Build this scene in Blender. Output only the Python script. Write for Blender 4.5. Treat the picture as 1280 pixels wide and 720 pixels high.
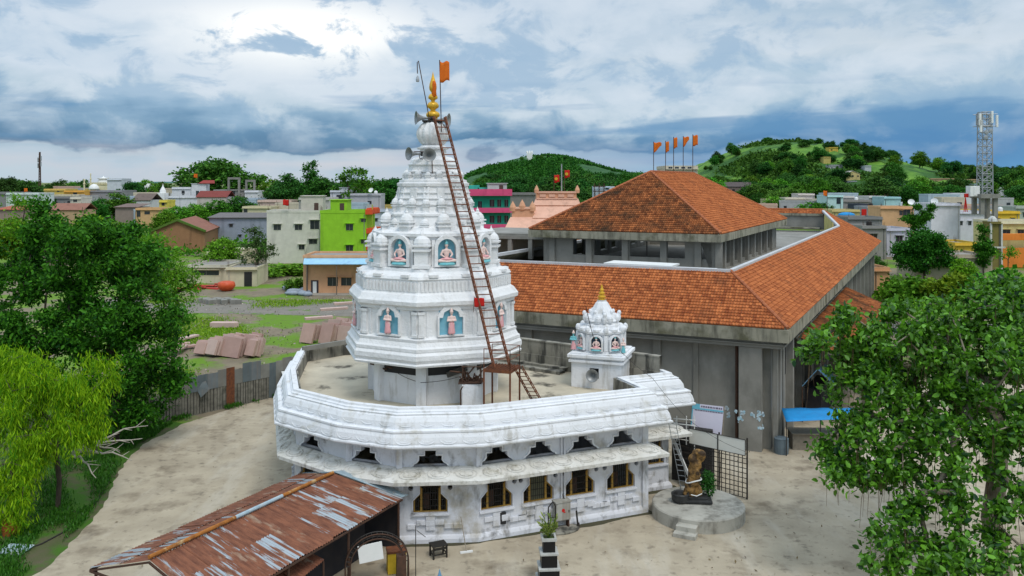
import bpy, bmesh, math, random
import numpy as np
from mathutils import Vector, Matrix
PI = math.pi
sc = bpy.context.scene
for o in list(bpy.data.objects): bpy.data.objects.remove(o)
COL = sc.collection
R = math.radians

# ------------------------------------------------------------------ camera
F = 1050.0; H = 18.0; HZ = 228.0
cam = bpy.data.cameras.new('camera'); camo = bpy.data.objects.new('camera', cam); COL.objects.link(camo)
cam.sensor_width = 36; cam.lens = 36 * F / 1280.0; cam.shift_y = -(360 - HZ) / 1280.0
cam.clip_start = 0.5; cam.clip_end = 20000
camo.location = (0, 0, H); camo.rotation_euler = (R(90), 0, 0)
sc.camera = camo

# ------------------------------------------------------------------ sun + sky
SUN_EL, SUN_AZ = R(57), R(152)          # azimuth measured from +Y clockwise
sun = bpy.data.lights.new('sun', 'SUN'); suno = bpy.data.objects.new('sun', sun); COL.objects.link(suno)
sun.energy = 1.4; sun.angle = R(20); sun.color = (1.0, 0.95, 0.88)
sd = Vector((math.sin(SUN_AZ) * math.cos(SUN_EL), math.cos(SUN_AZ) * math.cos(SUN_EL), math.sin(SUN_EL)))
suno.rotation_euler = sd.to_track_quat('Z', 'Y').to_euler(); suno.location = (40, -40, 80)
sc.view_settings.view_transform = 'Standard'; sc.view_settings.look = 'None'
sc.view_settings.exposure = 0.15; sc.view_settings.gamma = 1.0; sc.view_settings.use_curve_mapping = False

w = bpy.data.worlds.new('World'); sc.world = w; w.use_nodes = True
wn = w.node_tree.nodes; wl = w.node_tree.links; wn.clear()
def WN(t, **k):
    n = wn.new(t)
    for a, b in k.items(): setattr(n, a, b)
    return n
def wmath(op, a, b=None, c=None, clamp=False):
    n = WN('ShaderNodeMath', operation=op, use_clamp=clamp)
    for i, v in enumerate((a, b, c)):
        if v is None: continue
        if isinstance(v, (int, float)): n.inputs[i].default_value = v
        else: wl.new(v, n.inputs[i])
    return n.outputs[0]
def wramp(fac, stops, interp='LINEAR'):
    n = WN('ShaderNodeValToRGB'); r = n.color_ramp; r.interpolation = interp
    while len(r.elements) < len(stops): r.elements.new(0.5)
    for e, (p, c) in zip(r.elements, stops):
        e.position = p; e.color = (*c, 1) if len(c) == 3 else c
    wl.new(fac, n.inputs[0]); return n.outputs[0]
def wmix(f, a, b):
    n = WN('ShaderNodeMix', data_type='RGBA')
    if isinstance(f, (int, float)): n.inputs[0].default_value = f
    else: wl.new(f, n.inputs[0])
    for i, v in ((6, a), (7, b)):
        if isinstance(v, tuple): n.inputs[i].default_value = (*v, 1)
        else: wl.new(v, n.inputs[i])
    return n.outputs[2]
def wnoise(vec, scale, detail=6, rough=.55, dist=0.0, lac=2.0):
    n = WN('ShaderNodeTexNoise'); n.inputs['Scale'].default_value = scale; n.inputs['Detail'].default_value = detail
    n.inputs['Roughness'].default_value = rough; n.inputs['Distortion'].default_value = dist
    n.inputs['Lacunarity'].default_value = lac
    wl.new(vec, n.inputs['Vector']); return n.outputs['Fac']
def comb(x, y, z=0.0):
    n = WN('ShaderNodeCombineXYZ')
    for i, v in enumerate((x, y, z)):
        if isinstance(v, (int, float)): n.inputs[i].default_value = v
        else: wl.new(v, n.inputs[i])
    return n.outputs[0]
def srgb(r, g, b):
    f = lambda c: (c / 255 / 12.92) if c / 255 <= .04045 else ((c / 255 + .055) / 1.055) ** 2.4
    return (f(r), f(g), f(b))
tc = WN('ShaderNodeTexCoord'); sx = WN('ShaderNodeSeparateXYZ'); wl.new(tc.outputs['Generated'], sx.inputs[0])
X, Y_, Z = sx.outputs
az = wmath('ARCTAN2', X, Y_); el = wmath('ARCSINE', Z)
# billowing layers: azimuth / elevation coordinates of the real sky dome
def cvec(ka, ke, off): return comb(wmath('MULTIPLY', az, ka), wmath('MULTIPLY', el, ke), off)
big = wnoise(cvec(4.2, 14.0, 1.3), 1.0, 7, .50, .5); mid = wnoise(cvec(11.0, 18.0, 7.7), 1.0, 12, .60, .35); low = wnoise(cvec(3.6, 36.0, 3.1), 1.0, 7, .5, .35)
vo = WN('ShaderNodeTexVoronoi', feature='SMOOTH_F1'); vo.inputs['Scale'].default_value = 1.0; vo.inputs['Smoothness'].default_value = .35
wv = WN('ShaderNodeVectorMath', operation='ADD'); wl.new(cvec(17.0, 30.0, 2.0), wv.inputs[0])
wn2 = WN('ShaderNodeTexNoise'); wn2.inputs['Scale'].default_value = 1.0; wn2.inputs['Detail'].default_value = 6; wl.new(cvec(20.0, 42.0, 5.0), wn2.inputs['Vector']); wl.new(wn2.outputs['Color'], wv.inputs[1])
wl.new(wv.outputs[0], vo.inputs['Vector'])
puff = wmath('SUBTRACT', 1.0, vo.outputs['Distance'])
ew = wmath('ADD', el, wmath('MULTIPLY', wmath('SUBTRACT', big, .5), .105))
ew = wmath('ADD', ew, wmath('MULTIPLY', wmath('SUBTRACT', mid, .5), .045))
ew = wmath('ADD', ew, wmath('MULTIPLY', wmath('SUBTRACT', puff, .5), .030))
swell = wnoise(cvec(2.6, 3.0, 11.0), 1.0, 3, .5, .2); ew = wmath('ADD', ew, wmath('MULTIPLY', wmath('SUBTRACT', swell, .47), .10))
ew = wmath('ADD', ew, .010)
en = wmath('MULTIPLY', ew, 1 / .26, clamp=True)
left = wramp(en, [(0.0, srgb(190, 212, 226)), (.08, srgb(198, 209, 222)), (.14, srgb(186, 205, 222)), (.185, srgb(170, 194, 213)), (.21, srgb(74, 122, 162)), (.29, srgb(92, 138, 176)),
                  (.37, srgb(140, 174, 202)), (.42, srgb(192, 211, 226)), (.52, srgb(212, 225, 238)), (.66, srgb(184, 206, 226)), (.80, srgb(212, 225, 238)), (1.0, srgb(188, 208, 227))])
right = wramp(en, [(0.0, srgb(112, 170, 210)), (.10, srgb(84, 148, 200)), (.20, srgb(72, 134, 188)), (.30, srgb(94, 146, 192)), (.36, srgb(150, 184, 212)), (.43, srgb(184, 206, 223)),
                   (.54, srgb(176, 201, 221)), (.66, srgb(210, 222, 232)), (.82, srgb(180, 202, 220)), (1.0, srgb(208, 220, 231))])
side = wmath('ADD', wmath('MULTIPLY', wmath('ADD', az, .10), 2.0), wmath('MULTIPLY', wmath('SUBTRACT', low, .5), 1.4), clamp=True)
cl = wmix(side, left, right)
# soft grey-blue undersides and bright puffy heads
und = wmath('MULTIPLY', wramp(mid, [(.40, (1, 1, 1)), (.49, (0, 0, 0))]), wramp(en, [(.30, (.0,) * 3), (.42, (.65,) * 3), (1, (.55,) * 3)]))
cl = wmix(und, cl, srgb(150, 183, 213))
hd = wmath('ADD', wmath('MULTIPLY', puff, .30), wmath('MULTIPLY', mid, .92))
hi = wmath('MULTIPLY', wramp(hd, [(.58, (0, 0, 0)), (.66, (.5,) * 3), (.80, (.95,) * 3)]), wramp(en, [(.13, (0, 0, 0)), (.30, (.30,) * 3), (.45, (.70,) * 3), (.6, (.85,) * 3)]))
cl = wmix(hi, cl, srgb(219, 230, 241))
# dark flat-based cloud banks low over the town
bk = wmath('MULTIPLY', wramp(low, [(.50, (0, 0, 0)), (.60, (1, 1, 1))]), wramp(wmath('MULTIPLY', el, 1 / .26, clamp=True), [(.17, (0, 0, 0)), (.22, (.75,) * 3), (.38, (.5,) * 3), (.46, (0, 0, 0))]))
cl = wmix(bk, cl, srgb(86, 142, 190))
# the thin bright break in the cloud where the sun nearly comes through
da = wmath('MULTIPLY', wmath('SUBTRACT', az, -.245), 7.5); de = wmath('MULTIPLY', wmath('SUBTRACT', el, .172), 27.0)
d2 = wmath('ADD', wmath('MULTIPLY', da, da), wmath('MULTIPLY', de, de))
gl = wmath('MULTIPLY', wmath('POWER', 2.718, wmath('MULTIPLY', d2, -1.0)), wramp(mid, [(.44, (0, 0, 0)), (.50, (1, 1, 1))]))
cl = wmix(wmath('MULTIPLY', gl, 1.0), cl, (1.3, 1.27, 1.20))
# faint warm streaks near the horizon, mostly on the left
pk = wmath('MULTIPLY', wramp(low, [(.50, (0, 0, 0)), (.62, (.6,) * 3)]), wramp(wmath('MULTIPLY', el, 1 / .26, clamp=True), [(.03, (0, 0, 0)), (.08, (.6,) * 3), (.15, (.4,) * 3), (.18, (0, 0, 0))]))
pk = wmath('MULTIPLY', pk, wmath('SUBTRACT', 1.0, side))
cl = wmix(pk, cl, srgb(230, 218, 220))
sky = WN('ShaderNodeTexSky', sky_type='NISHITA'); sky.sun_disc = False
sky.sun_elevation = SUN_EL; sky.sun_rotation = SUN_AZ
b1 = WN('ShaderNodeBackground'); wl.new(sky.outputs[0], b1.inputs[0]); b1.inputs[1].default_value = .09
b2 = WN('ShaderNodeBackground'); wl.new(cl, b2.inputs[0]); wl.new(wmath('MULTIPLY', wmath('ADD', 1.0, wmath('MULTIPLY', wmath('MULTIPLY', wmath('SUBTRACT', el, .28), 1.6, clamp=True), .75)), .90), b2.inputs[1])
ms = WN('ShaderNodeMixShader'); ms.inputs[0].default_value = .9
wl.new(b1.outputs[0], ms.inputs[1]); wl.new(b2.outputs[0], ms.inputs[2])
wo = WN('ShaderNodeOutputWorld'); wl.new(ms.outputs[0], wo.inputs[0])

# ------------------------------------------------------------------ placement helpers
def atz(px, py, z):
    Y = F * (H - z) / (py - HZ); return Vector(((px - 640) / F * Y, Y, z))
def aty(px, py, Y): return Vector(((px - 640) / F * Y, Y, H - (py - HZ) / F * Y))
def pxy(px, Y): return (px - 640) / F * Y
def ground(y):
    if y < 135: return 0.0
    if y < 400: return 7.0 * ((y - 135) / 265.0) ** 1.15
    if y < 1100: return 7.0 + 8.0 * (y - 400) / 700
    return 15.0
def facet_param(p0, p1, px):
    k = (px - 640) / F; dx, dy = p1[0] - p0[0], p1[1] - p0[1]
    return (k * p0[1] - p0[0]) / (dx - k * dy)

# ------------------------------------------------------------------ object helpers
ORG = {}
def tag(o, label=None, cat=None, group=None, kind=None):
    if label: o['label'] = label
    if cat: o['category'] = cat
    if group: o['group'] = group
    if kind: o['kind'] = kind
    return o
def thing(name, loc, label, cat, group=None):
    o = bpy.data.objects.new(name, None); COL.objects.link(o)
    o.location = loc; o.empty_display_size = .3; ORG[o.name] = Vector(loc)
    return tag(o, label, cat, group)
def link_mesh(name, me, mat, parent=None, loc=None):
    o = bpy.data.objects.new(name, me); COL.objects.link(o)
    if mat is not None: me.materials.append(mat)
    if parent is not None: o.parent = parent; ORG[o.name] = ORG[parent.name]
    else:
        ORG[o.name] = Vector(loc) if loc is not None else Vector((0, 0, 0)); o.location = ORG[o.name]
    return o
class MB:
    def __init__(s, M=None): s.v = []; s.f = []; s.M = M; s.uv = None
    def add(s, vs, fs, M=None):
        b = len(s.v); m = s.M
        for p in vs:
            p = Vector(p)
            if M is not None: p = M @ p
            if m is not None: p = m @ p
            s.v.append(p)
        s.f += [tuple(i + b for i in f) for f in fs]
        return s
    def box(s, c, d, rz=0, M=None):
        x, y, z = d[0] / 2, d[1] / 2, d[2] / 2
        vs = [(-x, -y, -z), (x, -y, -z), (x, y, -z), (-x, y, -z), (-x, -y, z), (x, -y, z), (x, y, z), (-x, y, z)]
        T = Matrix.Translation(c) @ Matrix.Rotation(rz, 4, 'Z')
        if M is not None: T = M @ T
        return s.add(vs, [(0, 3, 2, 1), (4, 5, 6, 7), (0, 1, 5, 4), (1, 2, 6, 5), (2, 3, 7, 6), (3, 0, 4, 7)], T)
    def bar(s, a, b, wd, hg=None, up=(0, 0, 1)):
        a, b = Vector(a), Vector(b); hg = hg or wd; d = (b - a)
        L = d.length; d.normalize(); u = Vector(up)
        if abs(d.dot(u)) > .98: u = Vector((1, 0, 0))
        sd_ = d.cross(u).normalized(); u = sd_.cross(d)
        vs = []
        for p in (a, b):
            for i, j in ((-1, -1), (1, -1), (1, 1), (-1, 1)): vs.append(p + sd_ * i * wd / 2 + u * j * hg / 2)
        return s.add(vs, [(0, 1, 2, 3), (7, 6, 5, 4), (0, 4, 5, 1), (1, 5, 6, 2), (2, 6, 7, 3), (3, 7, 4, 0)])
    def tube(s, pts, r, n=6, caps=True, closed=False):
        pts = [Vector(p) for p in pts]; N = len(pts); rr = r if isinstance(r, (list, tuple)) else [r] * N
        rings = []; prev = None
        for i, p in enumerate(pts):
            if closed: d = pts[(i + 1) % N] - pts[i - 1]
            else: d = pts[min(i + 1, N - 1)] - pts[max(i - 1, 0)]
            d.normalize()
            if prev is None:
                u = Vector((0, 0, 1)) if abs(d.z) < .9 else Vector((1, 0, 0))
                prev = d.cross(u).normalized()
            a = (prev - d * prev.dot(d)).normalized(); b = d.cross(a); prev = a
            rings.append([p + (a * math.cos(2 * PI * k / n) + b * math.sin(2 * PI * k / n)) * rr[i] for k in range(n)])
        vs = [q for rg in rings for q in rg]; fs = []
        for i in range(N if closed else N - 1):
            j = (i + 1) % N
            for k in range(n): fs.append((i * n + k, i * n + (k + 1) % n, j * n + (k + 1) % n, j * n + k))
        if caps and not closed:
            fs.append(tuple(range(n - 1, -1, -1))); fs.append(tuple((N - 1) * n + k for k in range(n)))
        return s.add(vs, fs)
    def lathe(s, prof, c=(0, 0, 0), n=16, ph=0.0, M=None, rf=None, sx=1, sy=1):
        vs = []; fs = []
        for (r, z) in prof:
            for k in range(n):
                t = ph + 2 * PI * k / n; q = r * (rf(t) if rf else 1)
                vs.append((q * math.cos(t) * sx, q * math.sin(t) * sy, z))
        m = len(prof)
        for i in range(m - 1):
            for k in range(n): fs.append((i * n + k, i * n + (k + 1) % n, (i + 1) * n + (k + 1) % n, (i + 1) * n + k))
        if prof[0][0] > 1e-4: fs.append(tuple(range(n - 1, -1, -1)))
        if prof[-1][0] > 1e-4: fs.append(tuple((m - 1) * n + k for k in range(n)))
        T = Matrix.Translation(c)
        if M is not None: T = T @ M
        return s.add(vs, fs, T)
    def ell(s, c, r, n=10, m=6, M=None):
        prof = [(math.sin(PI * i / m), -math.cos(PI * i / m)) for i in range(m + 1)]
        prof[0] = (1e-5, -1); prof[-1] = (1e-5, 1)
        T = Matrix.Diagonal((r[0], r[1], r[2], 1))
        if M is not None: T = M @ T
        return s.lathe(prof, c, n, M=T)
    def prism(s, poly, z0, z1):
        n = len(poly); vs = [(p[0], p[1], z0) for p in poly] + [(p[0], p[1], z1) for p in poly]
        fs = [tuple(range(n - 1, -1, -1)), tuple(range(n, 2 * n))] + [(i, (i + 1) % n, n + (i + 1) % n, n + i) for i in range(n)]
        return s.add(vs, fs)
    def slab(s, quad, th):
        q = [Vector(p) for p in quad]; nrm = (q[1] - q[0]).cross(q[2] - q[0]).normalized()
        n = len(q); vs = q + [p - nrm * th for p in q]
        fs = [tuple(range(n)), tuple(range(2 * n - 1, n - 1, -1))] + [(i, n + i, n + (i + 1) % n, (i + 1) % n) for i in range(n)]
        return s.add(vs, fs)
    def build(s, name, mat, parent=None, loc=None, smooth=False, bevel=0.0):
        me = bpy.data.meshes.new(name)
        if parent is not None: og = ORG[parent.name]
        elif loc is not None: og = Vector(loc)
        elif s.v:
            xs = [p.x for p in s.v]; ys = [p.y for p in s.v]
            og = Vector(((min(xs) + max(xs)) / 2, (min(ys) + max(ys)) / 2, min(p.z for p in s.v))); loc = og
        else: og = Vector((0, 0, 0))
        me.from_pydata([p - og for p in s.v], [], s.f); me.validate()
        bm = bmesh.new(); bm.from_mesh(me); bmesh.ops.recalc_face_normals(bm, faces=bm.faces); bm.to_mesh(me); bm.free()
        if smooth: me.polygons.foreach_set('use_smooth', [True] * len(me.polygons))
        o = link_mesh(name, me, mat, parent, loc)
        if bevel:
            b = o.modifiers.new('bevel', 'BEVEL'); b.width = bevel; b.segments = 2; b.limit_method = 'ANGLE'; b.angle_limit = R(40)
        return o
def panel2d(outer, holes, th):
    cu = bpy.data.curves.new('c', 'CURVE'); cu.dimensions = '2D'; cu.fill_mode = 'BOTH'; cu.extrude = th / 2
    for lp in [outer] + holes:
        sp = cu.splines.new('POLY'); sp.points.add(len(lp) - 1)
        for i, (a, b) in enumerate(lp): sp.points[i].co = (a, b, 0, 1)
        sp.use_cyclic_u = True
    ob = bpy.data.objects.new('c', cu); COL.objects.link(ob)
    dg = bpy.context.evaluated_depsgraph_get(); me = bpy.data.meshes.new_from_object(ob.evaluated_get(dg))
    vs = [v.co.copy() for v in me.vertices]; fs = [tuple(p.vertices) for p in me.polygons]
    bpy.data.objects.remove(ob); bpy.data.curves.remove(cu); bpy.data.meshes.remove(me)
    return vs, fs
def wallM(p0, p1, z0=0.0, out=0.0):
    """frame on a vertical wall: x along p0->p1, y up, z outward (to the right of travel)"""
    d = Vector((p1[0] - p0[0], p1[1] - p0[1], 0)).normalized(); n = Vector((d.y, -d.x, 0))
    o = Vector((p0[0], p0[1], z0)) + n * out
    return Matrix(((d.x, 0, n.x, o.x), (d.y, 0, n.y, o.y), (0, 1, 0, o.z), (0, 0, 0, 1)))
def offset_poly(P, off, closed=True):
    n = len(P); res = []
    for i in range(n):
        a = Vector(P[i - 1][:2]) if (closed or i > 0) else None; b = Vector(P[i][:2]); c = Vector(P[(i + 1) % n][:2]) if (closed or i < n - 1) else None
        def nr(p, q): d = (q - p).normalized(); return Vector((d.y, -d.x))
        if a is None: res.append(b + nr(b, c) * off); continue
        if c is None: res.append(b + nr(a, b) * off); continue
        n1_, n2_ = nr(a, b), nr(b, c); m = (n1_ + n2_).normalized(); k = max(.35, m.dot(n1_)); res.append(b + m * off / k)
    return res
def sweep(mb, P, prof, closed=True):
    n = len(P); rows = [[Vector((q.x, q.y, z)) for q in offset_poly(P, o_, closed)] for (o_, z) in prof]
    vs = [p for r_ in rows for p in r_]; fs = []
    for i in range(len(prof) - 1):
        for k in range(n if closed else n - 1):
            j = (k + 1) % n; fs.append((i * n + k, i * n + j, (i + 1) * n + j, (i + 1) * n + k))
    mb.add(vs, fs)
def np_mesh(name, V, Q, var=None, mat=None, parent=None, loc=None, smooth=False):
    og = ORG[parent.name] if parent is not None else Vector(loc)
    me = bpy.data.meshes.new(name); V = np.asarray(V, dtype=np.float32) - np.array(og, dtype=np.float32)
    Q = np.asarray(Q, dtype=np.int32); k = Q.shape[1]; m = len(Q)
    me.vertices.add(len(V)); me.vertices.foreach_set('co', V.ravel())
    me.loops.add(m * k); me.loops.foreach_set('vertex_index', Q.ravel())
    me.polygons.add(m); me.polygons.foreach_set('loop_start', np.arange(0, m * k, k, dtype=np.int32))
    if var is not None:
        a = me.attributes.new('var', 'FLOAT', 'POINT'); a.data.foreach_set('value', np.asarray(var, dtype=np.float32))
    me.update(calc_edges=True)
    if smooth: me.polygons.foreach_set('use_smooth', np.ones(m, dtype=bool))
    return link_mesh(name, me, mat, parent, loc)
def copy_tree(o, parent=None):
    c = o.copy(); COL.objects.link(c)
    if parent is not None: c.parent = parent
    for ch in list(o.children): copy_tree(ch, c)
    return c

# ------------------------------------------------------------------ materials
def mat(name, c1, c2=None, sc_=1.5, rough=.8, bump=0, bsc=12, streak=None, samt=.6, ssc=(3, 3, .25), sth=(.5, .68), metal=0, spec=.3, c3=None, c3sc=.4, c3th=(.55, .65), var=False, detail=6, bd=.05, trans=0, c4=None, c4sc=2.0, c4th=(.55, .7), c4amt=.7):
    m = bpy.data.materials.new(name); m.use_nodes = True; nt = m.node_tree; N = nt.nodes; L = nt.links
    bs = N['Principled BSDF']; bs.inputs['Roughness'].default_value = rough; bs.inputs['Metallic'].default_value = metal
    bs.inputs['Specular IOR Level'].default_value = spec
    tcn = N.new('ShaderNodeTexCoord'); vec = tcn.outputs['Object']
    def noise(scale, det=detail, v=None, ro=.6):
        n = N.new('ShaderNodeTexNoise'); n.inputs['Scale'].default_value = scale; n.inputs['Detail'].default_value = det
        n.inputs['Roughness'].default_value = ro; L.new(v or vec, n.inputs['Vector']); return n.outputs['Fac']
    def ramp(f, a, b):
        n = N.new('ShaderNodeMapRange'); n.inputs[1].default_value = a; n.inputs[2].default_value = b; L.new(f, n.inputs[0]); return n.outputs[0]
    def mix(f, a, b):
        n = N.new('ShaderNodeMix'); n.data_type = 'RGBA'; L.new(f, n.inputs[0])
        for i, v_ in ((6, a), (7, b)):
            if isinstance(v_, (tuple, list)): n.inputs[i].default_value = (*v_, 1)
            else: L.new(v_, n.inputs[i])
        return n.outputs[2]
    col = None
    if var:
        at = N.new('ShaderNodeAttribute'); at.attribute_name = 'var'
        col = mix(at.outputs['Fac'], c1, c2 or c1)
    elif c2: col = mix(ramp(noise(sc_), .32, .68), c1, c2)
    if c3: col = mix(ramp(noise(c3sc, 7), *c3th), col if col is not None else c1, c3)
    if c4:
        m4 = N.new('ShaderNodeMath'); m4.operation = 'MULTIPLY'; m4.inputs[1].default_value = c4amt; L.new(ramp(noise(c4sc, 8), *c4th), m4.inputs[0]); col = mix(m4.outputs[0], col if col is not None else c1, c4)
    if streak:
        mp = N.new('ShaderNodeMapping'); mp.inputs['Scale'].default_value = ssc; L.new(vec, mp.inputs[0])
        f = ramp(noise(1.0, 7, mp.outputs[0]), *sth)
        mm = N.new('ShaderNodeMath'); mm.operation = 'MULTIPLY'; mm.inputs[1].default_value = samt; L.new(f, mm.inputs[0])
        col = mix(mm.outputs[0], col if col is not None else c1, streak)
    if var and trans and 'far' in name:
        oi = N.new('ShaderNodeObjectInfo'); hs = N.new('ShaderNodeHueSaturation'); L.new(col, hs.inputs['Color'])
        mr = N.new('ShaderNodeMapRange'); mr.inputs[3].default_value = .62; mr.inputs[4].default_value = 1.38; L.new(oi.outputs['Random'], mr.inputs[0]); L.new(mr.outputs[0], hs.inputs['Value'])
        m5 = N.new('ShaderNodeMath'); m5.operation = 'MULTIPLY'; m5.inputs[1].default_value = 7.31; L.new(oi.outputs['Random'], m5.inputs[0]); m6 = N.new('ShaderNodeMath'); m6.operation = 'FRACT'; L.new(m5.outputs[0], m6.inputs[0])
        mh = N.new('ShaderNodeMapRange'); mh.inputs[3].default_value = .468; mh.inputs[4].default_value = .512; L.new(m6.outputs[0], mh.inputs[0]); L.new(mh.outputs[0], hs.inputs['Hue']); col = hs.outputs[0]
    if col is None: bs.inputs['Base Color'].default_value = (*c1, 1)
    else: L.new(col, bs.inputs['Base Color'])
    if bump:
        bn = N.new('ShaderNodeBump'); bn.inputs['Strength'].default_value = bump; bn.inputs['Distance'].default_value = bd
        L.new(noise(bsc, 8), bn.inputs['Height']); L.new(bn.outputs[0], bs.inputs['Normal'])
    if trans:
        tr = N.new('ShaderNodeBsdfTranslucent'); mx = N.new('ShaderNodeMixShader'); mx.inputs[0].default_value = trans
        if col is not None: L.new(col, tr.inputs[0])
        else: tr.inputs[0].default_value = (*c1, 1)
        L.new(bs.outputs[0], mx.inputs[1]); L.new(tr.outputs[0], mx.inputs[2]); L.new(mx.outputs[0], N['Material Output'].inputs[0])
    return m
MT = {}
MT['white'] = mat('white limewash', (.78, .79, .81), (.70, .71, .72), .9, .8, .5, 8, (.36, .34, .29), .6, (2.2, 2.2, .45), (.54, .70), c3=(.56, .54, .48), c3sc=.8, c3th=(.60, .76))
MT['spire_white'] = mat('weathered white limewash', (.80, .80, .80), (.71, .71, .70), 1.2, .8, .7, 5, (.34, .32, .28), .36, (2.0, 2.0, .9), (.55, .72), bd=.08)
MT['base_white'] = mat('dirty white limewash', (.72, .73, .77), (.60, .61, .64), .8, .85, .4, 7, (.16, .15, .13), .75, (1.7, 1.7, .6), (.55, .70), c3=(.42, .38, .30), c3sc=.8, c3th=(.54, .72), c4=(.07, .065, .06), c4sc=.9, c4th=(.62, .72), c4amt=.75)
MT['beige'] = mat('mossy limewash', (.74, .73, .69), (.60, .58, .52), 1.1, .85, .4, 9, (.24, .22, .17), .6, (2.4, 2.4, 1.2), (.52, .7), c3=(.36, .34, .27), c3sc=1.6, c3th=(.56, .7))
MT['roof_conc'] = mat('weathered roof concrete', (.60, .53, .40), (.42, .37, .28), .5, .9, .3, 5, c3=(.09, .08, .06), c3sc=.55, c3th=(.58, .68))
MT['stain_conc'] = mat('stained concrete', (.34, .32, .27), (.22, .21, .17), .8, .9, .3, 6, (.04, .04, .035), .85, (1.6, 1.6, .3), (.46, .6))
MT['conc'] = mat('raw concrete', (.28, .27, .24), (.20, .195, .172), .35, .85, .25, 4, (.09, .087, .072), .45, (.8, .8, .35), (.5, .72), c3=(.32, .31, .28), c3sc=.3, c3th=(.56, .72))
MT['fascia'] = mat('streaked fascia concrete', (.34, .32, .245), (.24, .23, .175), .6, .9, .25, 4, (.055, .052, .038), .7, (1.9, 1.9, .35), (.48, .66), c3=(.12, .115, .07), c3sc=.5, c3th=(.52, .66))
MT['dark'] = mat('dark interior', (.02, .02, .022), (.03, .03, .03), 1, .6)
MT['black'] = mat('black iron', (.018, .017, .016), (.03, .025, .02), 6, .6)
MT['rust'] = mat('rusty iron', (.19, .065, .025), (.09, .035, .02), 5, .85, .2, 20)
MT['dkrust'] = mat('old rusted pipe', (.10, .05, .03), (.05, .03, .022), 5, .85)
MT['steel'] = mat('galvanised steel', (.42, .44, .45), (.32, .33, .34), 3, .5, metal=.5)
MT['horn'] = mat('horn aluminium', (.33, .34, .34), (.24, .25, .25), 5, .45, metal=.4)
MT['gold'] = mat('gilded metal', (.85, .50, .04), (.72, .38, .02), 4, .3, metal=.35, spec=.6)
MT['teal'] = mat('teal niche paint', (.14, .40, .52), (.22, .48, .58), 3, .7)
MT['navy'] = mat('dark blue niche paint', (.03, .06, .10), (.05, .10, .14), 3, .7)
MT['pink'] = mat('pink painted stucco', (.78, .42, .42), (.70, .33, .35), 6, .6)
MT['skin'] = mat('pale painted stucco', (.80, .62, .56), (.74, .55, .50), 6, .6)
MT['aqua'] = mat('aqua painted stucco', (.14, .45, .50), (.20, .52, .55), 6, .6)
MT['ochre'] = mat('ochre window paint', (.36, .21, .04), (.26, .15, .03), 6, .6)
MT['saffron'] = mat('saffron cloth', (.85, .22, .02), (.75, .17, .015), 3, .8, trans=.3)
MT['red'] = mat('red cloth', (.72, .03, .02), (.60, .02, .015), 3, .8, trans=.25)
MT['wood'] = mat('grey wood', (.30, .26, .20), (.22, .19, .15), 5, .85)
MT['bark'] = mat('pale bark', (.30, .26, .19), (.12, .10, .07), 1.6, .9, .4, 12)
MT['dbark'] = mat('dark bark', (.09, .07, .05), (.05, .04, .03), 4, .9, .4, 12)
MT['board'] = mat('white sign board', (.80, .80, .78), (.72, .73, .70), 1.5, .5)
MT['paper'] = mat('lavender flex banner', (.68, .64, .74), (.62, .60, .70), 1.0, .5)
MT['blue'] = mat('bright blue tarpaulin', (.01, .27, .62), (.015, .22, .52), 2, .6)
MT['sblue'] = mat('steel blue sheet', (.10, .24, .38), (.14, .30, .45), 3, .5)
MT['yellow'] = mat('yellow paint', (.62, .42, .03), (.5, .33, .02), 3, .6)
MT['glass'] = mat('dark window pane', (.02, .025, .03), (.035, .04, .045), 2, .15, spec=.6)
# ================================================================== SETTING
def lerp_table(tab, x):
    if x <= tab[0][0]: return tab[0][1]
    for (a, b), (c, d) in zip(tab, tab[1:]):
        if x <= c: return b + (d - b) * (x - a) / (c - a)
    return tab[-1][1]
rnd = random.Random(5)
MT['ground'] = mat('yard earth and grass', (.25, .20, .135), (.165, .14, .095), .35, .95, .4, 3, c3=(.12, .23, .014), c3sc=.12, c3th=(.47, .55), c4=(.12, .09, .06), c4sc=1.1, c4th=(.55, .7))
MT['court'] = mat('courtyard concrete', (.48, .41, .30), (.34, .285, .205), .42, .9, .5, 4, c3=(.20, .16, .11), c3sc=.40, c3th=(.53, .70), c4=(.13, .105, .075), c4sc=1.7, c4th=(.56, .70), c4amt=.65, streak=(.52, .47, .38), samt=.7, ssc=(.5, .12, 1), sth=(.52, .7))
MT['verge'] = mat('verge soil', (.11, .09, .055), (.06, .09, .02), .6, .95, .5, 4, c3=(.05, .13, .01), c3sc=.5, c3th=(.45, .55))
MT['road'] = mat('dusty asphalt', (.13, .125, .12), (.17, .16, .145), .3, .9, .2, 6)
ys = list(np.linspace(-80, 135, 10)) + list(135 * (6500 / 135.0) ** (np.arange(1, 41) / 40.0))
xs = [math.copysign(abs(t) ** 2.2, t) * 5200 for t in np.linspace(-1, 1, 61)]
mb = MB()
mb.add([(x, y, ground(y)) for y in ys for x in xs], [(j * 61 + i, j * 61 + i + 1, (j + 1) * 61 + i + 1, (j + 1) * 61 + i) for j in range(len(ys) - 1) for i in range(60)])
tag(mb.build('ground', MT['ground'], loc=(0, 0, 0)), kind='structure')
court_px = [(12, 735), (50, 715), (85, 685), (112, 655), (132, 625), (146, 600), (160, 573), (178, 556), (205, 543), (226, 531), (300, 508), (352, 492), (384, 482)]
cp = [atz(*p, 0) for p in court_px]; er = random.Random(44)
edge = []
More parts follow.
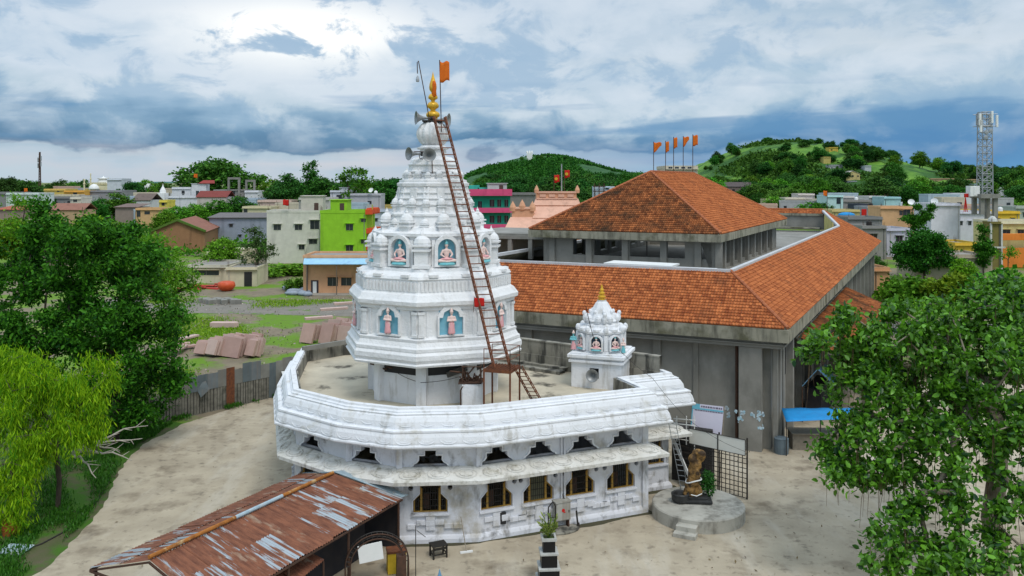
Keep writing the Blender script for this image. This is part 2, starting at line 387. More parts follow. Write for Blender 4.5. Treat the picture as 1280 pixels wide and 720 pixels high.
for a_, b_ in zip(cp, cp[1:]):
    m_ = max(2, int((b_ - a_).length / .30))
    for k in range(m_): q_ = a_.lerp(b_, k / m_); dn = .10 * math.sin(q_.x * 1.9 + q_.y * 1.1) + .07 * math.sin(q_.y * 3.7) + er.gauss(0, .03); edge.append((q_.x + dn * .7, q_.y + dn * .7))
poly = edge + [(-8, 80), (17, 70), (45, 78), (62, 70), (62, -30), (-30, -30)]
mb = MB(); mb.add([(x, y, .02) for x, y in poly], [tuple(range(len(poly)))])
tag(mb.build('courtyard', MT['court'], loc=(0, 0, 0)), kind='structure')
vp = [(p.x, p.y) for p in cp[:10]]
poly = [(x + .3, y + .1) for x, y in vp] + [(-30, 66), (-60, 60), (-60, 20), (-30, 20)]
mb = MB(); mb.add([(x, y, .012) for x, y in poly], [tuple(range(len(poly)))])
tag(mb.build('verge', MT['verge'], loc=(0, 0, 0)), kind='structure')
mb = MB(); mb.add([(38, 100, .015), (110, 88, .015), (112, 97, .015), (38, 111, .015)], [(0, 1, 2, 3)])
tag(mb.build('road', MT['road'], loc=(0, 0, 0)), kind='structure')
mb = MB(); mb.add([(-62, 118, .02), (-14, 112, .02), (-9, 124, .02), (-34, 128, .02), (-62, 130, .02)], [(0, 1, 2, 3, 4)])
tag(mb.build('yard_track', mat('grey gravel', (.24, .215, .18), (.18, .165, .14), .5, .95, .4, 5, c3=(.10, .2, .02), c3sc=.3, c3th=(.58, .62)), loc=(0, 0, 0)), kind='structure')

def hill(name, ridge, Yc, Y0, Y1, m, seed):
    r_ = random.Random(seed); n = 70; k = 26; vs = []
    px0, px1 = ridge[0][0], ridge[-1][0]
    def hz(px, t):
        top = H + (HZ - lerp_table(ridge, px)) * Yc / F
        g = math.sin(PI / 2 * min(1, t / .55)) ** 1.3 if t < .55 else math.cos(PI / 2 * (t - .55) / .45) ** .8 if t < 1 else 0
        return g, top
    for j in range(k + 1):
        t = j / k; Y = Y0 + (Y1 - Y0) * t
        for i in range(n + 1):
            px = px0 + (px1 - px0) * i / n; g, top = hz(px, t); x = pxy(px, Yc); b = ground(Y) - 3
            z = b + (top - b) * g + (r_.uniform(-1, 1) * 1.2 if 0 < g < .96 else 0)
            vs.append((x, Y, z))
    mb = MB(); mb.add(vs, [(j * (n + 1) + i, j * (n + 1) + i + 1, (j + 1) * (n + 1) + i + 1, (j + 1) * (n + 1) + i) for j in range(k) for i in range(n)])
    tag(mb.build(name, m, loc=(0, 0, 0), smooth=True), kind='structure')
    def height(x, Y):
        px = 640 + x / Yc * F; t = (Y - Y0) / (Y1 - Y0)
        if t < 0 or t > 1 or px < px0 or px > px1: return ground(Y)
        g, top = hz(px, t); b = ground(Y) - 3; return max(ground(Y), b + (top - b) * g)
    return height
MT['hill_far'] = mat('far hill scrub ground', (.045, .13, .035), (.02, .075, .022), .03, .95, c3=(.10, .19, .035), c3sc=.012, c3th=(.56, .62))
MT['hill_near'] = mat('hill pasture', (.15, .30, .03), (.06, .17, .02), .09, .95, c3=(.03, .10, .015), c3sc=.016, c3th=(.47, .55))
hill_far = hill('far_hill', [(545, 236), (575, 224), (590, 216), (610, 207), (630, 200), (655, 194), (690, 193), (715, 196), (740, 203), (765, 211), (790, 217), (830, 223), (900, 233)], 1500, 1250, 1900, MT['hill_far'], 3)
hill_near = hill('near_hill', [(835, 232), (862, 217), (885, 207), (900, 199), (920, 189), (945, 181), (970, 178), (1005, 180), (1033, 186), (1050, 194), (1075, 202), (1100, 208), (1140, 211), (1200, 215), (1270, 216), (1340, 224)], 900, 560, 1200, MT['hill_near'], 4)
hill_back = hill('distant_ridge', [(-420, 233), (-200, 229), (60, 230), (190, 227), (240, 229), (330, 227), (420, 230), (600, 232)], 3800, 3300, 4400, mat('blue distant ridge', (.05, .16, .12), (.04, .12, .11), .01, .95), 6)

# ================================================================== TEMPLE
TC = Vector((-4.62, 49.1)); TA = R(22)
def tl(u, v, z=None):
    x = TC.x + u * math.cos(TA) - v * math.sin(TA); y = TC.y + u * math.sin(TA) + v * math.cos(TA)
    return (x, y) if z is None else Vector((x, y, z))
PL = [(-7.9, -.6), (-5.75, -4.35), (-3.65, -6.35), (.1, -7.55), (9.75, -7.45), (9.75, -4.8), (13.0, -4.8), (13.0, -4.0), (9.6, 1.3), (7.2, 4.9), (3.6, 8.6), (0, 11.1), (-2.9, 12.0), (-5.9, 10.7), (-7.4, 4.5)]
PW = [tl(u, v) for u, v in PL]
temple = thing('temple', (TC.x, TC.y, 0), 'large white two-storey temple with rounded front, stepped cornices and a tall carved spire', 'temple')
WT = .3
def rectl(x, y, w_, h_): return [(x - w_ / 2, y), (x + w_ / 2, y), (x + w_ / 2, y + h_), (x - w_ / 2, y + h_)]
def circ(x, y, r, n=12): return [(x + r * math.cos(2 * PI * k / n), y + r * math.sin(2 * PI * k / n)) for k in range(n)]
WS, WH = 1.5, 1.38      # ground window sill / height
def win_loop(x): return [(x - .86, WS), (x + .86, WS), (x + .86, WS + .62), (x + .52, WS + .96), (x + .52, WS + WH), (x - .52, WS + WH), (x - .52, WS + .96), (x - .86, WS + .62)]
SURR = []
def open_loop(x):
    b = 3.86; L_ = [(.86, b), (.80, b + .09), (.66, b + .16), (.58, b + .26), (.56, b + .30), (.56, b + .50), (.27, b + .50), (.27, b + .76)]
    return [(x + a, z) for a, z in L_] + [(x - a, z) for a, z in reversed(L_)]
up_px = {0: [390], 1: [447], 2: [538], 3: [620, 675, 728, 778]}
gr_px = {0: [382], 2: [538], 3: [618, 673, 725, 776], 5: [826]}
wall = MB(); relief = MB(); surr = MB(); WINS = []
n = len(PL)
for i in range(n):
    p0, p1 = PW[i], PW[(i + 1) % n]; L_ = math.dist(p0, p1); Mx = wallM(p0, p1, 0, -WT / 2)
    holes = []; ctr = [0.0]
    gx = [facet_param(p0, p1, px) * L_ for px in gr_px.get(i, [])]; ux = [facet_param(p0, p1, px) * L_ for px in up_px.get(i, [])]
    clampx = lambda x: min(max(x, 1.0), L_ - 1.0)
    if i in (6,): gx, ux = [], []
    if 8 <= i <= 14 and L_ > 3.2: gx = [L_ / 2]; ux = [L_ / 2]
    gx = [clampx(x) for x in gx]; ux = [clampx(x) for x in ux]
    for x in gx:
        holes.append(win_loop(x)); WINS.append((Mx, x))
        for s in (-1, 1):
            if .2 < x + s * .98 < L_ - .2: holes.append(circ(x + s * .98, 2.74, .13))
    for x in ux: holes.append(open_loop(x))
    vs, fs = panel2d([(0.0, 0), (L_, 0), (L_, 5.3), (0.0, 5.3)], holes, WT)
    wall.add(vs, fs, Mx)
    Mo = wallM(p0, p1, 0, 0)
    # raised surrounds of the openings and the stepped block pattern of the plinth
    for x in ux:
        lp = open_loop(x); k = len(lp)
        out = [((a - x) * 1.13 + x, (z - 3.86) * 1.13 + 3.86) for a, z in lp]
        sq_ = MB(); vs, fs = panel2d(out, [lp], .07); sq_.add(vs, fs, Mo @ Matrix.Translation((0, 0, .034))); sq_.build('opening_surround', MT['white'], temple, bevel=.01)
    for x in gx:
        lp = win_loop(x); out = [((a - x) * 1.08 + x, (z - WS - .6) * 1.07 + WS + .6) for a, z in lp]
        sq_ = MB(); vs, fs = panel2d(out, [lp], .05); sq_.add(vs, fs, Mo @ Matrix.Translation((0, 0, .024)))
        sq_.box((x, WS - .075, .06), (1.9, .09, .16), M=Mo); sq_.build('opening_surround', MT['base_white'], temple, bevel=.01); relief = MB()
        if i in (2, 3, 0):
            tw = .46; th_ = .235
            for kk in range(-4, 5):
                top = 1.24 - .20 * abs(kk) if abs(kk) < 3 else .84 + (abs(kk) - 3) * .12
                for r_ in range(3 if kk == 0 else 1):
                    xx = x + kk * tw; zz = top - r_ * th_ * 1.02
                    if tw / 2 < xx < L_ - tw / 2 and (abs(kk) < 3 or kk == 3 or kk == -4):
                        relief.box((xx, zz, .045 + rnd.uniform(-.015, .015)), (tw * .97, th_ * 1.0, .12), M=Mo)
        relief.build('stepped_relief', MT['base_white'], temple, bevel=.012)
    if i == 5:
        relief = MB()
        for kk in range(4):
            for r_ in range(3):
                relief.box((.5 + kk * .46, 1.15 - .22 * kk + .24 * r_ - .2, .035), (.42, .22, .08), M=Mo)
        relief.build('stepped_relief', MT['base_white'], temple, bevel=.012)
wall.build('wall', MT['base_white'], temple)
# pilasters at the facet corners and a mid-wall pair
for (u, v, zz0, zz1, wd) in [(-5.75, -4.35, 3.80, 5.2, .32), (-3.65, -6.35, 3.80, 5.2, .30), (.1, -7.55, 3.80, 5.2, .3), (9.7, -7.4, .02, 5.2, .34)]:
    pil = MB(); pil.box(tl(u * 1.006, v * 1.006, (zz0 + zz1) / 2), (wd, wd, zz1 - zz0), rz=TA); pil.build('pilaster', MT['base_white'], temple, bevel=.02)
pd0 = facet_param(PW[3], PW[4], 703); pq = Vector(PW[3]).lerp(Vector(PW[4]), pd0)
for s in (-.09, .09):
    mb = MB()
    q = Vector((pq.x, pq.y, 0)) + Vector((math.cos(TA), math.sin(TA), 0)) * s + Vector((math.sin(TA), -math.cos(TA), 0)) * .09
    mb.tube([q + Vector((0, 0, .1)), q + Vector((0, 0, 5.05))], .055, 8)
    mb.build('drain_pipe', MT['base_white'], temple)
mb = MB()
pz = MB()
def wall_plinth():
    sweep(pz, PW, [(0.004, .001), (.16, .001), (.15, .22), (.08, .34), (.004, .40)])
wall_plinth(); pz.build('plinth', MT['base_white'], temple)
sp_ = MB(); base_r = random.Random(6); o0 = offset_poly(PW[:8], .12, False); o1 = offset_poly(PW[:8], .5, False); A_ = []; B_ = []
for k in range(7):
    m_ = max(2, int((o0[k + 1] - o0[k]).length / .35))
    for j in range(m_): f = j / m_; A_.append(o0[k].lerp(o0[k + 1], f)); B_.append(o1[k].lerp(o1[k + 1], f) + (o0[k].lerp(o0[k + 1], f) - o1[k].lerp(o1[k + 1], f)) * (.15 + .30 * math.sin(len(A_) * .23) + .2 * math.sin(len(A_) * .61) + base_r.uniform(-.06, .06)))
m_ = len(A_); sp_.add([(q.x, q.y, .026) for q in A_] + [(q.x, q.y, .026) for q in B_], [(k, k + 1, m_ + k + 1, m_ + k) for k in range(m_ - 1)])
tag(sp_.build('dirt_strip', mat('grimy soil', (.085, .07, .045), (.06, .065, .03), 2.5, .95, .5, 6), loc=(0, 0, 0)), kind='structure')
nq = wallM(PW[3], PW[4]); xq = facet_param(PW[3], PW[4], 628) * math.dist(PW[3], PW[4]); sp_ = MB(); sp_.box((xq, .98, .05), (.34, .62, .10), M=nq); sp_.build('lamp_niche', MT['dark'], temple, bevel=.02)
# windows: ochre frame with bars in each hole
def make_window(Mx, x, kind):
    fr = MB(); lp = win_loop(x); inn = [((a - x) * .90 + x, (z - WS - .6) * .90 + WS + .6) for a, z in lp]
    vs, fs = panel2d([((a - x) * .985 + x, z * .99 + .02) for a, z in lp], [inn], .08); fr.add(vs, fs, Mx)
    for s in (-.46, .46): fr.box((x + s, WS + .62, 0), (.11, 1.14, .09), M=Mx)
    f = fr.build('window', MT['ochre'], temple)
    g = MB()
    for k in range(13):
        xx = x - .72 + k * .12; h0 = WS + .1; h1 = WS + (1.30 if abs(xx - x) < .46 else .72 - .4 * max(0, abs(xx - x) - .5))
        g.box((xx, (h0 + h1) / 2, .03), (.025, h1 - h0, .025), M=Mx)
    for zz in (.3, .62, .95): g.box((x, WS + zz, .035), (1.4 if zz < .7 else .9, .03, .02), M=Mx)
    g.build('grille', MT['black'], f)
    if kind:
        p = MB(); p.box((x, WS + .66, -.06), (.82, 1.2, .03), M=Mx)
        p.build('shutter', kind, f)
    else:
        p = MB(); p.box((x - .2, WS + .5, -.08), (.28, .75, .03), M=Mx); p.build('shutter', MT['dkrust'], f)
shut = mat('grey green shutter', (.16, .16, .10), (.12, .12, .07), 4, .7)
for k, (Mx, x) in enumerate(WINS): make_window(Mx, x, shut if k == 3 else None)
# sloping awning slab with petals, upper cornice with two petal bands
aw = MB(); sweep(aw, PW, [(.004, 3.2), (.85, 3.16), (.98, 3.2), (1.0, 3.38), (.93, 3.43), (.45, 3.66), (.12, 3.80), (.004, 3.82)])
aw.build('awning_slab', MT['beige'], temple)
co = MB(); sweep(co, PW, [(.004, 4.98), (1.0, 5.0), (1.1, 5.03), (1.14, 5.10), (1.13, 5.17), (1.05, 5.20), (1.06, 5.3), (1.0, 5.55), (.90, 5.74), (.94, 5.78), (.93, 5.86), (.82, 5.90), (.66, 5.89), (.66, 5.97), (.62, 6.2), (.50, 6.42), (.42, 6.48), (.44, 6.55), (.32, 6.58), (.24, 6.57), (.24, 6.64), (.16, 6.70), (.14, 6.80), (-.14, 6.80), (-.14, 6.70), (-.18, 6.68), (-.2, 5.85)])
co.build('cornice', MT['white'], temple)
def petals(mb, off0, z0, off1, z1, sp, shape, lift=.03, rr=.028):
    A = offset_poly(PW, off0); B_ = offset_poly(PW, off1)
    for i in range(n):
        j = (i + 1) % n
        a0, a1, b0, b1 = [Vector((q.x, q.y, z)) for q, z in ((A[i], z0), (A[j], z0), (B_[i], z1), (B_[j], z1))]
        L_ = ((a0 + b0) / 2 - (a1 + b1) / 2).length
        if L_ < sp * .8: continue
        k = max(1, int(L_ / sp)); nr = (a1 - a0).cross(b0 - a0).normalized()
        if nr.z < 0 and nr.dot(Vector((PW[i][0] - TC.x, PW[i][1] - TC.y, .5))) < 0: nr = -nr
        for c in range(k):
            def P(s, t, h=0.0):
                f = (c + .5 + s * .43) / k
                return a0.lerp(a1, f).lerp(b0.lerp(b1, f), t) + nr * (lift * .5 + h)
            if shape == 'U':
                path = [P(-.95, .92), P(-1, .55), P(-.85, .28), P(-.5, .1), (P(0, .04)), P(.5, .1), P(.85, .28), P(1, .55), P(.95, .92)]
                mb.tube(path, rr, 4)
                ins = [P(s_ * .62, t_, .0) for s_, t_ in ((-.9, .8), (-.9, .5), (-.5, .25), (.5, .25), (.9, .5), (.9, .8))]
                mb.tube(ins, rr * .7, 4)
            else:
                ring = [P(.9 * math.cos(2 * PI * q / 12), .5 + .42 * math.sin(2 * PI * q / 12)) for q in range(12)]
                mb.tube(ring, rr, 4, closed=True)
                mb.tube([P(.6 * math.cos(2 * PI * q / 8), .5 + .26 * math.sin(2 * PI * q / 8)) for q in range(8)], rr * .7, 4, closed=True)
pe = MB(); petals(pe, 1.08, 5.22, .92, 5.70, .98, 'U', .02, .022); petals(pe, .68, 5.98, .46, 6.44, .90, 'U', .02, .020)
pe.build('petal_band', MT['white'], temple)
pe = MB(); petals(pe, .90, 3.46, .20, 3.77, 1.15, 'O', .03, .035); pe.build('awning_petals', MT['beige'], temple)
# terrace roof and the grey inside of the parapet
ip = offset_poly(PW, -.21)
mb = MB(); mb.prism([(q.x, q.y) for q in offset_poly(PW, -.02)], 5.45, 5.9); mb.build('roof_slab', MT['roof_conc'], temple)
mb = MB(); sweep(mb, PW, [(-.205, 5.905), (-.205, 6.72), (-.28, 6.72), (-.30, 5.905)]); mb.build('parapet_lining', MT['stain_conc'], temple)
back = [PL[7], PL[8], PL[9], PL[10]]; bq = [tl(*q) for q in back]
mb = MB(); sweep(mb, bq, [(.10, 6.81), (.10, 7.55), (.14, 7.56), (.14, 7.64), (-.26, 7.64), (-.26, 7.56), (-.22, 7.55), (-.22, 6.70), (-.31, 6.70), (-.31, 5.91)], closed=False)
mb.build('raised_parapet', MT['stain_conc'], temple)
mb = MB()
for (o_, zz) in ((-.75, .30), (-1.4, .18)):
    sweep(mb, bq[1:] + [tl(*PL[11])], [(o_ + .55, 5.91), (o_ + .55, 5.91 + zz), (o_, 5.91 + zz), (o_, 5.91)], closed=False)
mb.build('roof_step', MT['stain_conc'], temple)
mb = MB(); mb.box(tl(-4.5, 10.6, 6.9), (3.4, .22, .3), rz=R(45)); mb.build('parapet_cap', MT['conc'], temple)

# ------------------------------------------------------------------ spire
SA = R(18); SC = Vector((-4.62, 49.1, 0)); SM = Matrix.Translation(SC) @ Matrix.Rotation(SA, 4, 'Z')
AP = math.cos(PI / 8)
def octa(mb, prof): mb.lathe(prof, (0, 0, 0), 8, PI / 8, M=SM)
def faceM(k, out):     # frame on an octagon face: x along, y up, z outward; face 0 looks at -v
    a = SA - PI / 2 + k * PI / 4; nn = Vector((math.cos(a), math.sin(a), 0)); t = Vector((-nn.y, nn.x, 0)); o = SC + nn * out
    return Matrix(((t.x, 0, nn.x, o.x), (t.y, 0, nn.y, o.y), (0, 1, 0, 0), (0, 0, 0, 1)))
def vertM(k, out):
    a = SA - PI / 2 + PI / 8 + k * PI / 4; nn = Vector((math.cos(a), math.sin(a), 0)); t = Vector((-nn.y, nn.x, 0)); o = SC + nn * out
    return Matrix(((t.x, 0, nn.x, o.x), (t.y, 0, nn.y, o.y), (0, 1, 0, 0), (0, 0, 0, 1)))
mb = MB(); octa(mb, [(3.62, 5.88), (3.62, 8.30)])
shaft = mb.build('spire_base', MT['white'], temple)
for k in range(8):
    mb = MB(); mb.box((0, 7.05, 0), (.56, 2.3, .56), M=vertM(k, 3.52)); mb.build('corner_pilaster', MT['white'], shaft, bevel=.02)
    mb = MB(); mb.box((0, 7.72, 0), (2.05, .42, .06), M=faceM(k, 3.62 * AP + .01)); mb.build('vent_slot', MT['dark'], shaft)
E_ = [(3.6, 8.26), (5.02, 8.22), (5.16, 8.26), (5.20, 8.36), (5.1, 8.44), (5.2, 8.62), (5.2, 8.86), (5.08, 9.0), (5.1, 9.06), (5.1, 9.2), (4.98, 9.28), (4.86, 9.5), (4.88, 9.56), (4.9, 9.66), (4.72, 9.72), (4.66, 9.8), (4.66, 11.15), (4.78, 11.22), (4.78, 11.34), (4.9, 11.40), (4.98, 11.46), (5.0, 11.66), (4.9, 11.78), (4.74, 12.0), (4.62, 12.05), (4.55, 12.12), (4.5, 12.75), (4.58, 12.8), (4.5, 12.95), (4.2, 13.1), (3.95, 13.15), (3.95, 13.3), (3.6, 13.34)]
mb = MB(); octa(mb, E_); LEAFB = []
for k in range(8):
    fM = faceM(k, 4.66 * AP); Lf = 2 * 4.66 * math.sin(PI / 8)
    for s in (-1, 1):
        mb.box((s * (Lf / 2 - .16), 10.45, .03), (.26, 1.36, .16), M=fM); mb.box((s * (Lf / 2 - .52), 10.45, .0), (.12, 1.36, .10), M=fM)
        mb.box((s * (Lf / 2 - .16), 11.06, .05), (.36, .14, .2), M=fM); mb.box((s * (Lf / 2 - .16), 9.84, .05), (.36, .14, .2), M=fM)
    for q in range(4): mb.ell((-1.05 + q * .7, 9.36, .12), (.3, .07, .06), 8, 4, M=fM)
    # row of upright ribs, leaf bosses, crenels
    fM = faceM(k, 4.52 * AP)
    for q in range(15): mb.box((-1.55 + q * .221, 12.42, .03), (.11, .5, .12), M=fM)
    fM = faceM(k, 4.95 * AP)
    for q in range(9): mb.ell((-1.6 + q * .4, 11.9, -.05), (.15, .12, .10), 8, 4, M=fM)
    for q in range(7): mb.ell((-1.5 + q * .5, 8.73, .28), (.2, .16, .05), 8, 4, M=fM)
    for q in range(5): mb.ell((-1.3 + q * .65, 12.93, -.5), (.22, .17, .14), 8, 4, M=fM)
    body_mb = mb; mb = MB(); fM = vertM(k, 4.62)
    mb.ell((0, 12.65, -.05), (.42, .55, .26), 10, 6, M=fM); mb.ell((0, 13.15, -.05), (.20, .38, .16), 8, 5, M=fM)
    mb.ell((0, 11.95, .2), (.34, .26, .2), 8, 5, M=fM); mb.ell((-.34, 12.4, 0), (.2, .3, .16), 8, 5, M=fM); mb.ell((.34, 12.4, 0), (.2, .3, .16), 8, 5, M=fM)
    mb.ell((0, 8.75, .5), (.34, .3, .12), 8, 5, M=fM); LEAFB.append(mb); mb = body_mb
    fM = faceM(k, 4.35 * AP)
    mb.box((-.9, 12.98, .1), (.5, .14, .3), M=fM); mb.box((.9, 12.98, .1), (.5, .14, .3), M=fM)
lower = mb.build('spire_lower_tier', MT['spire_white'], temple)
for b_ in LEAFB: b_.build('corner_leaf', MT['spire_white'], lower, smooth=True)
# upper tier with arched niches and corner turrets
def turret(mb, M_, z0, s, hh=1.0):
    mb.box((0, z0 + .08 * s, 0), (.86 * s, .16 * s, .86 * s), M=M_); mb.box((0, z0 + .5 * s * hh, 0), (.66 * s, .85 * s * hh, .66 * s), M=M_)
    zt = z0 + .92 * s * hh
    mb.box((0, zt, 0), (.88 * s, .1 * s, .88 * s), M=M_); mb.box((0, zt + .12 * s, 0), (.7 * s, .16 * s, .7 * s), M=M_); mb.box((0, zt + .22 * s, 0), (.92 * s, .08 * s, .92 * s), M=M_)
    rot = M_ @ Matrix.Translation((0, zt + .26 * s, 0)) @ Matrix.Rotation(-PI / 2, 4, 'X')
    mb.lathe([(.40 * s, 0), (.42 * s, .1 * s), (.36 * s, .28 * s), (.22 * s, .42 * s), (.10 * s, .5 * s), (.12 * s, .56 * s), (.05 * s, .66 * s), (1e-4, .8 * s)], (0, 0, 0), 10, M=rot) if False else None
    mb.lathe([(.40 * s, 0), (.43 * s, .1 * s), (.36 * s, .28 * s), (.22 * s, .42 * s), (.10 * s, .5 * s), (.12 * s, .56 * s), (.05 * s, .66 * s), (1e-4, .82 * s)], (0, 0, 0), 10, M=rot)
mb = MB(); octa(mb, [(3.55, 13.3), (3.55, 13.42), (3.42, 13.46), (3.42, 15.0), (3.62, 15.05), (3.62, 15.2), (3.2, 15.3), (3.0, 15.34), (2.9, 15.5), (2.75, 15.55), (2.62, 16.1), (2.7, 16.14), (2.7, 16.24), (2.5, 16.3)]); TUR = []
for k in range(8):
    for a_ in ((vertM(k, 3.42), 13.34, 1.12, .95), (faceM(k, 2.70), 14.95, .92, .75), (vertM(k, 2.60), 15.2, .56, .7)): TUR.append(MB()); turret(TUR[-1], *a_)
    for s in (-1, 1): mb.box((s * .72, 14.1, .06), (.16, 1.5, .2), M=faceM(k, 3.42 * AP))
    for q in range(6): mb.box((-1.0 + q * .4, 13.25, .25), (.2, .16, .12), M=faceM(k, 3.6 * AP))
upper = mb.build('spire_upper_tier', MT['spire_white'], temple)
for b_ in TUR: b_.build('turret', MT['spire_white'], upper)
# crown: panelled cone, merlon ring, bell, neck, ribbed amalaka
mb = MB(); octa(mb, [(2.5, 16.28), (2.42, 16.36), (2.35, 16.42), (2.02, 17.75), (2.12, 17.8), (2.14, 17.95), (2.0, 18.0), (2.0, 18.12), (1.7, 18.2), (1.62, 18.26), (1.5, 18.6), (1.52, 18.66), (1.45, 18.72), (1.42, 19.0), (1.3, 19.3), (1.1, 19.45), (.8, 19.5)])
for k in range(8):
    fM = faceM(k, 2.2 * AP)
    for q in range(5):
        for s in (-.42, 0, .42): mb.ell((s * (1 - q * .06), 16.62 + q * .24, -.05 - .065 * q), (.15, .13, .10), 7, 5, M=fM)
    for q in range(7): mb.ell((-.84 + q * .28, 16.42, .1), (.12, .11, .1), 7, 4, M=fM)
    mb.ell((0, 17.84, -.04), (.5, .10, .1), 8, 4, M=fM)
    for s in (-1, 1): mb.bar(fM @ Vector((s * .78, 16.4, .12)), fM @ Vector((s * .66, 17.75, -.16)), .12)
    for q in range(5): mb.ell((-.64 + q * .32, 18.12, 0), (.11, .17, .08), 7, 4, M=faceM(k, 2.0 * AP))
    mb.ell((0, 18.85, -.08), (.4, .45, .16), 9, 5, M=faceM(k, 1.46)); mb.ell((0, 18.15, .02), (.16, .26, .12), 7, 4, M=vertM(k, 2.0))
    mb.ell((0, 19.2, -.1), (.26, .3, .12), 8, 5, M=vertM(k, 1.4))
    mb.ell((0, 17.2, -.06), (.12, .3, .08), 7, 4, M=vertM(k, 2.2))
for zz, rr in ((16.75, 2.30), (17.1, 2.21), (17.42, 2.13)): octa(mb, [(rr - .1, zz - .05), (rr + .06, zz - .03), (rr + .06, zz + .03), (rr - .1, zz + .05)])
for zz, rr in ((18.42, 1.60), (18.62, 1.56), (19.02, 1.44)): octa(mb, [(rr - .1, zz - .04), (rr + .05, zz - .03), (rr + .05, zz + .03), (rr - .1, zz + .04)])
crown = mb.build('spire_crown', MT['spire_white'], temple)
for k in range(8):
    for a_ in ((vertM(k, 2.18), 16.32, .50, .8), (faceM(k, 2.16), 16.2, .62, .8), (vertM(k, 1.66), 18.08, .36, .8), (faceM(k, 1.54), 18.02, .46, .8)):
        b_ = MB(); turret(b_, *a_); b_.build('turret', MT['spire_white'], crown)
    b_ = MB(); fM = faceM(k, 2.12 * AP); b_.box((0, 17.25, -.02), (.42, .9, .22), M=fM); b_.ell((0, 17.72, .02), (.26, .2, .12), 8, 5, M=fM); b_.ell((0, 17.3, .1), (.12, .22, .06), 8, 5, M=fM); b_.build('face_rib', MT['spire_white'], crown, bevel=.02)
    b_ = MB(); fM = faceM(k, 1.42); b_.ell((0, 19.0, -.02), (.30, .36, .14), 10, 6, M=fM); b_.ell((0, 19.05, .1), (.13, .18, .06), 8, 5, M=fM); b_.build('leaf_arch', MT['spire_white'], crown, smooth=True)
mb = MB(); mb.lathe([(.8, 19.48), (.78, 19.8), (.74, 19.9), (.92, 19.94), (.94, 20.02), (.74, 20.08), (.72, 20.16)], SC, 20)
mb.build('spire_neck', MT['spire_white'], temple, smooth=False)
mb = MB(); mb.lathe([(.55 if i_ in (0, 10) else .60 + .34 * math.sin(PI * i_ / 10), 20.14 + 1.36 * i_ / 10) for i_ in range(11)], SC, 72, rf=lambda t: .80 + .24 * abs(math.sin(t * 7)) ** .45)
mb.build('ribbed_disc', MT['spire_white'], temple, smooth=True)
mb = MB(Matrix.Translation(SC) @ Matrix.Diagonal((.78, .78, 1, 1)) @ Matrix.Translation(-SC)); mb.lathe([(.52, 21.5), (.52, 21.62), (.36, 21.66), (.34, 21.78), (.5, 21.86), (.52, 22.0), (.40, 22.12), (.2, 22.18), (.2, 22.26), (.42, 22.38), (.46, 22.5), (.34, 22.66), (.15, 22.72), (.15, 22.8), (.34, 22.9), (.36, 23.0), (.26, 23.14), (.12, 23.2), (.12, 23.26), (.26, 23.4), (.29, 23.56), (.26, 23.75), (.16, 24.0), (.07, 24.25), (1e-4, 24.5)], SC, 20)
fin = mb.build('finial', MT['gold'], crown, smooth=True)
mb = MB(); mb.lathe([(.10, 22.95), (.15, 23.05), (.13, 23.3), (.12, 23.5), (.13, 23.7), (.08, 23.9)], SC + Vector((.08, -.16, 0)), 9, rf=lambda t: 1 + .12 * math.sin(t * 3))
fc = mb.build('cloth_wrap', MT['saffron'], crown, smooth=True)
# niches: arched frame standing proud, painted back
def niche(tier, k, out, x, z, w_, h_, back, frame_w, stepped=False):
    fM = faceM(k, out); r = w_ / 2
    if stepped: lp = [(x - r, z), (x + r, z), (x + r, z + h_ * .66), (x + r * .72, z + h_ * .66), (x + r * .6, z + h_ * .86), (x, z + h_), (x - r * .6, z + h_ * .86), (x - r * .72, z + h_ * .66), (x - r, z + h_ * .66)]
    else: lp = [(x - r, z), (x + r, z)] + [(x + r * math.cos(PI * q / 10), z + h_ - r + r * math.sin(PI * q / 10)) for q in range(11)]
    g = frame_w
    out_ = [(x - r - g, z - .08), (x + r + g, z - .08), (x + r + g, z + h_ * .72), (x + r * .62, z + h_ + g * 1.2), (x - r * .62, z + h_ + g * 1.2), (x - r - g, z + h_ * .72)] if stepped else [(x - r - g, z - .1), (x + r + g, z - .1)] + [(x + (r + g) * math.cos(PI * q / 10), z + h_ - r + (r + g * 1.15) * math.sin(PI * q / 10)) for q in range(11)]
    f = MB(); dp_ = .20 if stepped else .36; vs, fs = panel2d(out_, [lp], dp_); f.add(vs, fs, fM @ Matrix.Translation((0, 0, dp_ / 2)))
    f.ell((x, z + h_ + g * 1.2, .3), (.13, .2, .1), 8, 5, M=fM)
    f.build('niche_frame', MT['spire_white'], tier)
    b = MB(); b.box((x, z + h_ / 2, .012), (w_ * .99, h_ * 1.0, .02), M=fM)
    b.build('niche_back', back, tier)
    return fM @ Vector((x, z, .2)), fM
NI = []
for k in (-2, -1, 0, 1, 2): NI.append(('lower', k) + niche(lower, k, 4.66 * AP, 0, 9.86, 1.30, 1.42, MT['teal'], .10, True))
for k in (-2, -1, 0, 1, 2): NI.append(('upper', k) + niche(upper, k, 3.42 * AP, 0, 13.5, 1.02, 1.42, MT['teal'], .18))
